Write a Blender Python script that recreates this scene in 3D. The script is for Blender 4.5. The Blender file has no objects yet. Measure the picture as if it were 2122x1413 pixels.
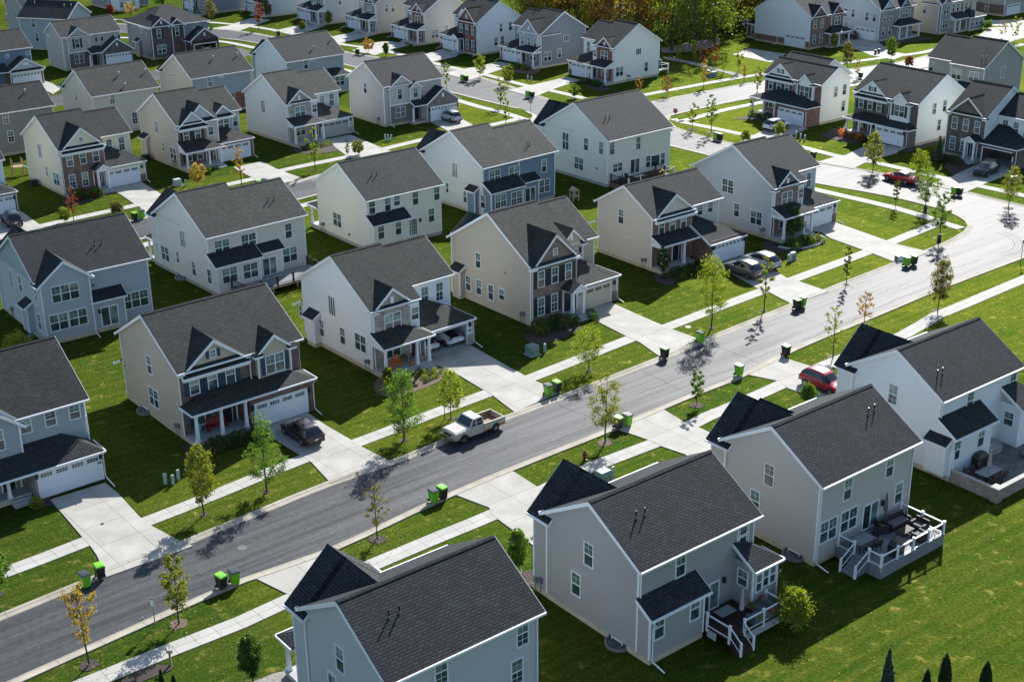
import bpy, math, random
from mathutils import Vector, Matrix
rnd = random.Random(7)
S = bpy.context.scene
COL = S.collection

# ---------------------------------------------------------------- mesh builder
class MB:
    def __init__(s):
        s.v = []; s.f = []; s.m = []; s.mats = []
    def mi(s, mat):
        if mat not in s.mats: s.mats.append(mat)
        return s.mats.index(mat)
    def face(s, pts, mat):
        b = len(s.v); s.v += [tuple(p) for p in pts]
        s.f.append(tuple(range(b, b+len(pts)))); s.m.append(s.mi(mat))
    def solid(s, bot, top, mat, matside=None, matbot=None):
        """closed prism between two equal-length loops"""
        b = len(s.v); n = len(bot); s.v += [tuple(p) for p in bot]+[tuple(p) for p in top]
        k = s.mi(mat); ks = s.mi(matside or mat); kb = s.mi(matbot or matside or mat)
        # orientation test
        c = Vector((0,0,0))
        for p in s.v[b:]: c += Vector(p)
        c /= 2*n
        def add(idx, kk):
            p = [Vector(s.v[i]) for i in idx]
            nn = Vector((0,0,0))
            for i in range(len(p)):
                nn += p[i].cross(p[(i+1) % len(p)])
            mc = sum(p, Vector((0,0,0)))/len(p)
            s.f.append(tuple(idx)); s.m.append(kk)
            return nn.dot(mc-c)
        st = len(s.f)
        add([b+i for i in range(n)][::-1], kb)
        add([b+n+i for i in range(n)], k)
        for i in range(n):
            j = (i+1) % n
            add([b+i, b+j, b+n+j, b+n+i], ks)
        # signed volume decides a global flip
        vol = 0.
        for f in s.f[st:]:
            p0 = Vector(s.v[f[0]])-c
            for i in range(1, len(f)-1):
                vol += p0.dot((Vector(s.v[f[i]])-c).cross(Vector(s.v[f[i+1]])-c))
        if vol < 0:
            for i in range(st, len(s.f)): s.f[i] = s.f[i][::-1]
    def box(s, x0, x1, y0, y1, z0, z1, mat, P=None):
        P = P or (lambda a, b, c: (a, b, c))
        s.solid([P(x0,y0,z0),P(x1,y0,z0),P(x1,y1,z0),P(x0,y1,z0)], [P(x0,y0,z1),P(x1,y0,z1),P(x1,y1,z1),P(x0,y1,z1)], mat)
    def ext(s, poly, a0, a1, P, mat, matside=None):
        """poly [(s,z)] extruded along a"""
        s.solid([P(a0,q,z) for q,z in poly], [P(a1,q,z) for q,z in poly], mat, matside)
    def tube(s, pts, r, mat, n=6):
        if not isinstance(r, (list, tuple)): r = [r]*len(pts)
        b = len(s.v); k = s.mi(mat); pts = [Vector(p) for p in pts]
        for i, p in enumerate(pts):
            d = (pts[min(i+1, len(pts)-1)]-pts[max(i-1, 0)]).normalized()
            a = d.orthogonal().normalized() if abs(d.z) < .9 else Vector((1,0,0))
            a = (a-d*a.dot(d)).normalized(); c = d.cross(a)
            for j in range(n):
                t = 2*math.pi*j/n
                s.v.append(tuple(p+(a*math.cos(t)+c*math.sin(t))*r[i]))
        for i in range(len(pts)-1):
            for j in range(n):
                j2 = (j+1) % n
                s.f.append((b+i*n+j, b+i*n+j2, b+(i+1)*n+j2, b+(i+1)*n+j)); s.m.append(k)
        s.f.append(tuple(b+j for j in range(n))[::-1]); s.m.append(k)
        s.f.append(tuple(b+(len(pts)-1)*n+j for j in range(n))); s.m.append(k)
    def lathe(s, prof, mat, n=16, P=None, axis='z'):
        P = P or (lambda a, b, c: (a, b, c)); b = len(s.v); k = s.mi(mat)
        for r, z in prof:
            for j in range(n):
                t = 2*math.pi*j/n
                s.v.append(P(r*math.cos(t), r*math.sin(t), z))
        for i in range(len(prof)-1):
            for j in range(n):
                j2 = (j+1) % n
                s.f.append((b+i*n+j, b+i*n+j2, b+(i+1)*n+j2, b+(i+1)*n+j)); s.m.append(k)
        s.f.append(tuple(b+j for j in range(n))[::-1]); s.m.append(k)
        s.f.append(tuple(b+(len(prof)-1)*n+j for j in range(n))); s.m.append(k)
    def mesh(s, name, uv=True, smooth=False):
        me = bpy.data.meshes.new(name); me.from_pydata(s.v, [], s.f)
        for m in s.mats: me.materials.append(MAT(m))
        for i, p in enumerate(me.polygons):
            p.material_index = s.m[i]
            if smooth: p.use_smooth = True
        if uv and me.polygons:
            L = me.uv_layers.new(name='uv').data
            for p in me.polygons:
                n = p.normal
                t = Vector((-n.y, n.x, 0))
                t = t.normalized() if t.length > 1e-3 else Vector((1,0,0))
                u = n.cross(t)
                for li in p.loop_indices:
                    co = me.vertices[me.loops[li].vertex_index].co
                    L[li].uv = (co.dot(t), co.dot(u))
        me.update()
        return me
    def obj(s, name, parent=None, uv=True, smooth=False, loc=None, rotz=0):
        if not s.f: return None
        return link(name, s.mesh(name, uv, smooth), parent, loc, rotz)

def link(name, data, parent=None, loc=None, rotz=0):
    o = bpy.data.objects.new(name, data); COL.objects.link(o)
    if parent: o.parent = parent
    if loc is not None: o.location = loc
    if rotz: o.rotation_euler = (0, 0, rotz)
    return o
def thing(name, label, cat, loc=(0,0,0), rotz=0, group=None):
    o = link(name, None, None, loc, rotz); o.empty_display_size = .3
    o['label'] = label; o['category'] = cat
    if group: o['group'] = group
    return o
def tag(o, label, cat, group=None):
    o['label'] = label; o['category'] = cat
    if group: o['group'] = group
    return o
def copy_thing(src, loc, rotz=0, scale=None, label=None):
    r = src.copy(); COL.objects.link(r); r.location = loc; r.rotation_euler = (0, 0, rotz)
    if scale: r.scale = (scale,)*3 if not isinstance(scale, (tuple, list)) else scale
    if label: r['label'] = label
    for ch in src.children:
        c = ch.copy(); COL.objects.link(c); c.parent = r
        for g in ch.children:
            d = g.copy(); COL.objects.link(d); d.parent = c
    return r

# ---------------------------------------------------------------- materials
_M = {}
def newmat(name):
    m = bpy.data.materials.new(name); m.use_nodes = True
    nt = m.node_tree; b = nt.nodes['Principled BSDF']
    return m, nt, b
def N(nt, t, **k):
    n = nt.nodes.new(t)
    for a, v in k.items():
        if a in n.inputs: n.inputs[a].default_value = v
        else: setattr(n, a, v)
    return n
def mathn(nt, op, a, b=None, c=None, clamp=False):
    n = nt.nodes.new('ShaderNodeMath'); n.operation = op; n.use_clamp = clamp
    for i, x in enumerate((a, b, c)):
        if x is None: continue
        if isinstance(x, (int, float)): n.inputs[i].default_value = x
        else: nt.links.new(x, n.inputs[i])
    return n.outputs[0]
def mixc(nt, f, a, b, mode='MIX'):
    n = nt.nodes.new('ShaderNodeMix'); n.data_type = 'RGBA'; n.blend_type = mode
    for s, x in ((n.inputs[0], f), (n.inputs[6], a), (n.inputs[7], b)):
        if isinstance(x, (int, float)): s.default_value = x
        elif isinstance(x, tuple): s.default_value = (x[0], x[1], x[2], 1)
        else: nt.links.new(x, s)
    return n.outputs[2]
def ramp(nt, f, stops):
    n = nt.nodes.new('ShaderNodeValToRGB'); e = n.color_ramp.elements
    while len(e) < len(stops): e.new(.5)
    for i, (p, c) in enumerate(stops):
        e[i].position = p; e[i].color = (c[0], c[1], c[2], 1) if isinstance(c, tuple) else (c, c, c, 1)
    nt.links.new(f, n.inputs[0]); return n.outputs[0]
def bump(nt, b, h, dist, strength=1.):
    n = nt.nodes.new('ShaderNodeBump'); n.inputs['Distance'].default_value = dist; n.inputs['Strength'].default_value = strength
    nt.links.new(h, n.inputs['Height']); nt.links.new(n.outputs[0], b.inputs['Normal'])
def noise(nt, vec, scale, detail=3, rough=.55):
    n = N(nt, 'ShaderNodeTexNoise', Scale=scale, Detail=detail, Roughness=rough)
    if vec is not None: nt.links.new(vec, n.inputs['Vector'])
    return n.outputs[0]
def uvn(nt): return N(nt, 'ShaderNodeUVMap', uv_map='uv').outputs[0]
def objc(nt): return N(nt, 'ShaderNodeTexCoord').outputs['Object']
def scl(nt, vec, s):
    n = nt.nodes.new('ShaderNodeMapping'); n.inputs['Scale'].default_value = s
    nt.links.new(vec, n.inputs[0]); return n.outputs[0]
def flat(name, c, rough=.6, metal=0, spec=.5, var=0, vs=3):
    m, nt, b = newmat(name); b.inputs['Base Color'].default_value = (*c, 1)
    b.inputs['Roughness'].default_value = rough; b.inputs['Metallic'].default_value = metal
    b.inputs['Specular IOR Level'].default_value = spec
    if var:
        f = noise(nt, objc(nt), vs, 3)
        col = mixc(nt, f, tuple(x*(1-var) for x in c), tuple(min(1, x*(1+var)) for x in c))
        nt.links.new(col, b.inputs['Base Color'])
    return m
def siding(name, c):
    m, nt, b = newmat(name); uv = uvn(nt)
    sx = N(nt, 'ShaderNodeSeparateXYZ'); nt.links.new(uv, sx.inputs[0])
    fr = mathn(nt, 'FRACT', mathn(nt, 'MULTIPLY', sx.outputs[1], 1/.125))
    line = mathn(nt, 'LESS_THAN', fr, .16)
    nz = noise(nt, scl(nt, uv, (.25, 1.3, 1)), 1.2, 4)
    c0 = mixc(nt, nz, tuple(x*.93 for x in c), tuple(min(1, x*1.05) for x in c))
    n2 = noise(nt, scl(nt, uv, (.3, 8, 1)), 1.0, 1)
    c0 = mixc(nt, mathn(nt, 'MULTIPLY', n2, .12), c0, tuple(x*.8 for x in c))
    col = mixc(nt, mathn(nt, 'MULTIPLY', line, .42), c0, tuple(x*.35 for x in c))
    nt.links.new(col, b.inputs['Base Color']); b.inputs['Roughness'].default_value = .55
    b.inputs['Specular IOR Level'].default_value = .3
    bump(nt, b, fr, .02, .5)
    return m
def shingle(name, c, c2=None):
    m, nt, b = newmat(name); uv = uvn(nt); c2 = c2 or tuple(x*1.5 for x in c)
    br = N(nt, 'ShaderNodeTexBrick', Scale=1.0); br.offset = .5; br.squash = 1
    br.inputs['Mortar Size'].default_value = .028; br.inputs['Mortar Smooth'].default_value = .3
    br.inputs['Brick Width'].default_value = .42; br.inputs['Row Height'].default_value = .19
    br.inputs['Color1'].default_value = (*[x*.82 for x in c], 1); br.inputs['Color2'].default_value = (*[x*.95 for x in c2], 1)
    br.inputs['Mortar'].default_value = (*[x*.22 for x in c], 1); br.inputs['Bias'].default_value = -.1
    nt.links.new(uv, br.inputs[0])
    n1 = noise(nt, uv, .6, 4); n2 = noise(nt, scl(nt, uv, (1, .15, 1)), .9, 3)
    f = mathn(nt, 'MULTIPLY', mathn(nt, 'ADD', n1, n2), .5)
    col = mixc(nt, 1., br.outputs[0], ramp(nt, f, [(.3, .78), (.7, 1.25)]), 'MULTIPLY')
    nt.links.new(col, b.inputs['Base Color']); b.inputs['Roughness'].default_value = .8
    b.inputs['Specular IOR Level'].default_value = .18
    g = noise(nt, uv, 60, 2)
    bump(nt, b, mathn(nt, 'ADD', br.outputs[1], mathn(nt, 'MULTIPLY', g, -.3)), -.03, .8)
    return m
def brick(name, c, c2, w=.22, h=.075, mortar=(.35,.33,.3)):
    m, nt, b = newmat(name); uv = uvn(nt)
    br = N(nt, 'ShaderNodeTexBrick', Scale=1.0); br.offset = .5
    br.inputs['Mortar Size'].default_value = .012 if w < .3 else .018; br.inputs['Mortar Smooth'].default_value = .2
    br.inputs['Brick Width'].default_value = w; br.inputs['Row Height'].default_value = h
    br.inputs['Color1'].default_value = (*c, 1); br.inputs['Color2'].default_value = (*c2, 1)
    br.inputs['Mortar'].default_value = (*[x*(.5 if w < .3 else .8) for x in mortar], 1)
    nt.links.new(uv, br.inputs[0])
    if w > .3:
        wn = noise(nt, scl(nt, uv, (.9, 2, 1)), 2.2, 1)
        col = mixc(nt, wn, br.outputs[0], tuple(min(1, x*1.35) for x in c2), 'MIX')
        col = mixc(nt, .45, br.outputs[0], col)
    else: col = br.outputs[0]
    col = mixc(nt, 1., col, ramp(nt, noise(nt, uv, 1.3, 4), [(.3, .75), (.7, 1.25)]), 'MULTIPLY')
    nt.links.new(col, b.inputs['Base Color']); b.inputs['Roughness'].default_value = .85
    bump(nt, b, br.outputs[1], -.012 if w < .3 else -.03, .8)
    return m
def concrete(name, c, joint=1.5, stain=1.0):
    m, nt, b = newmat(name); uv = uvn(nt)
    n1 = noise(nt, uv, .35, 5, .6); n2 = noise(nt, uv, 14, 4)
    col = mixc(nt, ramp(nt, n1, [(.35, 0.), (.7, 1.)]), tuple(x*(1-.32*stain) for x in c), c)
    col = mixc(nt, mathn(nt, 'MULTIPLY', n2, .35), col, tuple(x*.8 for x in c))
    # every slab a little different
    br = N(nt, 'ShaderNodeTexBrick', Scale=1.0); br.offset = 0.
    br.inputs['Mortar Size'].default_value = .02; br.inputs['Mortar Smooth'].default_value = .1
    br.inputs['Brick Width'].default_value = joint; br.inputs['Row Height'].default_value = joint
    br.inputs['Color1'].default_value = (.90, .89, .87, 1); br.inputs['Color2'].default_value = (1, 1, 1, 1)
    br.inputs['Mortar'].default_value = (.42, .4, .37, 1)
    nt.links.new(uv, br.inputs[0])
    col = mixc(nt, 1., col, br.outputs[0], 'MULTIPLY')
    n3 = noise(nt, uv, 2.3, 2)
    col = mixc(nt, mathn(nt, 'MULTIPLY', ramp(nt, n3, [(.58, 0.), (.68, 1.)]), .34*stain), col, (.33, .27, .19))
    nt.links.new(col, b.inputs['Base Color']); b.inputs['Roughness'].default_value = .8; b.inputs['Specular IOR Level'].default_value = .25
    bump(nt, b, n2, .006, .5)
    return m
def asphalt(name, c, yaw):
    m, nt, b = newmat(name); p = N(nt, 'ShaderNodeTexCoord').outputs['Object']
    mp = nt.nodes.new('ShaderNodeMapping'); mp.vector_type = 'TEXTURE'; mp.inputs['Rotation'].default_value = (0, 0, yaw)
    nt.links.new(p, mp.inputs[0]); q = mp.outputs[0]
    st = noise(nt, scl(nt, q, (.035, 1.1, 1)), 1.4, 4, .6)
    n1 = noise(nt, p, .16, 4); n2 = noise(nt, p, 30, 3, .7); n4 = noise(nt, p, 2.2, 4)
    col = mixc(nt, ramp(nt, st, [(.36, 0.), (.66, 1.)]), tuple(x*.74 for x in c), tuple(x*1.3 for x in c))
    col = mixc(nt, mathn(nt, 'MULTIPLY', n2, .5), col, tuple(x*1.7 for x in c))
    col = mixc(nt, 1., col, ramp(nt, n4, [(.3, .85), (.7, 1.15)]), 'MULTIPLY')
    # seams and crack sealer
    wv = N(nt, 'ShaderNodeTexWave', Scale=.22, Distortion=2.2, Detail=1.5); wv.bands_direction = 'Y'
    nt.links.new(scl(nt, q, (.06, 1, 1)), wv.inputs[0])
    crack = mathn(nt, 'GREATER_THAN', wv.outputs[1], .9985)
    col = mixc(nt, mathn(nt, 'MULTIPLY', crack, .55), col, tuple(x*.3 for x in c))
    nt.links.new(col, b.inputs['Base Color'])
    r2 = mathn(nt, 'ADD', mathn(nt, 'MULTIPLY', st, .14), .50)
    r3 = mathn(nt, 'ADD', r2, mathn(nt, 'MULTIPLY', n4, .08))
    nt.links.new(r3, b.inputs['Roughness'])
    nt.links.new(mathn(nt, 'MULTIPLY', ramp(nt, mathn(nt, 'ADD', mathn(nt, 'MULTIPLY', st, .8), mathn(nt, 'MULTIPLY', n4, .2)), [(.35, .10), (.65, .28)]), 1.), b.inputs['Specular IOR Level'])
    bump(nt, b, n2, .004, .6)
    return m
def grass(name, c1, c2, c3):
    m, nt, b = newmat(name); p = N(nt, 'ShaderNodeTexCoord').outputs['Object']
    big = noise(nt, p, .07, 4); mid = noise(nt, p, .45, 5, .6); fine = noise(nt, p, 4.5, 5, .75); vf = noise(nt, p, 22, 3, .8)
    mp = nt.nodes.new('ShaderNodeMapping'); mp.vector_type = 'TEXTURE'; mp.inputs['Rotation'].default_value = (0, 0, .66)
    nt.links.new(p, mp.inputs[0])
    st = noise(nt, scl(nt, mp.outputs[0], (.10, 1.6, 1)), 1.1, 3, .6)
    f = mathn(nt, 'ADD', mathn(nt, 'MULTIPLY', big, .5), mathn(nt, 'MULTIPLY', mid, .5))
    col = mixc(nt, ramp(nt, f, [(.38, 0.), (.62, 1.)]), c1, c2)
    col = mixc(nt, mathn(nt, 'MULTIPLY', ramp(nt, st, [(.42, 0.), (.68, 1.)]), .4), col, c3)
    col = mixc(nt, 1., col, ramp(nt, fine, [(.3, .42), (.7, 1.55)]), 'MULTIPLY')
    col = mixc(nt, 1., col, ramp(nt, vf, [(.3, .4), (.7, 1.6)]), 'MULTIPLY')
    lot = N(nt, 'ShaderNodeTexBrick', Scale=1.0); lot.offset = 0.; lot.inputs['Brick Width'].default_value = 16.5; lot.inputs['Row Height'].default_value = 21.; lot.inputs['Mortar Size'].default_value = 0.
    lot.inputs['Color1'].default_value = (.72, .82, .9, 1); lot.inputs['Color2'].default_value = (1.3, 1.15, 1.1, 1); nt.links.new(mp.outputs[0], lot.inputs[0])
    col = mixc(nt, 1., col, lot.outputs[0], 'MULTIPLY')
    mow = N(nt, 'ShaderNodeTexWave', Scale=.28, Distortion=.8, Detail=1.); mow.bands_direction = 'Y'; nt.links.new(mp.outputs[0], mow.inputs[0])
    col = mixc(nt, 1., col, ramp(nt, mow.outputs[1], [(.3, .94), (.7, 1.05)]), 'MULTIPLY')
    dry = ramp(nt, noise(nt, p, .9, 4, .7), [(.58, 0.), (.72, 1.)])
    col = mixc(nt, mathn(nt, 'MULTIPLY', dry, .5), col, (.20, .17, .055))
    # blades: dull body plus a broad green forward gloss
    df = N(nt, 'ShaderNodeBsdfDiffuse'); nt.links.new(col, df.inputs[0])
    gl = N(nt, 'ShaderNodeBsdfGlossy'); gl.inputs['Roughness'].default_value = .62
    nt.links.new(mixc(nt, 1., col, (3.2, 3.0, 2.4), 'MULTIPLY'), gl.inputs[0])
    mx = N(nt, 'ShaderNodeMixShader'); mx.inputs[0].default_value = .24
    nt.links.new(df.outputs[0], mx.inputs[1]); nt.links.new(gl.outputs[0], mx.inputs[2]); nt.links.new(mx.outputs[0], nt.nodes['Material Output'].inputs[0])
    h = mathn(nt, 'ADD', mathn(nt, 'MULTIPLY', fine, .7), mathn(nt, 'MULTIPLY', vf, .45))
    bump(nt, b, h, .12, .8)
    for q in (df, gl): nt.links.new(b.inputs['Normal'].links[0].from_socket, q.inputs['Normal'])
    return m
def leafmat(name, c1, c2, tr=.45):
    m, nt, b = newmat(name); o = nt.nodes['Material Output']
    gi = N(nt, 'ShaderNodeNewGeometry')
    f = gi.outputs['Random Per Island']
    col = mixc(nt, f, c1, c2)
    v = N(nt, 'ShaderNodeHueSaturation'); nt.links.new(col, v.inputs['Color'])
    nt.links.new(mathn(nt, 'ADD', mathn(nt, 'MULTIPLY', mathn(nt, 'FRACT', mathn(nt, 'MULTIPLY', f, 17.3)), .8), .6), v.inputs['Value'])
    nt.links.new(v.outputs[0], b.inputs['Base Color']); b.inputs['Roughness'].default_value = .5
    t = N(nt, 'ShaderNodeBsdfTranslucent')
    br = mixc(nt, 1., v.outputs[0], (2.2, 2.1, .9), 'MULTIPLY'); nt.links.new(br, t.inputs[0])
    mx = N(nt, 'ShaderNodeMixShader'); mx.inputs[0].default_value = tr
    nt.links.new(b.outputs[0], mx.inputs[1]); nt.links.new(t.outputs[0], mx.inputs[2]); nt.links.new(mx.outputs[0], o.inputs[0])
    return m
def mulch(name, c, c2):
    m, nt, b = newmat(name); p = objc(nt)
    v = N(nt, 'ShaderNodeTexVoronoi', Scale=14.0); nt.links.new(p, v.inputs[0])
    col = mixc(nt, noise(nt, p, 5, 5, .7), c, c2)
    col = mixc(nt, .5, col, mixc(nt, v.outputs[0], c, c2), 'MIX')
    nt.links.new(col, b.inputs['Base Color']); b.inputs['Roughness'].default_value = .9
    bump(nt, b, v.outputs[0], .05, 1.)
    return m
def glass(name, c, blind):
    m, nt, b = newmat(name); p = objc(nt)
    oi = N(nt, 'ShaderNodeObjectInfo')
    n1 = N(nt, 'ShaderNodeTexNoise', Scale=1.1, Detail=2.); n1.noise_dimensions = '4D'
    nt.links.new(p, n1.inputs['Vector']); nt.links.new(mathn(nt, 'MULTIPLY', oi.outputs['Random'], 50.), n1.inputs['W'])
    col = mixc(nt, ramp(nt, n1.outputs[0], [(.35, 0.), (.68, 1.)]), tuple(x*.45 for x in c), tuple(x*1.7 for x in c))
    if blind:
        sx = N(nt, 'ShaderNodeSeparateXYZ'); nt.links.new(p, sx.inputs[0])
        fr = mathn(nt, 'FRACT', mathn(nt, 'MULTIPLY', sx.outputs[2], 16.))
        col = mixc(nt, mathn(nt, 'MULTIPLY', mathn(nt, 'LESS_THAN', fr, .3), .4), col, (.02, .03, .03))
        col = mixc(nt, mathn(nt, 'MULTIPLY', oi.outputs['Random'], .7), col, (.03, .045, .045))
    nt.links.new(col, b.inputs['Base Color']); b.inputs['Roughness'].default_value = .06
    b.inputs['Specular IOR Level'].default_value = .75
    nb = noise(nt, p, .9, 1); bump(nt, b, nb, .02, .25)
    return m
def paint(name, c, rough=.3, dirt=0):
    m, nt, b = newmat(name); b.inputs['Base Color'].default_value = (*c, 1)
    b.inputs['Roughness'].default_value = rough; b.inputs['Coat Weight'].default_value = .8; b.inputs['Coat Roughness'].default_value = .06
    if dirt:
        f = ramp(nt, noise(nt, objc(nt), 2.2, 5, .7), [(.5, 0.), (.62, 1.)])
        nt.links.new(mixc(nt, mathn(nt, 'MULTIPLY', f, dirt), c, (.30, .13, .05)), b.inputs['Base Color'])
        b.inputs['Coat Weight'].default_value = .2; b.inputs['Roughness'].default_value = .45
    return m
MDEF = {
 'trim': lambda: flat('white_trim', (.78,.80,.82), .45, var=.04),
 'trimcream': lambda: flat('cream_trim', (.62,.60,.52), .45, var=.04),
 'trimtan': lambda: flat('tan_trim', (.55,.49,.38), .5, var=.04),
 'foundation': lambda: flat('foundation_concrete', (.46,.41,.30), .85, var=.22, vs=1.2),
 'found_grey': lambda: flat('grey_foundation', (.34,.33,.30), .85, var=.2, vs=1.2),
 'dark': lambda: flat('dark_metal', (.015,.017,.02), .45),
 'vent': lambda: flat('vent_grey', (.12,.13,.14), .4),
 'pipe': lambda: flat('pipe_black', (.012,.014,.016), .35),
 'interior': lambda: flat('garage_interior', (.10,.10,.10), .9),
 'gdoor': lambda: flat('garage_door_white', (.70,.74,.78), .4, var=.03),
 'gdoorgrey': lambda: flat('garage_door_grey', (.36,.37,.36), .4, var=.03),
 'gdoortan': lambda: flat('garage_door_tan', (.52,.47,.37), .4, var=.03),
 'pane': lambda: glass('window_glass', (.035,.062,.066), False),
 'blind': lambda: glass('window_blinds', (.17,.27,.25), True),
 'shutter': lambda: flat('dark_shutter', (.008,.018,.022), .5),
 'shutterteal': lambda: flat('teal_shutter', (.010,.045,.060), .5),
 'shutterblue': lambda: flat('blue_shutter', (.014,.050,.085), .5),
 'doordark': lambda: flat('front_door_dark', (.01,.014,.018), .35),
 'doorred': lambda: flat('front_door_red', (.16,.012,.012), .35),
 'conc': lambda: concrete('driveway_concrete', (.46,.445,.40), 3.0),
 'walkc': lambda: concrete('sidewalk_concrete', (.47,.46,.42), 1.5, .6),
 'curbc': lambda: concrete('curb_concrete', (.46,.42,.34), 3.0, 1.2),
 'porchc': lambda: flat('porch_concrete', (.36,.37,.37), .8, var=.1),
 'asphalt': lambda: asphalt('asphalt', (.040,.042,.045), .69),
 'asphaltx': lambda: asphalt('asphalt_cross', (.060,.061,.062), -.9),
 'grass': lambda: grass('grass', (.020,.041,.006), (.035,.053,.007), (.060,.063,.014)),
 'mulch': lambda: mulch('mulch', (.05,.032,.02), (.20,.13,.085)),
 'mulchd': lambda: mulch('dark_mulch', (.014,.010,.008), (.07,.05,.036)),
 'gravel': lambda: mulch('gravel', (.14,.13,.12), (.42,.40,.37)),
 'rock': lambda: flat('rock', (.42,.40,.36), .85, var=.3, vs=6),
 'bark': lambda: flat('bark', (.055,.045,.036), .9, var=.3, vs=8),
 'deckgrey': lambda: siding('deck_grey', (.23,.24,.26)),
 'deckbrown': lambda: siding('deck_brown', (.05,.025,.018)),
 'wood': lambda: flat('tan_wood', (.33,.24,.13), .8, var=.25, vs=6),
 'pavers': lambda: brick('pavers', (.13,.125,.12), (.20,.19,.18), .3, .2, (.1,.1,.1)),
 'wicker': lambda: flat('dark_wicker', (.028,.022,.020), .7, var=.3, vs=20),
 'cushion': lambda: flat('grey_cushion', (.14,.15,.16), .9),
 'canvas': lambda: flat('canvas', (.33,.30,.26), .9, var=.1),
 'canvasgrey': lambda: flat('grey_canvas', (.12,.125,.13), .9, var=.1),
 'tabletop': lambda: flat('table_top', (.22,.24,.24), .4),
 'bingreen': lambda: flat('bin_green', (.17,.50,.02), .4, var=.06),
 'binblack': lambda: flat('bin_black', (.020,.021,.022), .45, var=.1),
 'binlidb': lambda: flat('bin_lid_black', (.045,.055,.062), .32),
 'steel': lambda: flat('steel', (.33,.34,.35), .4, .6),
 'stopred': lambda: flat('sign_red', (.45,.015,.02), .4),
 'signwhite': lambda: flat('sign_white', (.75,.75,.75), .4),
 'hydrant': lambda: flat('hydrant_red', (.16,.012,.012), .45),
 'boxgreen': lambda: flat('utility_green', (.14,.24,.21), .5, var=.05),
 'pedestal': lambda: flat('pedestal', (.38,.46,.42), .5),
 'rubber': lambda: flat('rubber', (.012,.012,.013), .8),
 'rim': lambda: flat('rim', (.35,.36,.38), .3, .8),
 'chrome': lambda: flat('chrome', (.6,.6,.6), .15, 1.),
 'carglass': lambda: flat('car_glass', (.008,.012,.014), .04, 0, .8),
 'tail': lambda: flat('tail_light', (.30,.01,.01), .25),
 'lamp': lambda: flat('head_light', (.55,.57,.6), .15),
 'redchair': lambda: flat('bench_red', (.22,.02,.018), .5),
 'bluechair': lambda: flat('chair_blue', (.05,.30,.36), .5),
 'orange': lambda: flat('orange', (.55,.14,.015), .6),
 'pumpkin': lambda: flat('pumpkin', (.60,.16,.01), .5),
 'yellow': lambda: flat('yellow', (.6,.45,.03), .6),
 'tar': lambda: flat('tar', (.018,.019,.02), .95, spec=.1),
 'manhole': lambda: flat('manhole_iron', (.10,.095,.09), .6, .3),
 'redbrickpave': lambda: flat('tactile_red', (.35,.09,.06), .8, var=.1),
 'plastan': lambda: flat('play_tan', (.42,.33,.22), .6),
 'playblue': lambda: flat('play_teal', (.02,.20,.25), .4),
 'playred': lambda: flat('play_red', (.45,.04,.02), .4),
}
SID = {'grey': (.36,.36,.36), 'bluegrey': (0.330,0.382,0.427), 'lightgrey': (.50,.54,.57), 'greytan': (0.480,0.456,0.412), 'white': (.77,.82,.86), 'tan': (0.480,0.417,0.314),
 'beige': (0.500,0.432,0.346), 'beigel': (0.629,0.593,0.519), 'cream': (0.769,0.760,0.665), 'creamd': (0.682,0.665,0.602), 'slate': (0.177,0.259,0.340), 'slategrey': (0.242,0.270,0.309), 'greyblue': (.40,.46,.52),
 'taupe': (0.298,0.276,0.248), 'midgrey': (0.319,0.325,0.330), 'paleg': (0.629,0.665,0.673), 'warmwhite': (0.860,0.860,0.803), 'deepblue': (0.158,0.237,0.298), 'cyellow': (0.717,0.673,0.528), 'greywarm': (.52,.50,.47)}
for k_, c_ in SID.items(): MDEF['s_'+k_] = (lambda k_=k_, c_=c_: siding('siding_'+k_, c_))
SHN = {'black': (.029,.035,.039), 'char': (.032,.038,.039), 'brown': (.041,.045,.040), 'taupe': (.052,.055,.048)}
for k_, c_ in SHN.items(): MDEF['r_'+k_] = (lambda k_=k_, c_=c_: shingle('shingle_'+k_, c_))
BRK = {'plum': ((.12,.060,.048),(.19,.105,.085)), 'tan': ((.20,.14,.105),(.30,.22,.17)), 'red': ((.24,.085,.055),(.34,.13,.09)), 'dark': ((.055,.024,.022),(.10,.045,.038)), 'brown': ((.19,.085,.058),(.27,.14,.10)), 'redd': ((.20,.05,.035),(.27,.08,.055)), 'umber': ((.085,.06,.05),(.13,.10,.085)), 'grey': ((.17,.15,.14),(.25,.225,.21))}
for k_, (a_, b_) in BRK.items(): MDEF['b_'+k_] = (lambda k_=k_, a_=a_, b_=b_: brick('brick_'+k_, a_, b_))
STN = {'tan': ((.26,.235,.20),(.42,.38,.32)), 'grey': ((.15,.145,.145),(.30,.285,.275)), 'block': ((.19,.165,.135),(.30,.265,.22))}
for k_, (a_, b_) in STN.items(): MDEF['t_'+k_] = (lambda k_=k_, a_=a_, b_=b_: brick('stone_'+k_, a_, b_, .46, .2, (.3,.28,.25)))
CARP = {'maroon': (.022,.009,.010), 'red': (.42,.012,.022), 'truckwhite': (.52,.48,.39), 'silver': (.42,.44,.45), 'bronze': (.12,.11,.105), 'white': (.80,.82,.84), 'black': (.008,.012,.014), 'redsedan': (.45,.012,.015)}
for k_, c_ in CARP.items(): MDEF['c_'+k_] = (lambda k_=k_, c_=c_: paint('paint_'+k_, c_))
MDEF['c_trucktop'] = lambda: paint('paint_trucktop', (.55,.62,.64), .35)
MDEF['c_truckrust'] = lambda: paint('paint_truckrust', (.62,.63,.60), .45, .95)
MDEF['rustbed'] = lambda: flat('rusty_bed', (.26,.15,.10), .8, var=.5, vs=3)
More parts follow.
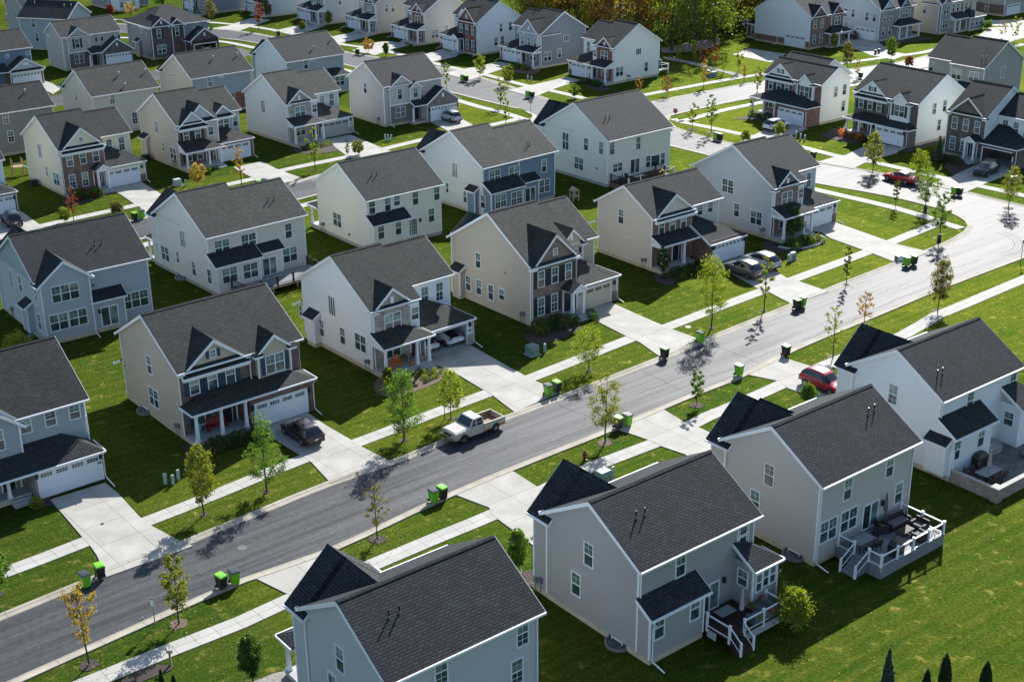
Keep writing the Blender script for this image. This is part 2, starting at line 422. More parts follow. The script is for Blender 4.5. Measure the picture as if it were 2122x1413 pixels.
LEAF = {'litter': ((.16,.11,.05),(.36,.25,.12)), 'green': ((.045,.11,.012),(.10,.17,.02)), 'dark': ((.025,.065,.012),(.06,.11,.02)), 'ygreen': ((.10,.165,.015),(.21,.23,.02)), 'yellow': ((.19,.15,.03),(.34,.24,.06)), 'orange': ((.22,.12,.03),(.36,.22,.06)), 'red': ((.14,.028,.02),(.20,.06,.03)),
 'mixed': ((.06,.13,.012),(.21,.17,.025)), 'olive': ((.07,.09,.02),(.16,.13,.045)), 'wgreen': ((.05,.10,.01),(.13,.15,.02)), 'wgold': ((.12,.085,.018),(.22,.12,.025)), 'cedar': ((.018,.05,.012),(.04,.08,.02)), 'spruce': ((.05,.09,.07),(.10,.15,.12)),
 'flower': ((.4,.03,.05),(.6,.25,.06)), 'shrub': ((.03,.06,.012),(.09,.13,.025))}
for k_, (a_, b_) in LEAF.items(): MDEF['l_'+k_] = (lambda k_=k_, a_=a_, b_=b_: leafmat('leaf_'+k_, a_, b_))
def MAT(k):
    if k not in _M: _M[k] = MDEF[k]()
    return _M[k]

# ---------------------------------------------------------------- house kit
def SD(side, ref):
    """(along wall, outward, up) -> house coordinates"""
    return {'F': lambda a, d, z: (a, ref-d, z), 'L': lambda a, d, z: (ref-d, a, z),
            'R': lambda a, d, z: (ref+d, a, z), 'B': lambda a, d, z: (a, ref+d, z)}[side]
ROT = {'F': 0, 'L': -math.pi/2, 'R': math.pi/2, 'B': math.pi}
# window kinds: width, height, sashes across, grid columns, grid in lower sash
WK = {'s': (.92,1.72,1,2,0), 'sg': (.92,1.72,1,2,1), 'd': (1.85,1.72,2,2,0), 'dg': (1.85,1.72,2,2,1), 't': (2.75,1.72,3,2,0), 'n': (.64,1.38,1,1,0), 'sh': (.92,1.25,1,2,0), 'dh': (1.75,1.2,2,2,0),
      'q': (.62,.72,1,2,1), 'b': (1.0,.32,1,3,0), 'l': (1.15,1.95,0,3,0), 'x': (1.3,1.15,0,3,0), 'big': (1.9,1.7,2,2,0), 'pic': (1.7,1.6,0,1,0), 'v': (.34,.62,-1,0,0), 'sm': (.55,.55,0,1,0), 'tall': (.92,1.9,1,2,1), 'grid4': (1.35,2.4,0,2,1), 'fan': (1.0,.5,-1,0,0)}
_WM = {}
def window_meshes(k):
    if k in _WM: return _WM[k]
    w, h, sash, cols, low = WK[k]
    fr = MB(); b = .07
    if sash == -1:
        fr.box(-w/2, w/2, -.06, 0, -h/2, h/2, 'trim')
        for i in range(5): fr.box(-w/2+.05, w/2-.05, -.08, -.06, -h/2+.07+i*(h-.1)/5, -h/2+.11+i*(h-.1)/5, 'trim')
        _WM[k] = (fr.mesh('window_frame'), None); return _WM[k]
    fr.box(-w/2, w/2, -.07, 0, h/2-b, h/2, 'trim'); fr.box(-w/2, w/2, -.085, 0, -h/2, -h/2+b, 'trim')
    fr.box(-w/2, -w/2+b, -.07, 0, -h/2+b, h/2-b, 'trim'); fr.box(w/2-b, w/2, -.07, 0, -h/2+b, h/2-b, 'trim')
    n = max(sash, 1); cw = (w-b)/n
    if sash == 0: # casements side by side
        for i in range(1, cols): x = -w/2+b/2+i*(w-b)/cols; fr.box(x-.03, x+.03, -.06, 0, -h/2+b, h/2-b, 'trim')
        if low: fr.box(-w/2+b, w/2-b, -.062, 0, -.04, .04, 'trim')
    else:
        for i in range(1, n): x = -w/2+b/2+i*cw; fr.box(x-.045, x+.045, -.066, 0, -h/2+b, h/2-b, 'trim')
        fr.box(-w/2+b, w/2-b, -.062, 0, -.035, .035, 'trim')
        for i in range(n):
            for j in range(1, cols):
                x = -w/2+b/2+i*cw+j*cw/cols
                fr.box(x-.008, x+.008, -.036, -.02, .035, h/2-b, 'trim')
                if low: fr.box(x-.011, x+.011, -.045, -.02, -h/2+b, -.035, 'trim')
            if cols > 1:
                fr.box(-w/2+b, w/2-b, -.035, -.02, h/4-.008, h/4+.008, 'trim')
                if low: fr.box(-w/2+b, w/2-b, -.044, -.02, -h/4-.012, -h/4+.01, 'trim')
    p = MB()
    z = 0 if sash > 0 else -h
    if sash > 0:
        p.box(-w/2+.03, w/2-.03, -.028, -.004, .0, h/2-.03, 'blind'); p.box(-w/2+.03, w/2-.03, -.020, -.003, -h/2+.03, 0, 'pane')
    else: p.box(-w/2+.03, w/2-.03, -.022, -.003, -h/2+.03, h/2-.03, 'pane' if k != 'l' else 'blind')
    _WM[k] = (fr.mesh('window_frame'), p.mesh('window_pane')); return _WM[k]

def put(H, data, name, side, ref, a, z, d=0., parent=None):
    o = link(name, data, parent or H['root']); P = SD(side, ref)
    o.location = P(a, d, z); o.rotation_euler = (0, 0, ROT[side]); return o

def op_win(H, side, ref, a, z, k, sh=None):
    f, p = window_meshes(k)
    o = put(H, f, 'window' if k not in ('v', 'fan') else 'gable_vent', side, ref, a, z)
    if p: link('pane', p, o)
    if sh:
        w, h = WK[k][:2]; P = SD(side, ref)
        for s in (-1, 1):
            if (side in 'LB'): pass
            m = MB(); m.box(-.2, .2, -.05, 0, -h/2, h/2, sh)
            for q in range(9): zz = -h/2+.1+q*(h-.15)/9; m.box(-.15, .15, -.065, -.05, zz, zz+.07, sh)
            key = ('sh', k, sh)
            if key not in _WM: _WM[key] = m.mesh('shutter')
            put(H, _WM[key], 'shutter', side, ref, a+s*(w/2+.23), z)

def gable_poly(y0, y1, z0, ze, k, o, th):
    ym = (y0+y1)/2; run = (y1-y0)/2+o; zw = ze+k*o-th; zr = ze+k*run-th
    return [(y0, z0), (y1, z0), (y1, zw), (ym, zr), (y0, zw)]
TH = .16
def op_mass(H, x0, x1, y0, y1, z0, ze, k, ax, wm, rm, o=.4, r=.25, tr='trim', fnd=.42, wall=True, cap=True, edge=True, nb=(0, 0)):
    sw = (lambda a, q, z: (a, q, z)) if ax == 'x' else (lambda a, q, z: (q, a, z))
    if ax == 'y': x0, x1, y0, y1 = y0, y1, x0, x1   # a runs along the ridge
    ym = (y0+y1)/2; run = (y1-y0)/2+o; zr = ze+k*run; a0, a1 = x0-(0 if nb[0] else r), x1+(0 if nb[1] else r)
    W = MB(); F = MB(); T = MB(); Rf = MB()
    zb = z0
    if z0 < .1 and fnd: F.box(x0+.03, x1-.03, y0+.03, y1-.03, -.6, fnd+.05, 'foundation' if wm not in ('s_cream','s_creamd') else 'found_grey', sw); zb = fnd
    if wall:
        W.ext(gable_poly(y0, y1, zb, ze, k, o, TH), x0, x1, sw, wm)
        zw = ze+k*o-TH-.02
        for a in (x0, x1):
            for q in (y0, y1):
                sa = 1 if a == x0 else -1; sq = 1 if q == y0 else -1
                T = MB(); T.box(min(a-sa*.02, a+sa*.1), max(a-sa*.02, a+sa*.1), min(q-sq*.02, q+sq*.1), max(q-sq*.02, q+sq*.1), zb, zw, tr, sw); T.obj('corner_trim', H['root'])
    Rf.ext([(y0-o, ze), (ym, zr), (y1+o, ze), (y1+o, ze-.04), (ym, zr-.10), (y0-o, ze-.04)], a0, a1, sw, rm)
    if cap:
        Rf.ext([(ym-.17, zr-k*.17+.045), (ym, zr+.05), (ym+.17, zr-k*.17+.045), (ym+.17, zr-k*.17-.02), (ym, zr-.03), (ym-.17, zr-k*.17-.02)], a0+.02, a1-.02, sw, rm)
    G = MB(); c = TH+.10
    G.ext([(y0-o, ze-.045), (ym, zr-.105), (y1+o, ze-.045), (y1+o, ze-TH), (ym, zr-TH-.06), (y0-o, ze-TH)], a0+.05, a1-.05, sw, tr)
    if not edge: return Rf.obj('roof', H['root'])
    for a, b in ((a0-.035, a0), (a1, a1+.035)):
        if nb[0 if b == a0 else 1]: continue
        G.ext([(y0-o, ze-.02), (ym, zr-.02), (y1+o, ze-.02), (y1+o, ze-c), (ym, zr-c-.06), (y0-o, ze-c)], a, b, sw, tr)
    for q0, q1 in ((y0-o-.12, y0-o-.003), (y1+o+.003, y1+o+.12)):
        G.box(a0, a1, q0, q1, ze-.16, ze-.03, tr, sw)
    root = H['root']
    if wall: W.obj('wall', root)
    F.obj('foundation', root)
    ro = Rf.obj('roof', root); G.obj('fascia', ro)
    return ro

def op_fgab(H, x0, x1, y0, y1, z0, ze, k, wm, rm, ref, o=.25):
    # gable over the front; only the short piece in front of the wall has boards and gutters
    op_mass(H, x0, x1, y0, ref+.25, z0, ze, k, 'y', wm, rm, o=o, r=.22, nb=(0, 1))
    op_mass(H, x0, x1, ref+.2, y1, z0, ze+k*o, k, 'y', wm, rm, o=0, r=0, wall=False, fnd=0, edge=False)
def op_wing(H, x0, x1, y0, y1, D, ze, k, wm, rm, o=.35):
    # gabled wing flush with the end wall: eaves only where it stands clear of the main walls
    op_mass(H, x0, x1, D-.35, y1, 0, ze, k, 'y', wm, rm, o=o, r=.25)
    op_mass(H, x0, x1, y0, D-.12, 3, ze+k*o, k, 'y', wm, rm, o=0, r=0, wall=False, fnd=0, edge=False)
def op_hipmass(H, x0, x1, y0, y1, z0, ze, k, wm, rm, o=.4):
    W = MB(); W.box(x0, x1, y0, y1, max(z0, .35), ze+.05, wm); W.obj('wall', H['root'])
    if z0 < .1: F = MB(); F.box(x0+.03, x1-.03, y0+.03, y1-.03, -.6, .4, 'foundation'); F.obj('foundation', H['root'])
    X0, X1, Y0, Y1 = x0-o, x1+o, y0-o, y1+o; h = min(X1-X0, Y1-Y0)/2; zr = ze+k*h
    if X1-X0 >= Y1-Y0: a, b = (X0+h, Y0+h, zr), (X1-h, Y0+h, zr)
    else: a, b = (X0+h, Y0+h, zr), (X0+h, Y1-h, zr)
    c = [(X0,Y0,ze), (X1,Y0,ze), (X1,Y1,ze), (X0,Y1,ze)]; R = MB()
    if X1-X0 >= Y1-Y0: fs = [[c[0],c[1],b,a],[c[1],c[2],b],[c[2],c[3],a,b],[c[3],c[0],a]]
    else: fs = [[c[0],c[1],a],[c[1],c[2],b,a],[c[2],c[3],b],[c[3],c[0],a,b]]
    for f in fs: R.face(f, rm)
    R.face([(p[0], p[1], p[2]-.01) for p in c[::-1]], 'trim')
    ro = R.obj('roof', H['root']); G = MB()
    G.box(X0-.1, X1+.1, Y0-.1, Y0, ze-.17, ze-.01, 'trim'); G.box(X0-.1, X1+.1, Y1, Y1+.1, ze-.17, ze-.01, 'trim')
    G.box(X0-.1, X0, Y0, Y1, ze-.17, ze-.01, 'trim'); G.box(X1, X1+.1, Y0, Y1, ze-.17, ze-.01, 'trim'); G.obj('fascia', ro)

def lean_roof(H, side, ref, a0, a1, dep, ze, k, hl=False, hr=False, rm='r_black', o=.3, oe=.25, tr='trim', name='lean_roof', hipk=None):
    P = SD(side, ref); R = MB(); G = MB(); t = .10
    e = dep+o; A0, A1 = a0-oe, a1+oe; zt = ze+k*e; hd = e*(hipk or 1)
    T0 = A0+hd if hl else A0; T1 = A1-hd if hr else A1
    faces = [[(A0, e, ze), (A1, e, ze), (T1, 0, zt), (T0, 0, zt)]]
    if hl: faces.append([(A0, 0, ze), (A0, e, ze), (T0, 0, zt)])
    if hr: faces.append([(A1, e, ze), (A1, 0, ze), (T1, 0, zt)])
    for f in faces:
        R.solid([P(a, d, z-t) for a, d, z in f], [P(a, d, z) for a, d, z in f], rm, rm, tr)
    # white boards on the low edges
    G.box(A0, A1, e+.002, e+.12, ze-.17, ze-.03, tr, P)
    for hh, A, sgn in ((hl, A0, -1), (hr, A1, 1)):
        b0, b1 = (A-.04, A-.002) if sgn < 0 else (A+.002, A+.04)
        if hh: G.box(min(A, A+sgn*.1)-.0, max(A, A+sgn*.1), 0.02, e, ze-.17, ze-.03, tr, P)
        else: G.ext([(e, ze-.01), (0.02, zt-.01), (0.02, zt-.27), (e, ze-.27)], b0, b1, P, tr)
    ro = R.obj(name, H['root']); G.obj('fascia', ro); return ro

def op_lean(H, side, ref, a0, a1, dep, z0, ze, k, hl, hr, wm, rm, o=.3, oe=.2, fnd=.42, tr='trim'):
    P = SD(side, ref)
    W = MB(); zb = fnd if z0 < .1 else z0
    zt = ze+k*(dep+o)-.12; zf = ze+k*o-.12
    if hl or hr: W.box(a0, a1, 0.003, dep, zb, zf, wm, P)
    else: W.ext([(0.003, zb), (dep, zb), (dep, zf), (0.003, zt)], a0, a1, P, wm)
    W.obj('wing_wall', H['root'])
    T = MB()
    for a in (a0, a1):
        s = 1 if a == a0 else -1
        T = MB(); T.box(min(a-s*.02, a+s*.1), max(a-s*.02, a+s*.1), dep-.1, dep+.02, zb, zf, tr, P); T.obj('corner_trim', H['root'])
    if z0 < .1: F = MB(); F.box(a0+.03, a1-.03, 0.003, dep-.03, -.6, fnd+.03, 'foundation' if wm not in ('s_cream','s_creamd') else 'found_grey', P); F.obj('foundation', H['root'])
    lean_roof(H, side, ref, a0, a1, dep, ze, k, hl, hr, rm, o, oe, tr)

def op_leanroof(H, side, ref, a0, a1, dep, ze, k, hl, hr, rm, o=.3, oe=.2): lean_roof(H, side, ref, a0, a1, dep, ze, k, hl, hr, rm, o, oe)

def op_porch(H, side, ref, a0, a1, dep, ze, k, hl, hr, rm, cols, steps=None, slab=.5, roof=True, d0=0., base='foundation', swm=None):
    P = SD(side, ref); root = H['root']
    if roof:
        lean_roof(H, side, ref, a0, a1, dep, ze, k, hl, hr, rm, .3, .2, name='porch_roof')
        B = MB(); B.box(a0, a1, dep-.28, dep-.05, ze-.42, ze-.02, 'trim', P)
        for a, hh in ((a0, hl), (a1-.12, hr)):
            B.box(a, a+.12, 0.01, dep-.28, ze-.42, ze-.02, 'trim', P)
            if not hh: B.ext([(0.01, ze-.02), (dep-.1, ze-.02), (dep-.1, ze+k*.3), (0.01, ze+k*(dep+.2))], a, a+.12, P, swm or 'trim')
        B.box(a0+.13, a1-.13, 0.01, dep-.28, ze-.2, ze-.14, 'trim', P)
        B.obj('porch_beam', root)
    Sb = MB(); Sb.box(a0, a1, d0+.01, dep, slab-.12, slab, 'porchc', P); Sb.box(a0+.03, a1-.03, d0+.02, dep-.03, -.4, slab-.12, base, P); Sb.obj('porch_floor', root)
    for a in cols:
        c = MB(); w = .13
        c.solid([P(a-w, dep-.3, slab), P(a+w, dep-.3, slab), P(a+w, dep-.04, slab), P(a-w, dep-.04, slab)],
                [P(a-w*.75, dep-.27, ze-.42), P(a+w*.75, dep-.27, ze-.42), P(a+w*.75, dep-.07, ze-.42), P(a-w*.75, dep-.07, ze-.42)], 'trim')
        c.box(a-w-.03, a+w+.03, dep-.33, dep-.01, slab, slab+.14, 'trim', P); c.box(a-w, a+w, dep-.3, dep-.04, ze-.55, ze-.42, 'trim', P)
        c.obj('porch_column', root)
    if steps is not None:
        s = MB()
        for i in range(3): s.box(steps-.75, steps+.75, dep+.0+i*.3, dep+.3+i*.3, -.1, slab-.14*(i+1), 'porchc', P)
        s.obj('porch_steps', root)

def op_stoop(H, side, ref, a0, a1, dep, ze, k, rm, cols, slab=.5, wm='trim'):
    """small gabled portico: gable faces outwards"""
    P = SD(side, ref); root = H['root']; am = (a0+a1)/2; o = .25; run = (a1-a0)/2+o; zr = ze+k*run
    def P2(d, a, z): return P(a, d, z)
    R = MB(); R.ext([(a0-o, ze), (am, zr), (a1+o, ze), (a1+o, ze-.08), (am, zr-.1), (a0-o, ze-.08)], -.3 if False else .0, dep+.3, P2, rm)
    ro = R.obj('porch_roof', root)
    G = MB(); G.ext([(a0-o, ze-.01), (am, zr-.01), (a1+o, ze-.01), (a1+o, ze-.2), (am, zr-.24), (a0-o, ze-.2)], dep+.302, dep+.34, P2, 'trim')
    G.obj('fascia', ro)
    B = MB(); B.ext([(a0, ze-.3), (a1, ze-.3), (a1, ze+k*o-.1), (am, zr-.12), (a0, ze+k*o-.1)], .02, dep+.1, P2, 'trim')
    B.ext([(a0+.25, ze-.02), (a1-.25, ze-.02), (am, zr-.35)], dep+.1, dep+.12, P2, wm); B.obj('porch_beam', root)
    Sb = MB(); Sb.box(a0-.2, a1+.2, .01, dep+.15, -.4, slab, 'porchc', P)
    for i in range(2): Sb.box(a0, a1, dep+.15+i*.3, dep+.45+i*.3, -.1, slab-.16*(i+1), 'porchc', P)
    Sb.obj('porch_floor', root)
    for a in cols:
        c = MB(); w = .13; c.box(a-w, a+w, dep-.22, dep+.04, slab, ze-.3, 'trim', P); c.box(a-w-.03, a+w+.03, dep-.25, dep+.07, slab, slab+.14, 'trim', P); c.obj('porch_column', root)

def op_clad(H, side, ref, a0, a1, z0, z1, mat, gab=None, d=.05, name='cladding'):
    P = SD(side, ref); W = MB(); d0 = d if isinstance(d, tuple) else (.004, d)
    if gab:  # gable top: (eave z, slope, overhang)
        ze, k, o = gab; W.ext([(a0, z0), (a1, z0), (a1, ze+k*o-TH-.005), ((a0+a1)/2, ze+k*((a1-a0)/2+o)-TH-.005), (a0, ze+k*o-TH-.005)], d0[0], d0[1], lambda dd, a, z: P(a, dd, z), mat)
    else: W.box(a0, a1, d0[0], d0[1], z0, z1, mat, P)
    W.obj(name, H['root'])
def op_band(H, side, ref, a0, a1, z, h=.2, d=.07, m='trim'):
    P = SD(side, ref); W = MB(); W.box(a0, a1, .004, d, z, z+h, m, P); W.obj('trim_band', H['root'])
def op_pent(H, side, ref, a0, a1, z, rm, dep=.45, k=.6):
    """narrow roof strip across the foot of a gable"""
    lean_roof(H, side, ref, a0, a1, dep, z, k, False, False, rm, .05, .05, name='pent_roof')
    P = SD(side, ref); W = MB(); W.box(a0, a1, .004, dep-.1, z-.42, z-.10, 'trim', P); W.obj('trim_band', H['root'])
def op_returns(H, side, ref, a0, a1, z, rm):
    """short cornice returns at the two corners of a gable"""
    P = SD(side, ref)
    for a, s in ((a0, 1), (a1, -1)):
        W = MB(); b0, b1 = sorted((a-s*.3, a+s*.55)); W.box(b0, b1, .004, .34, z-.28, z-.06, 'trim', P)
        W.solid([P(b0, .004, z-.06), P(b1, .004, z-.06), P(b1, .4, z-.06), P(b0, .4, z-.06)], [P(b0, .004, z+.24), P(b1, .004, z+.24), P(b1, .4, z-.03), P(b0, .4, z-.03)], rm)
        W.obj('cornice_return', H['root'])
_GD = {}
def op_gdoor(H, side, ref, a, w=4.88, h=2.15, z=.12, style=4, mat='gdoor', grid=True, frame='trim', open_=False):
    P = SD(side, ref); root = H['root']
    F = MB(); b = .14
    F.box(a-w/2-b, a-w/2, .004, .09, z, z+h+b, frame, P); F.box(a+w/2, a+w/2+b, .004, .09, z, z+h+b, frame, P); F.box(a-w/2, a+w/2, .004, .09, z+h, z+h+b, frame, P)
    if open_:
        F.obj('door_frame', root); return
    D = MB()
    for i in range(4): D.box(a-w/2, a+w/2, .005, .045, z+i*h/4+.012, z+(i+1)*h/4, mat, P)
    D.box(a-w/2, a+w/2, .003, .03, z, z+h, mat, P)
    o = D.obj('garage_door', root); F.obj('door_frame', o)
    n = style
    for i in range(n):
        c = a-w/2+(i+.5)*w/n; ww = w/n*.74 if n <= 4 else w/n*.55
        G = MB(); z0, z1 = z+h*.80, z+h*.80+.30
        G.box(c-ww/2, c+ww/2, .046, .056, z0, z1, 'pane', P); G.obj('door_window', o)
        g = MB(); m = 4 if n <= 4 else 2
        for j in range(m+1): x = c-ww/2+j*ww/m; g.box(x-.014, x+.014, .057, .062, z0, z1, mat, P)
        for zz in (z0-.02, z1): g.box(c-ww/2, c+ww/2, .057, .062, zz, zz+.02, mat, P)
        g.box(c-ww/2, c+ww/2, .057, .0615, (z0+z1)/2-.01, (z0+z1)/2+.01, mat, P) if n <= 4 else None
        g.obj('window_grille', o)
def op_garage_open(H, side, ref, a0, a1, dep, c, w, h, zt, wm, rmn=None):
    """hollow garage wing standing dep out from the wall; door opening centred at c"""
    P = SD(side, ref); W = MB(); t = .15
    W.box(a0, c-w/2, dep-t, dep, 0, zt, wm, P); W.box(c+w/2, a1, dep-t, dep, 0, zt, wm, P); W.box(c-w/2, c+w/2, dep-t, dep, h, zt, wm, P)
    W.box(a0, a0+t, .003, dep-t, 0, zt, wm, P); W.box(a1-t, a1, .003, dep-t, 0, zt, wm, P); W.obj('wing_wall', H['root'])
    I = MB(); I.box(a0+t, a1-t, .003, .02, .12, zt-.1, 'interior', P); I.box(a0+t, a1-t, .02, dep+.05, .02, .12, 'porchc', P); I.obj('garage_interior', H['root'])
def op_door(H, side, ref, a, z, mat='doordark', w=.95, h=2.1, lite=True):
    P = SD(side, ref); D = MB(); D.box(a-w/2, a+w/2, .004, .05, z, z+h, mat, P); o = D.obj('front_door', H['root'])
    F = MB(); x1 = a+w/2+(.4 if lite else .0)
    F.box(a-w/2-.12, a-w/2, .004, .1, z, z+h+.12, 'trim', P); F.box(x1, x1+.12, .004, .1, z, z+h+.12, 'trim', P); F.box(a-w/2, x1, .004, .1, z+h, z+h+.12, 'trim', P)
    if lite: F.box(a+w/2, a+w/2+.05, .004, .08, z, z+h, 'trim', P); F.box(a+w/2+.05, x1, .004, .03, z, z+h, 'pane', P)
    F.obj('door_frame', o)
def op_patio(H, side, ref, a, z, w=1.8, h=2.05, grid=False):
    P = SD(side, ref); D = MB(); b = .09
    for u0, u1, v0, v1 in ((-w/2, w/2, h-b, h), (-w/2, w/2, 0, b), (-w/2, -w/2+b, b, h-b), (w/2-b, w/2, b, h-b), (-.05, .05, b, h-b)):
        D.box(a+u0, a+u1, .004, .08, z+v0, z+v1, 'trim', P)
    if grid:
        for i in range(1, 5): D.box(a-w/2, a+w/2, .04, .06, z+i*h/5-.01, z+i*h/5+.01, 'trim', P)
        for x in (-w*.33, -w*.17, w*.17, w*.33): D.box(a+x-.01, a+x+.01, .04, .059, z+b, z+h-b, 'trim', P)
    o = D.obj('patio_door', H['root']); G = MB(); G.box(a-w/2+b, a-.05, .006, .03, z+b, z+h-b, 'pane', P); G.box(a+.05, a+w/2-b, .006, .03, z+b, z+h-b, 'blind', P); G.obj('pane', o)
def op_pipes(H, pts):
    for x, y, z in pts:
        p = MB(); p.tube([(x, y, z-.3), (x, y, z+.5)], .045, 'pipe', 8); p.lathe([(.13, z-.12), (.08, z+.05), (.05, z+.1)], 'vent', 10, lambda a, b, c: (x+a, y+b, c))
        p.obj('roof_vent_pipe', H['root'], smooth=False)
def op_vents(H, pts):
    for x, y, z in pts:
        p = MB(); p.tube([(x, y, z-.3), (x, y, z+.4)], .06, 'steel', 8); p.lathe([(.12, z+.36), (.12, z+.5), (.04, z+.56)], 'steel', 8, lambda a, b, c: (x+a, y+b, c))
        p.obj('roof_vent_pipe', H['root'])
def op_spout(H, side, ref, a, z1, d=.08, out=1.1, z0=.25):
    P = SD(side, ref); s = MB(); s.tube([P(a, .35, z1), P(a, d, z1-.35), P(a, d, z0+.1), P(a, d+.15, z0), P(a, d+out, .06)], .05, 'trim', 6); s.obj('downspout', H['root'])
def op_lamp(H, side, ref, a, z):
    P = SD(side, ref); s = MB(); s.box(a-.09, a+.09, .01, .22, z-.18, z+.14, 'dark', P); s.solid([P(a-.12,.0,z+.14),P(a+.12,.0,z+.14),P(a+.12,.25,z+.14),P(a-.12,.25,z+.14)],[P(a-.03,.08,z+.27),P(a+.03,.08,z+.27),P(a+.03,.14,z+.27),P(a-.03,.14,z+.27)],'dark'); s.obj('wall_lamp', H['root'])
def op_meter(H, side, ref, a, z=.9):
    P = SD(side, ref); s = MB(); s.box(a-.14, a+.14, .004, .14, z, z+.4, 'vent', P); s.box(a+.35, a+.6, .004, .2, z-.1, z+.25, 'steel', P); s.tube([P(a, .08, z), P(a, .08, .0)], .025, 'vent'); s.tube([P(a+.48, .1, z-.1), P(a+.48, .1, .0)], .03, 'vent'); s.obj('utility_meter', H['root'])
def op_dot(H, side, ref, a, z, w=.16):
    P = SD(side, ref); s = MB(); s.box(a-w/2, a+w/2, .004, .09, z-w/2, z+w/2, 'vent', P); s.obj('wall_vent', H['root'])
def op_well(H, side, ref, a, r=.75):
    P = SD(side, ref); s = MB(); n = 12; pts = [(a+r*1.15*math.cos(math.pi*i/n), .0+r*math.sin(math.pi*i/n)) for i in range(n+1)]
    inn = [(a+(r-.07)*1.15*math.cos(math.pi*i/n), .0+(r-.07)*math.sin(math.pi*i/n)) for i in range(n+1)]
    for i in range(n):
        s.solid([P(*pts[i], -.1), P(*pts[i+1], -.1), P(*inn[i+1], -.1), P(*inn[i], -.1)], [P(*pts[i], .22), P(*pts[i+1], .22), P(*inn[i+1], .22), P(*inn[i], .22)], 'steel')
    s.face([P(x, d, .03) for x, d in inn], 'mulchd'); o = s.obj('window_well', H['root'])
    c = MB(); c.face([P(a-r*1.1, .01, .42)]+[P(x, d, .24) for x, d in inn[::-1]]+[P(a+r*1.1, .01, .42)], 'pane'); c.obj('well_cover', o)
    w = MB(); w.box(a-.5, a+.5, .0, .05, .03, .42, 'trim', P); w.box(a-.44, a+.44, .05, .06, .08, .38, 'pane', P); w.obj('basement_window', H['root'])
def op_num(H, side, ref, a, z):
    P = SD(side, ref); s = MB(); s.box(a-.2, a+.2, .004, .09, z-.1, z+.1, 't_block', P); s.obj('address_plaque', H['root'])

def op_beam(H, side, ref, a0, a1, dep, ze):
    P = SD(side, ref); B = MB(); B.box(a0, a1, dep-.28, dep-.04, ze-.42, ze-.05, 'trim', P); B.box(a0, a0+.12, .01, dep-.28, ze-.42, ze-.05, 'trim', P); B.obj('porch_beam', H['root'])
def op_deckbox(H, side, ref, a0, a1, dep):
    P = SD(side, ref); m = MB(); m.box(a0, a1, .01, dep+1.2, .75, .83, 'deckgrey', P); m.obj('deck_floor', H['root'])
    m = MB()
    for a in (a0+.07, a1-.07):
        for q in (.1, dep+1.1): m.box(a-.07, a+.07, q-.07, q+.07, 0, 1.9, 'trim', P)
    m.box(a0, a1, dep+1.06, dep+1.14, 1.7, 1.78, 'trim', P); m.box(a0, a0+.08, .1, dep+1.1, 1.7, 1.78, 'trim', P); m.box(a0, a0+.06, .1, dep+1.1, 1.0, 1.05, 'trim', P); m.obj('deck_railing', H['root'])
def op_garagebox(H, side, ref, a0, a1, dep, zt, mat):
    P = SD(side, ref); B = MB(); B.box(a0, a1, .004, dep, .05, zt, mat, P); B.obj('wing_wall', H['root'])
    T = MB()
    for a, s in ((a0, 1), (a1, -1)):
        T = MB(); b0, b1 = sorted((a-s*.015, a+s*.07)); T.box(b0, b1, dep-.07, dep+.015, .4, zt, 'trim', P)
        if not mat.startswith(('b_', 't_')): T.obj('corner_trim', H['root'])

def build_house(name, label, X, Y, yaw, mirror, ops):
    H = {'root': thing(name, label, 'house', (X, Y, 0), yaw)}
    if mirror: H['root'].scale = (-1, 1, 1)
    for op in ops:
        k = op[-1] if isinstance(op[-1], dict) else {}
        globals()['op_'+op[0]](H, *(op[1:-1] if k else op[1:]), **k)
    return H

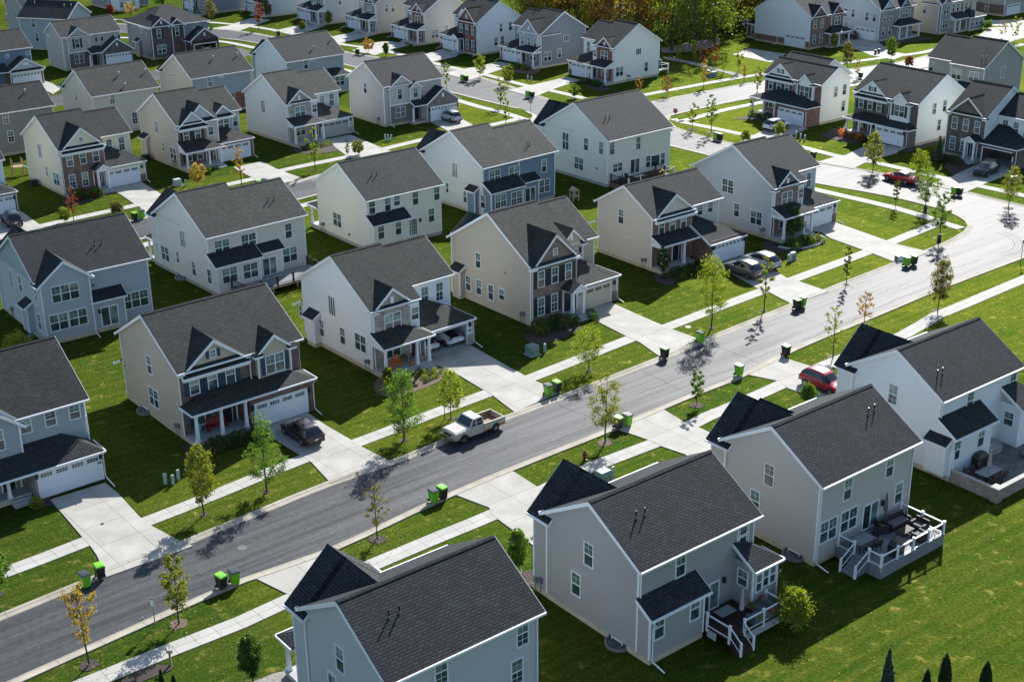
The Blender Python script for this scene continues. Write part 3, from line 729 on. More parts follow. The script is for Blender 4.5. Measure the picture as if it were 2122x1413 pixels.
# ---------------------------------------------------------------- measured data (metres)
CAM = (2844.5831, 0.39462, -0.00975)
HOUSES = [
('pale blue-grey two-storey house with dark roof at the bottom centre, lowest of the near row', -6.88, 60.58, 0.6695, False, [
('mass',0,10.47,0,8.66,0,6.3,.6,'x','s_lightgrey','r_black',{'tr':'trim'}),
('wing',.02,5.6,4.33,10.01,8.66,6.0,.9,'s_lightgrey','r_black'),
('lean','B',8.66,5.8,10.47,3.4,0,2.8,.42,False,True,'s_lightgrey','r_black'),
('porch','B',10.01,0,5.2,1.6,2.9,.4,True,True,'r_black',[0.25,3.0,4.9],{'slab':0.4}),
('win','L',0,4.7,5.02,'s'),
('win','L',0,5.75,2.61,'s'),
('win','F',0,3.55,5.22,'sg'),
('win','F',0,9.31,5.21,'sg'),
('win','F',0,8.88,2.76,'sg'),
('pipes',[(1.98,2.56,8.07),(2.68,2.56,8.07)]),
('spout','F',0,10.37,6.3),
('dot','L',0,5.9,3.1)]),
('grey two-storey house with black shed roof bump-out, lattice deck and window well', 7.53, 71.13, 0.6732, False, [
('mass',0,10.33,0,8.68,0,6.46,.59,'x','s_grey','r_black',{'tr':'trim'}),
('wing',.02,5.6,4.34,10.03,8.68,6.0,.9,'s_grey','r_black'),
('lean','B',8.68,5.8,10.33,3.4,0,2.8,.42,False,True,'s_grey','r_black'),
('lean','F',0,0,4.75,1.1,0,3.55,.6,False,False,'s_grey','r_black',{'o':0.35,'oe':0.22}),
('win','L',0,4.5,5.3,'s'),
('win','L',0,5.67,2.56,'s'),
('win','F',0,3.57,5.31,'s'),
('win','F',-1.1,.77,2.54,'s'),
('win','F',-1.1,3.87,2.57,'s'),
('lean','F',0,8.55,10.9,1.7,0,3.8,.6,False,True,'s_grey','r_black',{'o':0.3,'oe':0.2}),
('win','F',-1.7,9.1,2.6,'n'),
('win','F',-1.7,9.75,2.75,'n'),
('win','F',-1.7,10.4,2.75,'n'),
('win','F',0,9.33,5.33,'s'),
('win','L',8.55,-.85,2.75,'sh'),
('win','F',0,9.16,5.19,'s'),
('patio','F',0,6.35,.75),
('lamp','F',0,7.6,2.6),
('pipes',[(2.0,2.42,8.13),(2.71,2.4,8.11)]),
('spout','F',0,.12,6.46,{'z0':3.6,'out':0.3}),
('spout','F',-1.1,.2,3.0),
('spout','F',-1.7,10.8,3.0),
('well','L',0,1.75),
('meter','L',0,9.2)]),
('light grey-brown two-storey house with a raised deck and white railing behind it', 20.67, 81.39, 0.6709, False, [
('mass',0,10.33,0,8.72,0,6.45,.59,'x','s_greywarm','r_black',{'tr':'trim'}),
('wing',.02,5.6,4.36,10.07,8.72,6.0,.9,'s_greywarm','r_black'),
('mass',2.4,6.2,4.36,9.22,3.0,6.15,.95,'y','s_greywarm','r_black',{'o':0.25,'r':0.2}),
('lean','B',8.72,5.8,10.33,3.4,0,2.8,.42,False,True,'s_greywarm','r_black'),
('win','L',0,4.44,5.34,'s'),
('win','L',0,5.59,2.8,'s'),
('win','F',0,2.96,5.06,'s'),
('win','F',0,1.2,2.5,'d'),
('win','F',0,3.4,2.52,'d'),
('win','F',0,7.58,5.28,'s'),
('win','F',0,8.99,2.66,'s'),
('patio','F',0,5.85,.95),
('lamp','F',0,7.15,2.5),
('pipes',[(8.12,2.61,8.23),(8.87,2.68,8.27)]),
('spout','F',0,.12,6.45),
('spout','F',0,10.23,6.45,{'out':0.4}),
('well','L',0,1.8),
('lean','R',10.33,4.2,6.6,.7,0,3.4,.6,False,False,'s_white','r_black')]),
('white two-storey house with a stone-walled patio at the right edge', 32.62, 94.53, 0.6602, False, [
('mass',0,10.21,0,8.53,0,6.49,.6,'x','s_white','r_black',{'tr':'trim'}),
('wing',.02,5.6,4.26,9.88,8.53,6.0,.9,'s_white','r_black'),
('lean','B',8.53,5.8,10.21,3.4,0,2.8,.42,False,True,'s_white','r_black'),
('lean','F',0,0,5.0,1.5,0,3.85,.6,False,False,'s_white','r_black',{'o':0.35,'oe':0.22}),
('win','L',0,4.34,5.36,'sg'),
('win','F',0,3.83,5.23,'s'),
('win','F',0,9.53,5.3,'s'),
('win','F',-1.5,.51,2.61,'s'),
('win','F',-1.5,3.6,2.76,'s'),
('lean','F',0,8.2,11.9,1.9,0,3.9,.6,False,True,'s_white','r_black'),
('win','F',-1.9,9.6,2.75,'n'),
('win','F',-1.9,10.3,2.75,'n'),
('win','L',8.2,-.95,2.7,'sh'),
('patio','F',0,6.6,.6),
('pipes',[(1.25,1.45,7.59),(1.89,1.46,7.6)]),
('lean','L',0,-1.2,.5,.5,.5,3.2,.6,False,False,'s_white','r_black'),
('spout','F',-1.5,.15,3.0),
('spout','F',0,.12,6.49,{'z0':3.8,'out':0.3})]),
('tan house with brown brick front, blue shutters and red porch bench', -27.05, 101.63, 0.6854, False, [
('mass',0,11.28,0,11.04,0,6.23,.58,'x','s_beige','r_brown'),
('clad','F',0,.03,11.25,.42,6.28,'b_plum',{'name':'brick_front'}),
('fgab',.35,6.05,-.12,4.25,5.7,5.95,.77,'s_beige','r_brown',0,.25),
('pent','F',-.12,.2,6.2,5.75,'r_brown',{'dep':0.45,'k':0.5}),
('mass',6.95,10.15,-.55,3.2,3.3,5.9,.85,'y','s_beige','r_brown',{'o':0.3,'r':0.2}),
('returns','F',-.55,6.8,10.3,6.0,'r_brown'),
('win','F',-.06,1.27,4.75,'s',{'sh':'shutterblue'}),
('win','F',-.06,2.92,4.75,'s',{'sh':'shutterblue'}),
('win','F',-.06,4.57,4.75,'s',{'sh':'shutterblue'}),
('win','F',-.55,8.55,4.82,'d',{'sh':'shutterblue'}),
('win','F',-.12,3.15,7.05,'q',{'sh':None}),
('clad','F',-.12,2.5,2.8,6.7,7.4,'shutterblue',{'name':'shutter'}),
('clad','F',-.12,3.5,3.8,6.7,7.4,'shutterblue',{'name':'shutter'}),
('porch','F',0,0,5.05,1.95,3.2,.36,True,False,'r_brown',[0.3,2.55,4.8],{'roof':False,'slab':0.5}),
('leanroof','F',0,0,11.28,1.95,3.2,.36,True,True,'r_brown'),
('beam','F',0,0,5.15,1.95,3.2),
('garagebox','F',0,5.15,11.28,1.95,3.2,'b_plum'),
('gdoor','F',-1.95,8.05,{'mat':'gdoor'}),
('lamp','F',-1.95,5.3,2.1),
('lamp','F',-1.95,10.8,2.1),
('num','F',-1.95,5.25,1.6),
('win','F',-.06,1.5,1.9,'s',{'sh':'shutterblue'}),
('door','F',-.06,3.9,.5),
('spout','F',-1.95,11.23,2.9),
('spout','F',-.1,6.4,6.1,{'z0':3.9,'out':0.15}),
('win','L',0,5.4,5.08,'s'),
('win','L',0,5.25,2.11,'d'),
('well','L',0,7.4),
('meter','L',0,.9),
('lean','B',11.04,6.0,11.28,1.6,0,3.0,.6,False,False,'s_beige','r_brown'),
('leanroof','B',11.04,0,4.5,1.3,3.0,.5,False,False,'r_brown'),
('dot','L',0,10.6,3.3)]),
('white house with grey stone gable and a white sports car in its open garage', -12.7, 114.83, 0.6911, False, [
('mass',0,5.35,0,11.69,0,6.27,.6,'x','s_white','r_brown',{'nb':(0,1)}),
('mass',5.35,11.4,3.2,11.69,0,6.27,.6,'x','s_white','r_brown',{'nb':(1,0)}),
('fgab',.2,4.4,-.12,3.49,2.9,6.0,.83,'t_tan','r_brown',0,.3),
('returns','F',-.12,.1,4.5,6.1,'r_brown'),
('clad','F',0,.03,4.35,.42,3.0,'t_tan',{'name':'stone_front'}),
('win','F',-.12,2.3,4.65,'d'),
('win','F',-.12,2.3,6.75,'v'),
('win','F',0,4.88,4.75,'sh'),
('win','F',3.2,8.35,4.7,'tall'),
('win','F',3.2,10.1,4.7,'tall'),
('band','F',3.2,7.8,8.9,5.6,.16),
('band','F',3.2,9.55,10.65,5.6,.16),
('porch','F',0,0,5.3,1.9,3.2,.42,False,True,'r_brown',[0.25,3.75,5.1],{'steps':4.5,'slab':0.55,'swm':'s_white'}),
('win','F',-.05,2.2,1.95,'d'),
('door','F',0,4.75,.55,'doordark',{'lite':False}),
('leanroof','F',3.2,5.45,11.4,3.45,2.75,.5,False,True,'r_brown'),
('garage_open','F',3.2,5.75,11.4,3.45,8.2,4.88,2.3,2.85,'s_white'),
('gdoor','F',-.25,8.2,{'open_':True}),
('clad','F',-.25,10.65,11.43,.05,1.1,'t_tan',{'d':0.1,'name':'stone_base'}),
('clad','F',-.25,5.72,5.9,.05,1.1,'t_tan',{'d':0.1,'name':'stone_base'}),
('lamp','F',-.25,11.0,2.1),
('lamp','F',-.25,5.62,2.1),
('spout','F',-.25,11.45,2.8,{'out':1.3}),
('spout','F',0,.12,5.9,{'z0':3.0,'out':0.2}),
('spout','F',-1.9,.1,2.8),
('num','F',-.25,11.0,1.5),
('win','L',0,6.39,4.86,'l'),
('win','L',0,8.49,2.0,'s'),
('win','L',0,4.83,2.3,'s'),
('win','L',0,1.84,2.55,'d'),
('lean','L',0,8.8,10.3,.65,0,3.0,.6,False,False,'s_white','r_black'),
('leanroof','B',11.69,0,4.2,1.3,3.1,.55,False,False,'r_brown'),
('meter','L',0,.6),
('win','L',0,12.14,2.6,'n')]),
('blue-grey house with brick gable facing the big lawn beside the street bend', 30.22, 152.19, 0.6732, False, [
('mass',0,5.35,0,12.69,0,6.36,.58,'x','s_lightgrey','r_char',{'nb':(0,1)}),
('mass',5.35,11.4,3.2,12.69,0,6.36,.58,'x','s_lightgrey','r_char',{'nb':(1,0)}),
('fgab',.2,4.4,-.12,3.41,2.9,6.0,.83,'b_tan','r_char',0,.3),
('returns','F',-.12,.1,4.5,6.1,'r_char'),
('clad','F',0,.03,4.35,.42,3.0,'b_tan',{'name':'stone_front'}),
('win','F',-.12,2.3,4.65,'d'),
('win','F',-.12,2.3,6.75,'v'),
('win','F',0,4.88,4.75,'sh'),
('win','F',3.2,8.35,4.7,'tall'),
('win','F',3.2,10.1,4.7,'tall'),
('band','F',3.2,7.8,8.9,5.6,.16),
('band','F',3.2,9.55,10.65,5.6,.16),
('porch','F',0,0,5.3,1.9,3.2,.42,False,True,'r_char',[0.25,3.75,5.1],{'steps':4.5,'slab':0.55,'swm':'s_lightgrey'}),
('win','F',-.05,2.2,1.95,'d'),
('door','F',0,4.75,.55,'doordark',{'lite':False}),
('leanroof','F',3.2,5.45,11.4,3.45,2.75,.5,False,True,'r_char'),
('garagebox','F',3.2,5.75,11.4,3.45,2.85,'s_lightgrey'),
('gdoor','F',-.25,8.2,{'mat':'gdoor'}),
('clad','F',-.25,10.65,11.43,.05,1.1,'b_tan',{'d':0.1,'name':'stone_base'}),
('clad','F',-.25,5.72,5.9,.05,1.1,'b_tan',{'d':0.1,'name':'stone_base'}),
('lamp','F',-.25,11.0,2.1),
('lamp','F',-.25,5.62,2.1),
('spout','F',-.25,11.45,2.8,{'out':1.3}),
('spout','F',0,.12,5.9,{'z0':3.0,'out':0.2}),
('spout','F',-1.9,.1,2.8),
('num','F',-.25,11.0,1.5),
('win','L',0,6.98,5.01,'dg'),
('win','L',0,5.39,2.41,'s'),
('win','L',0,2.3,2.18,'d'),
('meter','L',0,1.0)]),
('pale grey house with stone gable and a grey garage door in the second row', -32.71, 198.37, 0.7134, False, [
('mass',0,5.35,0,11.48,0,6.17,.59,'x','s_paleg','r_taupe',{'nb':(0,1)}),
('mass',5.35,11.4,3.2,11.48,0,6.17,.59,'x','s_paleg','r_taupe',{'nb':(1,0)}),
('fgab',.2,4.4,-.12,3.69,2.9,6.0,.83,'t_tan','r_taupe',0,.3),
('returns','F',-.12,.1,4.5,6.1,'r_taupe'),
('clad','F',0,.03,4.35,.42,3.0,'t_tan',{'name':'stone_front'}),
('win','F',-.12,2.3,4.65,'d'),
('win','F',-.12,2.3,6.75,'v'),
('win','F',0,4.88,4.75,'sh'),
('win','F',3.2,8.35,4.7,'tall'),
('win','F',3.2,10.1,4.7,'tall'),
('band','F',3.2,7.8,8.9,5.6,.16),
('band','F',3.2,9.55,10.65,5.6,.16),
('porch','F',0,0,5.3,1.9,3.2,.42,False,True,'r_taupe',[0.25,3.75,5.1],{'steps':4.5,'slab':0.55,'swm':'s_paleg'}),
('win','F',-.05,2.2,1.95,'d'),
('door','F',0,4.75,.55,'doordark',{'lite':False}),
('leanroof','F',3.2,5.45,11.4,3.45,2.75,.5,False,True,'r_taupe'),
('garagebox','F',3.2,5.75,11.4,3.45,2.85,'s_paleg'),
('gdoor','F',-.25,8.2,{'mat':'gdoorgrey'}),
('clad','F',-.25,10.65,11.43,.05,1.1,'t_tan',{'d':0.1,'name':'stone_base'}),
('clad','F',-.25,5.72,5.9,.05,1.1,'t_tan',{'d':0.1,'name':'stone_base'}),
('lamp','F',-.25,11.0,2.1),
('lamp','F',-.25,5.62,2.1),
('spout','F',-.25,11.45,2.8,{'out':1.3}),
('spout','F',0,.12,5.9,{'z0':3.0,'out':0.2}),
('spout','F',-1.9,.1,2.8),
('num','F',-.25,11.0,1.5),
('win','L',0,6.38,4.73,'l')]),
('beige house with tan brick gable, dark shutters and small gabled entry', 1.9, 126.1, 0.6902, False, [
('mass',0,6.05,0,12.79,0,6.22,.61,'x','s_beige','r_taupe',{'nb':(0,1)}),
('mass',6.05,11.4,3.2,12.79,0,6.22,.61,'x','s_beige','r_taupe',{'nb':(1,0)}),
('clad','F',0,.03,6.0,.42,6.0,'b_tan',{'name':'brick_front'}),
('fgab',.2,6.0,-.06,5.17,5.8,5.95,.97,'b_tan','r_taupe',0,.25),
('returns','F',-.06,.05,6.15,6.1,'r_taupe'),
('win','F',-.06,1.25,4.72,'s',{'sh':'shutter'}),
('win','F',-.06,3.05,4.72,'s',{'sh':'shutter'}),
('win','F',-.06,4.85,4.72,'s',{'sh':'shutter'}),
('win','F',-.06,1.25,1.85,'tall',{'sh':'shutter'}),
('win','F',-.06,3.0,1.85,'tall',{'sh':'shutter'}),
('win','F',-.06,3.1,7.15,'q'),
('mass',6.3,9.4,2.7,6.4,2.9,6.0,1.0,'y','s_beige','r_taupe',{'o':0.3,'r':0.2}),
('win','F',2.7,7.75,4.75,'d',{'sh':'shutter'}),
('win','F',2.7,7.75,6.9,'v'),
('returns','F',2.7,6.2,9.5,6.1,'r_taupe'),
('stoop','F',0,4.05,5.75,1.6,3.15,.62,'r_taupe',[4.2,5.6],{'slab':0.5}),
('door','F',-.06,4.7,.5,'doordark'),
('leanroof','F',3.2,6.1,11.4,3.55,2.95,.52,False,True,'r_taupe'),
('garagebox','F',3.2,6.1,11.4,3.5,2.95,'s_beige'),
('gdoor','F',-.3,8.15,{'w':4.6,'mat':'gdoortan'}),
('clad','F',-.3,10.65,11.43,.05,1.1,'b_tan',{'d':0.1,'name':'brick_base'}),
('lamp','F',-.3,10.95,2.1),
('spout','F',-.3,11.45,2.9,{'out':1.0}),
('spout','F',0,.12,5.9),
('win','L',0,6.22,1.85,'s'),
('win','L',0,8.23,4.77,'s'),
('win','L',0,9.98,1.82,'s'),
('win','L',0,8.21,1.88,'s'),
('win','L',0,6.25,1.84,'s'),
('win','L',0,4.51,2.12,'sh'),
('lean','L',0,10.6,12.0,.65,0,3.1,.6,False,False,'s_beige','r_brown'),
('meter','L',0,1.0),
('mass',1.6,5.6,6.39,14.09,0,6.0,.75,'y','s_beige','r_taupe'),
('dot','L',0,3.9,4.6)]),
('cream-yellow house with red-brown brick front and a maroon front door beside a red maple', -58.1, 172.72, 0.7086, False, [
('mass',0,6.05,0,11.35,0,6.27,.59,'x','s_cyellow','r_char',{'nb':(0,1)}),
('mass',6.05,11.4,3.2,11.35,0,6.27,.59,'x','s_cyellow','r_char',{'nb':(1,0)}),
('clad','F',0,.03,6.0,.42,6.0,'b_brown',{'name':'brick_front'}),
('fgab',.2,6.0,-.06,4.85,5.8,5.95,.9,'s_cyellow','r_char',0,.25),
('pent','F',-.06,.2,6.0,5.75,'r_char',{'dep':0.35,'k':0.5}),
('win','F',-.06,1.25,4.72,'s'),
('win','F',-.06,3.05,4.72,'s'),
('win','F',-.06,4.85,4.72,'s'),
('win','F',-.06,1.25,1.85,'tall'),
('win','F',-.06,3.0,1.85,'tall'),
('win','F',-.06,3.1,7.15,'q'),
('win','F',3.2,8.3,4.75,'tall'),
('win','F',3.2,10.1,4.75,'tall'),
('stoop','F',0,4.05,5.75,1.6,3.15,.62,'r_char',[4.2,5.6],{'slab':0.5}),
('door','F',-.06,4.7,.5,'doorred'),
('leanroof','F',3.2,6.1,11.4,3.55,2.95,.52,False,True,'r_char'),
('garagebox','F',3.2,6.1,11.4,3.5,2.95,'s_cyellow'),
('gdoor','F',-.3,8.15,{'w':4.6,'mat':'gdoor'}),
('clad','F',-.3,10.65,11.43,.05,1.1,'b_brown',{'d':0.1,'name':'brick_base'}),
('lamp','F',-.3,10.95,2.1),
('spout','F',-.3,11.45,2.9,{'out':1.0}),
('spout','F',0,.12,5.9),
('win','L',0,6.27,4.93,'l'),
('win','L',0,4.83,2.46,'n'),
('win','L',0,1.98,2.0,'d')]),
('beige house with reddish brick ground floor and a white garage door with hinges', 15.34, 141.96, 0.6779, False, [
('mass',0,6.1,0,8.76,0,6.07,.59,'x','s_beigel','r_char',{'nb':(0,1)}),
('mass',6.1,11.4,.9,8.76,0,6.07,.59,'x','s_beigel','r_char',{'nb':(1,0)}),
('clad','F',0,.03,6.05,.42,6.0,'b_brown',{'name':'brick_front'}),
('fgab',.3,6.05,-.12,4.36,5.8,5.95,.75,'s_beigel','r_char',0,.25),
('pent','F',-.12,.2,6.15,5.75,'r_black'),
('win','F',-.06,1.31,4.8,'s'),
('win','F',-.06,3.0,4.8,'s'),
('win','F',-.06,4.7,4.8,'s'),
('win','F',.9,6.75,5.1,'sh'),
('win','F',.9,8.3,5.1,'sh'),
('win','F',.9,9.95,5.1,'sh'),
('porch','F',0,0,5.3,1.5,3.3,.45,False,False,'r_black',[0.2,3.7],{'slab':0.5,'swm':'s_beigel'}),
('door','F',-.06,3.6,.5),
('win','F',-.06,1.9,1.8,'s'),
('leanroof','F',.9,6.0,11.5,3.9,2.6,.5,False,True,'r_char'),
('garagebox','F',.9,6.2,11.5,3.9,2.8,'b_brown'),
('gdoor','F',-3.0,9.0,{'style':8}),
('win','L',0,4.91,5.1,'s'),
('win','L',0,3.85,2.8,'b'),
('leanroof','B',8.76,0,3.5,1.3,3.1,.5,False,False,'r_black'),
('meter','L',0,.9),
('lamp','F',-3.0,11.45,2.0),
('lamp','F',-3.0,6.45,2.0)]),
('grey-tan house with two overlapping front gables, dark shutters and autumn porch decorations', -45.68, 185.07, 0.7032, False, [
('mass',0,6.3,0,11.26,0,6.37,.59,'x','s_greytan','r_brown',{'nb':(0,1)}),
('mass',6.3,11.4,3.0,11.26,0,6.37,.59,'x','s_greytan','r_brown',{'nb':(1,0)}),
('clad','F',0,.03,4.3,.42,6.0,'b_brown',{'name':'brick_front'}),
('mass',1.3,6.2,.2,5.5,5.8,6.1,.95,'y','s_lightgrey','r_brown',{'o':0.3,'r':0.2}),
('fgab',.2,4.35,-.15,3.36,5.8,5.95,.88,'s_lightgrey','r_brown',0,.25),
('pent','F',-.15,.1,4.45,5.8,'r_black'),
('win','F',-.06,1.27,4.72,'s',{'sh':'shutter'}),
('win','F',-.06,3.06,4.72,'s',{'sh':'shutter'}),
('win','F',0,5.1,4.75,'sh'),
('mass',7.0,10,2.4,5.5,3.3,6.0,.85,'y','s_bluegrey','r_brown',{'o':0.3,'r':0.2}),
('win','F',2.4,8.5,4.75,'d'),
('win','F',3.0,10.65,4.75,'s'),
('pent','F',2.4,6.9,10.1,5.9,'r_black'),
('porch','F',0,0,5.6,2.0,2.95,.5,False,True,'r_brown',[0.2,3.6,5.4],{'steps':4.9,'slab':0.6}),
('win','F',-.06,1.4,1.9,'s',{'sh':'shutter'}),
('win','F',-.06,3.1,1.9,'s'),
('door','F',-.05,4.6,.55),
('leanroof','F',3.0,5.9,11.4,3.2,2.85,.5,False,True,'r_brown'),
('garagebox','F',3.0,6.0,11.4,3.2,2.85,'b_brown'),
('gdoor','F',-.2,8.4),
('win','L',0,6.07,5.04,'l'),
('win','L',0,4.63,2.49,'n'),
('win','L',0,1.82,2.06,'d'),
('lean','L',0,8.9,10.4,.6,0,3.0,.6,False,False,'s_greytan','r_black'),
('meter','L',0,1.4),
('spout','F',-.2,11.45,2.8)]),
('grey house with brick gabled garage and a silver suv in front', -19.33, 209.03, 0.6633, False, [
('mass',0,10.88,0,9.92,0,6.3,.59,'x','s_greywarm','r_char'),
('mass',.9,5.2,-.3,4.5,0,5.95,.72,'y','s_greywarm','r_char',{'o':0.35,'r':0.25}),
('clad','F',-.3,.95,5.15,.42,3.1,'b_grey',{'name':'brick_front'}),
('band','F',-.3,.9,5.2,3.1,.18,.08),
('win','F',-.3,2.75,4.8,'s'),
('win','F',-.3,2.75,1.95,'d'),
('mass',4.5,6.5,-.6,3.0,3.3,5.6,.75,'y','s_greywarm','r_char',{'o':0.2,'r':0.2}),
('win','F',-.6,5.5,4.75,'s'),
('mass',6.7,12.6,-2.0,4.0,0,3.0,.68,'y','s_greywarm','r_char',{'o':0.3,'r':0.25}),
('clad','F',-2.0,6.73,12.57,.1,3.0,'b_grey',{'name':'brick_front','gab':(3.0,.68,.3)}),
('gdoor','F',-2.06,9.75,{'style':8}),
('win','F',-2.05,9.65,4.0,'v'),
('leanroof','F',0,4.6,7.0,1.6,2.95,.5,False,False,'r_char'),
('porch','F',0,4.2,6.7,1.7,2.95,.5,False,False,'r_char',[4.35],{'roof':False,'slab':0.35}),
('door','F',0,5.9,.35),
('lamp','F',-2.06,7.0,2.0),
('lamp','F',-2.06,12.3,2.0),
('spout','F',-.3,.85,5.9),
('win','L',0,5.15,5.23,'s'),
('meter','L',0,1.5)]),
('taupe house with dark brick gabled garage and white door, third row at the left', -82.25, 254.54, 0.7009, False, [
('mass',0,11.45,0,7.19,0,6.2,.61,'x','s_greytan','r_taupe'),
('mass',.9,5.2,-.3,4.5,0,5.95,.72,'y','s_greytan','r_taupe',{'o':0.35,'r':0.25}),
('clad','F',-.3,.95,5.15,.42,3.1,'b_umber',{'name':'brick_front'}),
('band','F',-.3,.9,5.2,3.1,.18,.08),
('win','F',-.3,2.75,4.8,'s',{'sh':'shutter'}),
('win','F',-.3,2.75,1.95,'d'),
('mass',6.7,12.6,-2.0,4.0,0,3.0,.68,'y','s_greytan','r_taupe',{'o':0.3,'r':0.25}),
('clad','F',-2.0,6.73,12.57,.1,3.0,'b_umber',{'name':'brick_front','gab':(3.0,.68,.3)}),
('gdoor','F',-2.06,9.75,{'style':8}),
('win','F',-2.05,9.65,4.0,'v'),
('leanroof','F',0,4.6,7.0,1.6,2.95,.5,False,False,'r_taupe'),
('porch','F',0,4.2,6.7,1.7,2.95,.5,False,False,'r_taupe',[4.35],{'roof':False,'slab':0.35}),
('door','F',0,5.9,.35),
('lamp','F',-2.06,7.0,2.0),
('lamp','F',-2.06,12.3,2.0),
('spout','F',-.3,.85,5.9),
('win','F',0,7.2,5.0,'q',{'sh':'shutter'}),
('win','F',0,10.6,5.0,'q',{'sh':'shutter'}),
('win','L',0,3.13,2.32,'n'),
('win','L',0,6.03,5.81,'b')]),
('blue-grey house with stone garage front cut off by the left edge', -42.14, 89.63, 0.6797, False, [
('mass',0,11.4,0,10.43,0,6.3,.62,'x','s_bluegrey','r_char'),
('fgab',.6,6.1,-.12,4.32,5.7,6.0,.87,'s_bluegrey','r_char',0,.25),
('win','F',0,6.65,5.35,'sh'),
('win','F',0,8.58,5.35,'sh'),
('win','F',0,10.5,5.35,'sh'),
('mass',2.2,6.0,-.6,3.0,3.2,5.8,.8,'y','s_bluegrey','r_char'),
('win','F',-.6,4.3,5.1,'s'),
('win','F',-.6,3.1,5.1,'s'),
('leanroof','F',0,-.2,11.4,2.1,2.6,.55,True,True,'r_char'),
('garagebox','F',0,6.0,11.4,2.15,2.6,'t_grey'),
('gdoor','F',-2.15,8.75),
('lamp','F',-2.15,11.2,2.1),
('lamp','F',-2.15,6.15,2.1),
('num','F',-2.15,11.15,1.6),
('porch','F',0,.2,5.95,1.35,2.85,.5,False,False,'r_char',[0.4,4.3],{'roof':False,'slab':0.5,'steps':5.0}),
('beam','F',0,.2,6.0,1.35,2.85),
('door','F',0,4.7,.5),
('spout','F',-2.1,11.45,2.8,{'out':1.6}),
('clad','F',0,.03,5.95,.42,2.9,'t_grey',{'name':'stone_front'}),
('spout','F',0,11.3,6.3,{'z0':4.8,'out':0.2})]),
('white house with brick garage front at the left edge, black suv in its driveway', -71.04, 159.08, 0.68, False, [
('mass',0,11.4,2.9,10.8,0,6.3,.62,'x','s_white','r_char'),
('leanroof','F',2.9,3.0,11.4,3.1,2.85,.5,False,True,'r_char'),
('garagebox','F',2.9,5.5,11.4,3.1,2.85,'b_brown'),
('gdoor','F',-.2,8.6),
('lamp','F',-.2,11.1,2.0),
('win','F',2.9,10.2,4.75,'s'),
('win','F',2.9,8.0,4.75,'s'),
('spout','F',-.2,11.45,2.8,{'out':0.4})]),
('grey-blue house with gabled brick garage and half-round vent at the left edge', -93.74, 237.89, 0.7001, False, [
('mass',0,11.4,0,8.17,0,6.3,.61,'x','s_slate','r_brown'),
('mass',6.3,12.2,-2.4,4.0,0,2.9,.62,'y','b_brown','r_brown'),
('clad','F',-2.4,6.35,12.15,2.7,2.8,'s_lightgrey',{'name':'gable_siding','gab':(2.9,.62,.4)}),
('pent','F',-2.45,6.3,12.2,2.75,'r_brown'),
('gdoor','F',-2.4,9.2,{'style':8}),
('win','F',-2.46,9.25,3.9,'fan'),
('win','F',0,7.11,5.2,'q'),
('win','F',0,10.79,5.2,'q'),
('leanroof','F',0,1.0,6.3,2.0,2.9,.5,False,False,'r_brown'),
('lamp','F',-2.4,11.9,2.0)]),
('dark red brick house with hipped roof, arched windows and a cluttered open garage', -68.43, 264.39, 0.6793, False, [
('hipmass',0,12.11,0,10.2,0,6.24,.55,'s_slategrey','r_char'),
('clad','F',0,.03,6.6,.4,6.0,'b_dark',{'name':'brick_front'}),
('mass',.1,4.4,-.35,4.0,.3,6.0,.75,'y','b_dark','r_char'),
('mass',4.1,7.0,-.2,3.5,.3,6.0,.75,'y','b_dark','r_char'),
('win','F',-.35,1.6,4.9,'s',{'sh':'shutter'}),
('win','F',-.2,5.5,4.9,'s',{'sh':'shutter'}),
('win','F',-.35,1.9,1.9,'d'),
('win','F',-.35,2.3,6.9,'v'),
('win','F',0,9.6,5.1,'s'),
('mass',7.0,12.9,-2.6,3.4,2.4,3.1,.68,'y','b_dark','r_char'),
('garage_open','F',0,7.0,12.9,2.6,9.95,4.6,2.3,3.1,'b_dark'),
('gdoor','F',-2.6,9.95,{'w':4.6,'open_':True}),
('win','F',-2.6,9.95,4.1,'v'),
('door','F',0,6.4,.3),
('win','L',0,6.95,5.63,'sm'),
('win','L',0,4.02,5.35,'n'),
('lean','L',0,4.6,6.0,.6,0,3.0,.6,False,False,'s_slategrey','r_char'),
('meter','L',0,.6)]),
('grey-blue house with steep rear gable wing and sliding patio door at the left edge', -45.5, 123.24, 0.6538, False, [
('mass',0,11.4,0,10.41,0,6.27,.6,'x','s_greyblue','r_black'),
('fgab',0,4.9,-1.2,4.5,0,6.05,.78,'s_greyblue','r_black',0,.35),
('clad','L',0,-1.18,10.38,.42,6.0,'s_lightgrey',{'name':'side_siding'}),  # paler sheet: the brighter light on this end wall put into its colour
('win','F',-1.2,2.37,4.97,'t'),
('win','F',-1.2,1.37,2.18,'d'),
('win','F',-1.2,3.29,2.19,'d'),
('lean','F',0,4.9,8.2,1.0,0,3.35,.6,False,False,'s_greyblue','r_black'),
('win','F',0,9.7,2.14,'t'),
('patio','F',-1.0,6.5,.5),
('spout','F',-1.2,4.8,6.0),
('win','L',-.05,6.79,4.69,'l'),
('win','L',-.05,4.25,4.85,'s'),
('win','L',-.05,-.13,5.02,'n'),
('win','L',-.05,.04,2.16,'s'),
('lean','L',0,1.6,3.1,.7,.6,3.3,.6,False,False,'s_greyblue','r_black'),
('win','L',0,4.3,2.7,'n'),
('pipes',[(7.13,2.31,7.89),(7.84,2.27,7.86)]),
('wing',0,5.2,5.2,11.71,10.41,6.0,.85,'s_greyblue','r_black'),
('dot','F',0,5.6,4.6,{'w':0.2}),
('lamp','F',-1.0,5.5,2.2),
('meter','L',0,8.0)]),
('cream house with stepped roof and a dark-railed deck at its back', -31.75, 136.25, 0.7077, False, [
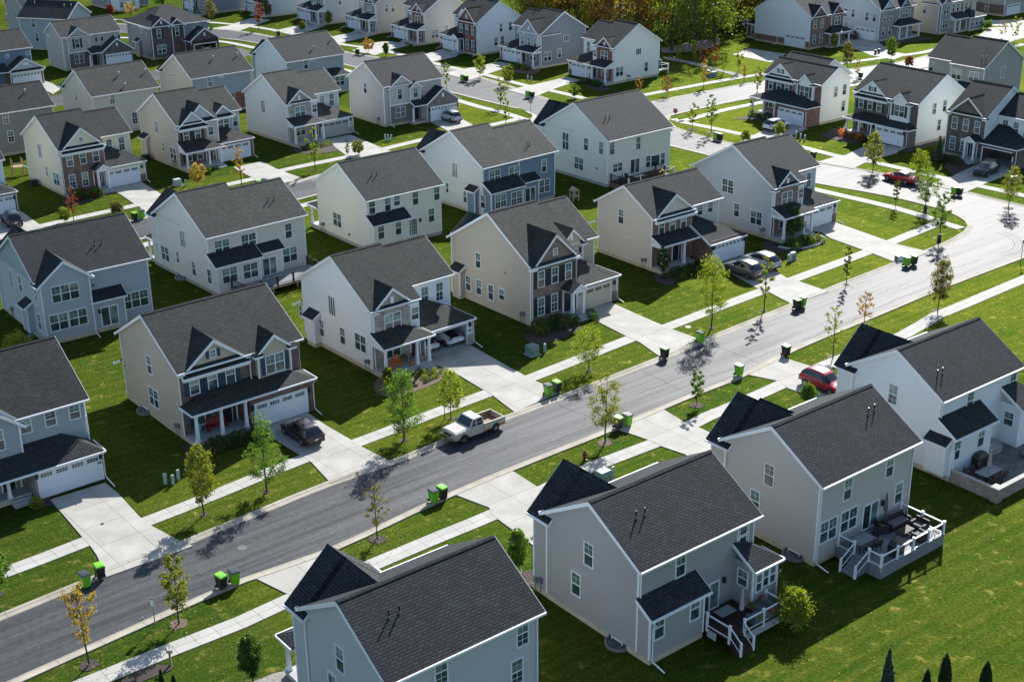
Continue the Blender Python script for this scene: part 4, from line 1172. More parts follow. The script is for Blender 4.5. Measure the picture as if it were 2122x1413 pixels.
('mass',0,5.9,0,11.4,0,6.3,.59,'x','s_creamd','r_taupe',{'nb':(0,1)}),
('mass',5.9,12.0,0,9.6,0,6.3,.59,'x','s_creamd','r_taupe',{'nb':(1,0)}),
('lean','F',0,0,5.3,1.5,0,3.4,.6,False,False,'s_creamd','r_black'),
('lean','F',0,5.3,8.4,.9,0,3.5,.6,False,False,'s_creamd','r_black'),
('win','F',0,1.74,4.8,'d'),
('win','F',0,4.92,4.75,'d'),
('win','F',0,9.88,4.83,'s'),
('win','F',0,9.86,2.11,'d'),
('win','F',-1.5,1.52,2.16,'d'),
('win','F',-1.5,4.02,2.05,'d'),
('patio','F',-.9,6.7,.75),
('spout','F',-1.5,.1,3.0),
('win','L',0,5.33,4.81,'l'),
('win','L',0,9.83,1.99,'d'),
('win','L',0,6.92,2.32,'n'),
('win','L',0,3.39,1.95,'s'),
('win','L',0,.05,1.93,'s'),
('well','L',0,6.5),
('pipes',[(9.01,2.25,7.85),(9.72,2.2,7.82)]),
('wing',0,5.0,5.7,12.7,11.4,6.0,.85,'s_creamd','r_taupe'),
('porch','B',11.4,.2,5.2,2.8,2.9,.4,True,True,'r_taupe',[0.2,4.9],{'slab':0.5})]),
('warm cream house with black shed roof over two windows and french doors', -16.29, 149.2, 0.6736, False, [
('mass',0,10.35,0,10.78,0,6.24,.57,'x','s_cream','r_char'),
('lean','F',0,0,4.9,1.2,0,3.55,.6,False,False,'s_cream','r_black'),
('win','F',0,.7,5.25,'s'),
('win','F',0,2.84,5.2,'s'),
('win','F',0,4.1,5.37,'sh'),
('win','F',0,6.69,5.21,'s'),
('win','F',0,9.73,5.16,'s'),
('win','F',0,8.87,2.68,'s'),
('win','F',-1.2,.98,2.56,'s'),
('win','F',-1.2,3.36,2.57,'s'),
('patio','F',0,5.95,.75,{'grid':True}),
('win','L',0,6.49,2.36,'d'),
('porch','B',10.78,0,5.0,2.0,2.9,.4,True,True,'r_char',[0.2,4.8],{'slab':0.5}),
('meter','L',0,9.6),
('dot','L',0,4.0,1.2,{'w':0.25}),
('pipes',[(2.6,2.69,8.02),(3.31,2.67,8.0)]),
('lamp','F',0,7.2,2.4)]),
('house with pale gable wall and slate-blue back, dark shed roofs over its windows', -3.35, 162.25, 0.7193, False, [
('mass',0,5.9,0,11.73,0,6.3,.57,'x','s_slate','r_taupe',{'nb':(0,1)}),
('mass',5.9,12.0,0,9.93,0,6.3,.57,'x','s_slate','r_taupe',{'nb':(1,0)}),
('clad','L',0,.03,11.7,.42,6.1,'s_paleg',{'gab':(6.301463750275274,.571,.4),'name':'gable_siding'}),
('wing',0,5.0,5.86,13.03,11.73,6.0,.85,'s_paleg','r_taupe'),
('lean','F',0,0,5.3,1.5,0,3.4,.6,False,False,'s_slate','r_black'),
('lean','F',0,5.3,8.4,.9,0,3.5,.6,False,False,'s_slate','r_black'),
('win','F',0,1.86,4.82,'dg'),
('win','F',0,5.08,4.71,'dg'),
('win','F',0,10.1,4.61,'s'),
('win','F',0,10.17,1.98,'dg'),
('win','F',-1.5,1.49,2.08,'dg'),
('win','F',-1.5,4.12,1.96,'dg'),
('patio','F',-.9,6.9,.6),
('win','L',-.05,5.31,4.86,'l'),
('win','L',-.05,6.93,2.28,'n'),
('win','L',-.05,3.33,1.93,'s'),
('win','L',-.05,-.01,1.98,'s'),
('lean','L',-.05,.9,2.4,.6,.3,3.2,.6,False,False,'s_slate','r_black'),
('pipes',[(8.44,1.32,7.28),(8.86,1.32,7.28)])]),
('large cream-white house with open backyard deck and wide rear windows', 12.72, 174.63, 0.6899, False, [
('mass',0,11.61,0,12.88,0,6.34,.58,'x','s_cream','r_char'),
('wing',0,5.4,6.44,14.48,12.88,6.0,.95,'s_cream','r_black'),
('win','L',0,8.19,4.68,'grid4'),
('win','L',0,4.14,5.03,'s'),
('win','L',0,1.22,5.1,'s'),
('win','L',0,5.5,2.16,'dg'),
('win','F',0,.76,5.13,'sg'),
('win','F',0,5.53,5.02,'sg'),
('win','F',0,1.82,2.42,'dh'),
('patio','F',0,5.0,1.0),
('win','F',0,7.48,2.18,'s'),
('win','F',0,8.84,2.06,'pic'),
('win','F',0,10.25,2.08,'s'),
('pipes',[(2.36,3.01,8.33),(3.1,2.97,8.3)]),
('dot','L',0,2.0,2.2,{'w':0.25})]),
('taupe house showing a plain back wall with two windows at the left edge', -75.73, 191.61, 0.6809, False, [
('mass',0,11.4,0,8.53,0,6.3,.62,'x','s_taupe','r_char'),
('win','F',0,4.36,5.47,'sg'),
('win','F',0,4.71,2.71,'sg'),
('vents',[(8.58,2.49,8.08)])]),
('beige house with plain brown roof and two rear windows', -62.6, 204.23, 0.683, False, [
('mass',0,10.61,0,10.41,0,6.3,.58,'x','s_beigel','r_taupe'),
('win','F',0,3.1,5.46,'sg'),
('win','F',0,6.35,2.0,'tall'),
('win','L',0,6.02,5.29,'n'),
('vents',[(5.85,2.85,8.18),(10.17,2.77,8.14),(5.65,.58,6.87)]),
('wing',0,5.0,5.21,11.61,10.41,6.0,.75,'s_beigel','r_taupe')]),
('grey-blue house with red brick base and three small gable windows', -50.29, 216.46, 0.6916, False, [
('mass',0,10.73,0,10.17,0,6.3,.58,'x','s_bluegrey','r_char'),
('clad','F',0,.03,10.7,.42,3.0,'b_redd',{'name':'brick_base'}),
('clad','L',0,.03,10.14,.42,2.6,'b_redd',{'name':'brick_base'}),
('clad','L',0,.03,10.14,2.6,6.1,'s_greytan',{'name':'gable_siding','gab':(6.298909109135721,.579,.4)}),
('win','F',0,3.18,5.36,'s'),
('win','F',0,5.2,5.85,'b'),
('win','F',0,6.92,2.2,'s'),
('win','L',-.05,7.55,5.64,'sm'),
('win','L',-.05,6.66,5.78,'sm'),
('win','L',-.05,5.78,5.91,'sm'),
('vents',[(5.66,2.94,8.23),(9.98,2.85,8.18)]),
('wing',0,5.0,5.09,11.37,10.17,6.0,.75,'s_greytan','r_char')]),
('pale blue-grey house with black roof beside the second street', -37.16, 229.11, 0.6889, False, [
('mass',0,11.26,0,10.42,0,6.3,.57,'x','s_bluegrey','r_black'),
('win','F',0,3.74,5.39,'s'),
('win','F',0,5.0,5.85,'b'),
('lean','F',0,7.8,11.46,1.4,0,3.1,.6,False,True,'s_bluegrey','r_black'),
('win','F',-1.4,9.42,2.0,'d'),
('win','L',0,5.76,5.32,'s'),
('vents',[(6.33,1.57,7.43),(10.87,2.98,8.24)]),
('wing',0,5.0,5.21,11.62,10.42,6.0,.75,'s_bluegrey','r_black'),
('clad','L',0,.03,10.39,.42,6.1,'s_paleg',{'gab':(6.299423476456413,.573,.4),'name':'gable_siding'})]),
('warm white house with red brick front gable and small white back deck', 18.13, 238.37, -0.8933, True, [
('mass',0,5.35,0,11.09,0,6.33,.61,'x','s_warmwhite','r_brown',{'nb':(0,1)}),
('mass',5.35,11.4,3.2,11.09,0,6.33,.61,'x','s_warmwhite','r_brown',{'nb':(1,0)}),
('fgab',.2,4.4,-.12,3.34,2.9,6.0,.83,'b_redd','r_brown',0,.3),
('returns','F',-.12,.1,4.5,6.1,'r_brown'),
('clad','F',0,.03,4.35,.42,3.0,'b_redd',{'name':'stone_front'}),
('win','F',-.12,2.3,4.65,'d'),
('win','F',-.12,2.3,6.75,'v'),
('win','F',0,4.88,4.75,'sh'),
('win','F',3.2,8.35,4.7,'tall'),
('win','F',3.2,10.1,4.7,'tall'),
('band','F',3.2,7.8,8.9,5.6,.16),
('band','F',3.2,9.55,10.65,5.6,.16),
('porch','F',0,0,5.3,1.9,3.2,.42,False,True,'r_brown',[0.25,3.75,5.1],{'steps':4.5,'slab':0.55,'swm':'s_warmwhite'}),
('win','F',-.05,2.2,1.95,'d'),
('door','F',0,4.75,.55,'doordark',{'lite':False}),
('leanroof','F',3.2,5.45,11.4,3.45,2.75,.5,False,True,'r_brown'),
('garagebox','F',3.2,5.75,11.4,3.45,2.85,'s_warmwhite'),
('gdoor','F',-.25,8.2,{'mat':'gdoor'}),
('clad','F',-.25,10.65,11.43,.05,1.1,'b_redd',{'d':0.1,'name':'stone_base'}),
('clad','F',-.25,5.72,5.9,.05,1.1,'b_redd',{'d':0.1,'name':'stone_base'}),
('lamp','F',-.25,11.0,2.1),
('lamp','F',-.25,5.62,2.1),
('spout','F',-.25,11.45,2.8,{'out':1.3}),
('spout','F',0,.12,5.9,{'z0':3.0,'out':0.2}),
('spout','F',-1.9,.1,2.8),
('num','F',-.25,11.0,1.5),
('win','L',0,5.87,4.96,'x'),
('win','L',0,1.38,2.09,'d'),
('win','L',0,7.84,2.05,'s'),
('win','L',0,11.2,2.04,'s'),
('deckbox','B',11.09,.3,2.6,1.6),
('meter','L',0,3.4)]),
('dark blue-grey house with pale gable and grey stone ground floor before the autumn woods', 5.83, 252.75, -0.8808, True, [
('mass',0,5.35,0,11.04,0,6.3,.6,'x','s_slategrey','r_char',{'nb':(0,1)}),
('mass',5.35,11.4,3.2,11.04,0,6.3,.6,'x','s_slategrey','r_char',{'nb':(1,0)}),
('fgab',.2,4.4,-.12,3.42,2.9,6.0,.83,'t_grey','r_char',0,.3),
('returns','F',-.12,.1,4.5,6.1,'r_char'),
('clad','F',0,.03,4.35,.42,3.0,'t_grey',{'name':'stone_front'}),
('win','F',0,4.88,4.75,'sh'),
('win','F',3.2,8.35,4.7,'tall'),
('win','F',3.2,10.1,4.7,'tall'),
('band','F',3.2,7.8,8.9,5.6,.16),
('band','F',3.2,9.55,10.65,5.6,.16),
('porch','F',0,0,5.3,1.9,3.2,.42,False,True,'r_char',[0.25,3.75,5.1],{'steps':4.5,'slab':0.55,'swm':'s_slategrey'}),
('win','F',-.05,2.2,1.95,'d'),
('door','F',0,4.75,.55,'doordark',{'lite':False}),
('leanroof','F',3.2,5.45,11.4,3.45,2.75,.5,False,True,'r_char'),
('garagebox','F',3.2,5.75,11.4,3.45,2.85,'s_slategrey'),
('gdoor','F',-.25,8.2,{'mat':'gdoor'}),
('clad','F',-.25,10.65,11.43,.05,1.1,'t_grey',{'d':0.1,'name':'stone_base'}),
('clad','F',-.25,5.72,5.9,.05,1.1,'t_grey',{'d':0.1,'name':'stone_base'}),
('lamp','F',-.25,11.0,2.1),
('lamp','F',-.25,5.62,2.1),
('spout','F',-.25,11.45,2.8,{'out':1.3}),
('spout','F',0,.12,5.9,{'z0':3.0,'out':0.2}),
('spout','F',-1.9,.1,2.8),
('num','F',-.25,11.0,1.5),
('clad','F',-.12,.25,4.35,3.1,6.2,'s_bluegrey',{'d':0.05,'name':'gable_siding','gab':None}),
('mass',.3,5.6,-.4,4.5,3.1,6.0,.9,'y','s_bluegrey','r_char'),
('win','F',-.4,1.1,4.6,'s'),
('win','F',-.4,2.9,4.6,'s'),
('win','F',-.4,4.7,4.6,'s'),
('win','F',-.4,2.95,7.0,'v'),
('win','L',0,6.18,4.79,'x'),
('win','L',0,1.58,2.0,'d'),
('win','L',0,4.51,2.23,'s')]),
('white house with dark red brick front gable in the top row', -6.13, 265.19, -0.8877, True, [
('mass',0,6.05,0,10.8,0,6.33,.62,'x','s_white','r_char',{'nb':(0,1)}),
('mass',6.05,11.4,3.2,10.8,0,6.33,.62,'x','s_white','r_char',{'nb':(1,0)}),
('clad','F',0,.03,6.0,.42,6.0,'b_redd',{'name':'brick_front'}),
('fgab',.2,6.0,-.06,4.75,5.8,5.95,.94,'b_redd','r_char',0,.25),
('returns','F',-.06,.05,6.15,6.1,'r_char'),
('win','F',-.06,1.25,4.72,'s',{'sh':'shutter'}),
('win','F',-.06,3.05,4.72,'s',{'sh':'shutter'}),
('win','F',-.06,4.85,4.72,'s',{'sh':'shutter'}),
('win','F',-.06,1.25,1.85,'tall',{'sh':'shutter'}),
('win','F',-.06,3.0,1.85,'tall',{'sh':'shutter'}),
('win','F',-.06,3.1,7.15,'q'),
('mass',6.3,9.4,2.7,6.4,2.9,6.0,1.0,'y','s_white','r_char',{'o':0.3,'r':0.2}),
('win','F',2.7,7.75,4.75,'d',{'sh':'shutter'}),
('win','F',2.7,7.75,6.9,'v'),
('returns','F',2.7,6.2,9.5,6.1,'r_char'),
('stoop','F',0,4.05,5.75,1.6,3.15,.62,'r_char',[4.2,5.6],{'slab':0.5}),
('door','F',-.06,4.7,.5,'doordark'),
('leanroof','F',3.2,6.1,11.4,3.55,2.95,.52,False,True,'r_char'),
('garagebox','F',3.2,6.1,11.4,3.5,2.95,'s_white'),
('gdoor','F',-.3,8.15,{'w':4.6,'mat':'gdoor'}),
('clad','F',-.3,10.65,11.43,.05,1.1,'b_redd',{'d':0.1,'name':'brick_base'}),
('lamp','F',-.3,10.95,2.1),
('spout','F',-.3,11.45,2.9,{'out':1.0}),
('spout','F',0,.12,5.9),
('win','L',0,5.82,4.68,'s'),
('win','L',0,4.56,2.23,'s'),
('win','L',0,5.92,4.79,'s'),
('win','L',0,4.59,2.16,'s'),
('win','L',0,6.19,2.27,'s'),
('win','L',0,8.23,4.76,'s')]),
('beige-sided house with brown brick gable in the top row', -16.78, 277.72, -0.8908, True, [
('mass',0,5.35,0,10.8,0,6.3,.62,'x','s_beigel','r_char',{'nb':(0,1)}),
('mass',5.35,11.4,3.2,10.8,0,6.3,.62,'x','s_beigel','r_char',{'nb':(1,0)}),
('fgab',.2,4.4,-.12,3.34,2.9,6.0,.83,'b_brown','r_char',0,.3),
('returns','F',-.12,.1,4.5,6.1,'r_char'),
('clad','F',0,.03,4.35,.42,3.0,'b_brown',{'name':'stone_front'}),
('win','F',-.12,2.3,4.65,'d'),
('win','F',-.12,2.3,6.75,'v'),
('win','F',0,4.88,4.75,'sh'),
('win','F',3.2,8.35,4.7,'tall'),
('win','F',3.2,10.1,4.7,'tall'),
('band','F',3.2,7.8,8.9,5.6,.16),
('band','F',3.2,9.55,10.65,5.6,.16),
('porch','F',0,0,5.3,1.9,3.2,.42,False,True,'r_char',[0.25,3.75,5.1],{'steps':4.5,'slab':0.55,'swm':'s_beigel'}),
('win','F',-.05,2.2,1.95,'d'),
('door','F',0,4.75,.55,'doordark',{'lite':False}),
('leanroof','F',3.2,5.45,11.4,3.45,2.75,.5,False,True,'r_char'),
('garagebox','F',3.2,5.75,11.4,3.45,2.85,'s_beigel'),
('gdoor','F',-.25,8.2,{'mat':'gdoor'}),
('clad','F',-.25,10.65,11.43,.05,1.1,'b_brown',{'d':0.1,'name':'stone_base'}),
('clad','F',-.25,5.72,5.9,.05,1.1,'b_brown',{'d':0.1,'name':'stone_base'}),
('lamp','F',-.25,11.0,2.1),
('lamp','F',-.25,5.62,2.1),
('spout','F',-.25,11.45,2.8,{'out':1.3}),
('spout','F',0,.12,5.9,{'z0':3.0,'out':0.2}),
('spout','F',-1.9,.1,2.8),
('num','F',-.25,11.0,1.5),
('win','L',0,2.36,1.85,'d'),
('win','L',0,5.32,2.56,'n')]),
('grey house with stone entry and wide front porch in the top row', -27.62, 290.09, -0.8908, True, [
('mass',0,5.35,0,10.8,0,6.3,.62,'x','s_greywarm','r_black',{'nb':(0,1)}),
('mass',5.35,11.4,3.2,10.8,0,6.3,.62,'x','s_greywarm','r_black',{'nb':(1,0)}),
('fgab',.2,4.4,-.12,3.34,2.9,6.0,.83,'t_grey','r_black',0,.3),
('returns','F',-.12,.1,4.5,6.1,'r_black'),
('clad','F',0,.03,4.35,.42,3.0,'t_grey',{'name':'stone_front'}),
('win','F',-.12,2.3,4.65,'d'),
('win','F',-.12,2.3,6.75,'v'),
('win','F',0,4.88,4.75,'sh'),
('win','F',3.2,8.35,4.7,'tall'),
('win','F',3.2,10.1,4.7,'tall'),
('band','F',3.2,7.8,8.9,5.6,.16),
('band','F',3.2,9.55,10.65,5.6,.16),
('porch','F',0,0,5.3,1.9,3.2,.42,False,True,'r_black',[0.25,3.75,5.1],{'steps':4.5,'slab':0.55,'swm':'s_greywarm'}),
('win','F',-.05,2.2,1.95,'d'),
('door','F',0,4.75,.55,'doordark',{'lite':False}),
('leanroof','F',3.2,5.45,11.4,3.45,2.75,.5,False,True,'r_black'),
('garagebox','F',3.2,5.75,11.4,3.45,2.85,'s_greywarm'),
('gdoor','F',-.25,8.2,{'mat':'gdoor'}),
('clad','F',-.25,10.65,11.43,.05,1.1,'t_grey',{'d':0.1,'name':'stone_base'}),
('clad','F',-.25,5.72,5.9,.05,1.1,'t_grey',{'d':0.1,'name':'stone_base'}),
('lamp','F',-.25,11.0,2.1),
('lamp','F',-.25,5.62,2.1),
('spout','F',-.25,11.45,2.8,{'out':1.3}),
('spout','F',0,.12,5.9,{'z0':3.0,'out':0.2}),
('spout','F',-1.9,.1,2.8),
('num','F',-.25,11.0,1.5),
('win','L',0,4.21,4.92,'s'),
('win','L',0,2.6,5.09,'s')]),
('white-fronted house with boxed bay window and dark garage roof in the top row', -39.74, 301.99, -0.8908, True, [
('mass',0,5.35,0,10.8,0,6.3,.62,'x','s_lightgrey','r_black',{'nb':(0,1)}),
('mass',5.35,11.4,3.2,10.8,0,6.3,.62,'x','s_lightgrey','r_black',{'nb':(1,0)}),
('fgab',.2,4.4,-.12,3.34,2.9,6.0,.83,'t_tan','r_black',0,.3),
('returns','F',-.12,.1,4.5,6.1,'r_black'),
('clad','F',0,.03,4.35,.42,3.0,'t_tan',{'name':'stone_front'}),
('win','F',-.12,2.3,4.65,'d'),
('win','F',-.12,2.3,6.75,'v'),
('win','F',0,4.88,4.75,'sh'),
('win','F',3.2,8.35,4.7,'tall'),
('win','F',3.2,10.1,4.7,'tall'),
('band','F',3.2,7.8,8.9,5.6,.16),
('band','F',3.2,9.55,10.65,5.6,.16),
('porch','F',0,0,5.3,1.9,3.2,.42,False,True,'r_black',[0.25,3.75,5.1],{'steps':4.5,'slab':0.55,'swm':'s_lightgrey'}),
('win','F',-.05,2.2,1.95,'d'),
('door','F',0,4.75,.55,'doordark',{'lite':False}),
('leanroof','F',3.2,5.45,11.4,3.45,2.75,.5,False,True,'r_black'),
('garagebox','F',3.2,5.75,11.4,3.45,2.85,'s_lightgrey'),
('gdoor','F',-.25,8.2,{'mat':'gdoor'}),
('clad','F',-.25,10.65,11.43,.05,1.1,'t_tan',{'d':0.1,'name':'stone_base'}),
('clad','F',-.25,5.72,5.9,.05,1.1,'t_tan',{'d':0.1,'name':'stone_base'}),
('lamp','F',-.25,11.0,2.1),
('lamp','F',-.25,5.62,2.1),
('spout','F',-.25,11.45,2.8,{'out':1.3}),
('spout','F',0,.12,5.9,{'z0':3.0,'out':0.2}),
('spout','F',-1.9,.1,2.8),
('num','F',-.25,11.0,1.5),
('win','L',0,3.78,4.72,'s')]),
('grey house with stone porch behind the red maple in the top row', -53.26, 313.2, -0.8908, True, [
('mass',0,5.35,0,10.8,0,6.3,.62,'x','s_lightgrey','r_black',{'nb':(0,1)}),
('mass',5.35,11.4,3.2,10.8,0,6.3,.62,'x','s_lightgrey','r_black',{'nb':(1,0)}),
('fgab',.2,4.4,-.12,3.34,2.9,6.0,.83,'t_grey','r_black',0,.3),
('returns','F',-.12,.1,4.5,6.1,'r_black'),
('clad','F',0,.03,4.35,.42,3.0,'t_grey',{'name':'stone_front'}),
('win','F',-.12,2.3,4.65,'d'),
('win','F',-.12,2.3,6.75,'v'),
('win','F',0,4.88,4.75,'sh'),
('win','F',3.2,8.35,4.7,'tall'),
('win','F',3.2,10.1,4.7,'tall'),
('band','F',3.2,7.8,8.9,5.6,.16),
('band','F',3.2,9.55,10.65,5.6,.16),
('porch','F',0,0,5.3,1.9,3.2,.42,False,True,'r_black',[0.25,3.75,5.1],{'steps':4.5,'slab':0.55,'swm':'s_lightgrey'}),
('win','F',-.05,2.2,1.95,'d'),
('door','F',0,4.75,.55,'doordark',{'lite':False}),
('leanroof','F',3.2,5.45,11.4,3.45,2.75,.5,False,True,'r_black'),
('garagebox','F',3.2,5.75,11.4,3.45,2.85,'s_lightgrey'),
('gdoor','F',-.25,8.2,{'mat':'gdoor'}),
('clad','F',-.25,10.65,11.43,.05,1.1,'t_grey',{'d':0.1,'name':'stone_base'}),
('clad','F',-.25,5.72,5.9,.05,1.1,'t_grey',{'d':0.1,'name':'stone_base'}),
('lamp','F',-.25,11.0,2.1),
('lamp','F',-.25,5.62,2.1),
('spout','F',-.25,11.45,2.8,{'out':1.3}),
('spout','F',0,.12,5.9,{'z0':3.0,'out':0.2}),
('spout','F',-1.9,.1,2.8),
('num','F',-.25,11.0,1.5)]),
('slate-grey house with taupe garage and yellow young tree in front', -68.58, 317.45, -0.8908, True, [
('mass',0,6.05,0,10.8,0,6.3,.62,'x','s_slategrey','r_char',{'nb':(0,1)}),
('mass',6.05,11.4,3.2,10.8,0,6.3,.62,'x','s_slategrey','r_char',{'nb':(1,0)}),
('clad','F',0,.03,6.0,.42,6.0,'b_grey',{'name':'brick_front'}),
('fgab',.2,6.0,-.06,4.95,5.8,5.95,.97,'b_grey','r_char',0,.25),
('returns','F',-.06,.05,6.15,6.1,'r_char'),
('win','F',-.06,1.25,4.72,'s'),
('win','F',-.06,3.05,4.72,'s'),
('win','F',-.06,4.85,4.72,'s'),
('win','F',-.06,1.25,1.85,'tall'),
('win','F',-.06,3.0,1.85,'tall'),
('win','F',-.06,3.1,7.15,'q'),
('mass',6.3,9.4,2.7,6.4,2.9,6.0,1.0,'y','s_slategrey','r_char',{'o':0.3,'r':0.2}),
('win','F',2.7,7.75,4.75,'d'),
('win','F',2.7,7.75,6.9,'v'),
('returns','F',2.7,6.2,9.5,6.1,'r_char'),
('stoop','F',0,4.05,5.75,1.6,3.15,.62,'r_char',[4.2,5.6],{'slab':0.5}),
('door','F',-.06,4.7,.5,'doordark'),
('leanroof','F',3.2,6.1,11.4,3.55,2.95,.52,False,True,'r_char'),
('garagebox','F',3.2,6.1,11.4,3.5,2.95,'s_slategrey'),
('gdoor','F',-.3,8.15,{'w':4.6,'mat':'gdoor'}),
('clad','F',-.3,10.65,11.43,.05,1.1,'b_grey',{'d':0.1,'name':'brick_base'}),
('lamp','F',-.3,10.95,2.1),
('spout','F',-.3,11.45,2.9,{'out':1.0}),
('spout','F',0,.12,5.9)]),
('white house with brown brick front, teal shutters and raised rear gable', 47.54, 207.46, -0.9104, True, [
('mass',0,11.4,0,6.62,0,6.3,.6,'x','s_warmwhite','r_char'),
('clad','F',0,.03,11.37,.42,6.35,'b_brown',{'name':'brick_front'}),
('fgab',5.35,11.05,-.12,3.31,5.7,5.95,.77,'s_warmwhite','r_char',0,.25),
('pent','F',-.12,5.2,11.2,5.75,'r_char',{'dep':0.45,'k':0.5}),
('mass',1.25,4.45,-.55,3.2,3.3,5.9,.85,'y','s_warmwhite','r_char',{'o':0.3,'r':0.2}),
('returns','F',-.55,1.1,4.6,6.0,'r_char'),
('win','F',-.06,10.13,4.75,'s',{'sh':'shutterteal'}),
('win','F',-.06,8.48,4.75,'s',{'sh':'shutterteal'}),
('win','F',-.06,6.83,4.75,'s',{'sh':'shutterteal'}),
('win','F',-.55,2.85,4.82,'d',{'sh':'shutterteal'}),
('win','F',-.12,8.25,7.05,'q',{'sh':None}),
('clad','F',-.12,8.6,8.9,6.7,7.4,'shutterteal',{'name':'shutter'}),
('clad','F',-.12,7.6,7.9,6.7,7.4,'shutterteal',{'name':'shutter'}),
('porch','F',0,6.35,11.4,3.1,3.1,.36,False,True,'r_char',[11.1,8.850000000000001,6.6000000000000005],{'roof':False,'slab':0.5}),
('leanroof','F',0,0,11.4,3.1,3.1,.36,True,True,'r_char'),
('beam','F',0,6.25,11.4,3.1,3.1),
('garagebox','F',0,0,6.25,3.1,3.1,'b_brown'),
('gdoor','F',-3.1,3.1,{'mat':'gdoor'}),
('lamp','F',-3.1,11.2,2.1),
('lamp','F',-3.1,5.7,2.1),
('num','F',-3.1,11.25,1.6),
('win','F',-.06,9.9,1.9,'s',{'sh':'shutterteal'}),
('door','F',-.06,7.5,.5),
('spout','F',-3.1,.05,2.9),
('spout','F',-.1,5.0,6.1,{'z0':3.9,'out':0.15}),
('win','L',0,3.31,4.72,'s'),
('win','L',0,5.38,4.76,'s'),
('win','L',0,5.37,2.21,'s'),
('mass',3.2,11.4,2.0,10.22,0,6.3,.6,'x','s_warmwhite','r_char')]),
('cream-white house with stone front, dark shutters and a red yard sign by its porch', 58.57, 194.08, -0.9159, True, [
('mass',0,11.4,0,11.16,0,6.3,.59,'x','s_warmwhite','r_brown'),
('clad','F',0,.03,11.37,.42,6.35,'b_umber',{'name':'brick_front'}),
('fgab',5.35,11.05,-.12,4.09,5.7,5.95,.77,'s_warmwhite','r_brown',0,.25),
('pent','F',-.12,5.2,11.2,5.75,'r_brown',{'dep':0.45,'k':0.5}),
('mass',1.25,4.45,-.55,3.2,3.3,5.9,.85,'y','s_warmwhite','r_brown',{'o':0.3,'r':0.2}),
('returns','F',-.55,1.1,4.6,6.0,'r_brown'),
('win','F',-.06,10.13,4.75,'s',{'sh':'shutter'}),
('win','F',-.06,8.48,4.75,'s',{'sh':'shutter'}),
('win','F',-.06,6.83,4.75,'s',{'sh':'shutter'}),
('win','F',-.55,2.85,4.82,'d',{'sh':'shutter'}),
('win','F',-.12,8.25,7.05,'q',{'sh':None}),
('clad','F',-.12,8.6,8.9,6.7,7.4,'shutter',{'name':'shutter'}),
('clad','F',-.12,7.6,7.9,6.7,7.4,'shutter',{'name':'shutter'}),
('porch','F',0,6.35,11.4,1.95,2.7,.36,False,True,'r_brown',[11.1,8.850000000000001,6.6000000000000005],{'roof':False,'slab':0.5}),
('leanroof','F',0,0,11.4,1.95,2.7,.36,True,True,'r_brown'),
('beam','F',0,6.25,11.4,1.95,2.7),
('garagebox','F',0,0,6.25,1.95,2.7,'b_umber'),
('gdoor','F',-1.95,3.15,{'mat':'gdoor'}),
('lamp','F',-1.95,6.1,2.1),
('lamp','F',-1.95,.6,2.1),
('num','F',-1.95,6.15,1.6),
('win','F',-.06,9.9,1.9,'s',{'sh':'shutter'}),
('door','F',-.06,7.5,.5),
('spout','F',-1.95,.05,2.9),
('spout','F',-.1,5.0,6.1,{'z0':3.9,'out':0.15}),
('win','L',0,3.7,5.01,'s'),
('win','L',0,6.13,5.07,'s'),
('win','L',0,5.27,2.37,'s')]),
('dark brown brick house with white upper floor and a black van at its open garage', 68.72, 181.05, -0.8908, True, [
('mass',5.35,11.4,0,10.8,0,6.3,.62,'x','s_white','r_char',{'nb':(0,1)}),
('mass',0,5.35,3.2,10.8,0,6.3,.62,'x','s_white','r_char',{'nb':(1,0)}),
('clad','F',0,5.4,11.37,.42,6.0,'b_umber',{'name':'brick_front'}),
('fgab',5.4,11.2,-.06,4.47,5.8,5.95,.87,'b_umber','r_char',0,.25),
('returns','F',-.06,5.25,11.35,6.1,'r_char'),
('win','F',-.06,10.15,4.72,'s'),
('win','F',-.06,8.35,4.72,'s'),
('win','F',-.06,6.55,4.72,'s'),
('win','F',-.06,10.15,1.85,'tall'),
('win','F',-.06,8.4,1.85,'tall'),
('win','F',3.2,4.3,4.75,'tall'),
('win','F',3.2,2.65,4.75,'tall'),
('win','F',3.2,1.0,4.75,'tall'),
('stoop','F',0,5.65,7.35,1.6,3.15,.62,'r_char',[7.2,5.800000000000001],{'slab':0.5}),
('door','F',-.06,6.7,.5,'doordark'),
('leanroof','F',3.2,0,5.3,3.55,2.95,.52,True,False,'r_char'),
('garage_open','F',3.2,0,5.3,3.5,2.85,4.6,2.25,2.9,'b_umber'),
('gdoor','F',-.3,2.85,{'w':4.6,'open_':True}),
('clad','F',-.3,-.03,.75,.05,1.1,'b_umber',{'d':0.1,'name':'brick_base'}),
('lamp','F',-.3,.45,2.1),
('spout','F',-.3,-.05,2.9,{'out':1.0}),
('spout','F',0,11.28,5.9)]),
('grey two-storey house with stepped roof and twin roof pipes at the upper right', 75.82, 218.48, -0.8855, True, [
('mass',0,6.2,0,11.11,0,6.3,.62,'x','s_grey','r_char',{'nb':(0,1)}),
('mass',6.2,11.48,1.6,11.11,0,6.3,.62,'x','s_grey','r_char',{'nb':(1,0)}),
('win','F',0,4.96,4.6,'d'),
('win','F',0,1.76,4.6,'dg'),
('win','F',1.6,10.89,4.64,'s'),
('win','L',0,5.39,4.91,'l'),
('leanroof','F',0,.4,4.2,1.2,2.9,.5,False,False,'r_char'),
('win','F',0,2.06,2.4,'s'),
('pipes',[(1.49,1.27,7.33),(.8,1.41,7.42)])]),
('white house with side garage and brown brick front gables below the autumn woods', 58.29, 268.15, 0.68, False, [
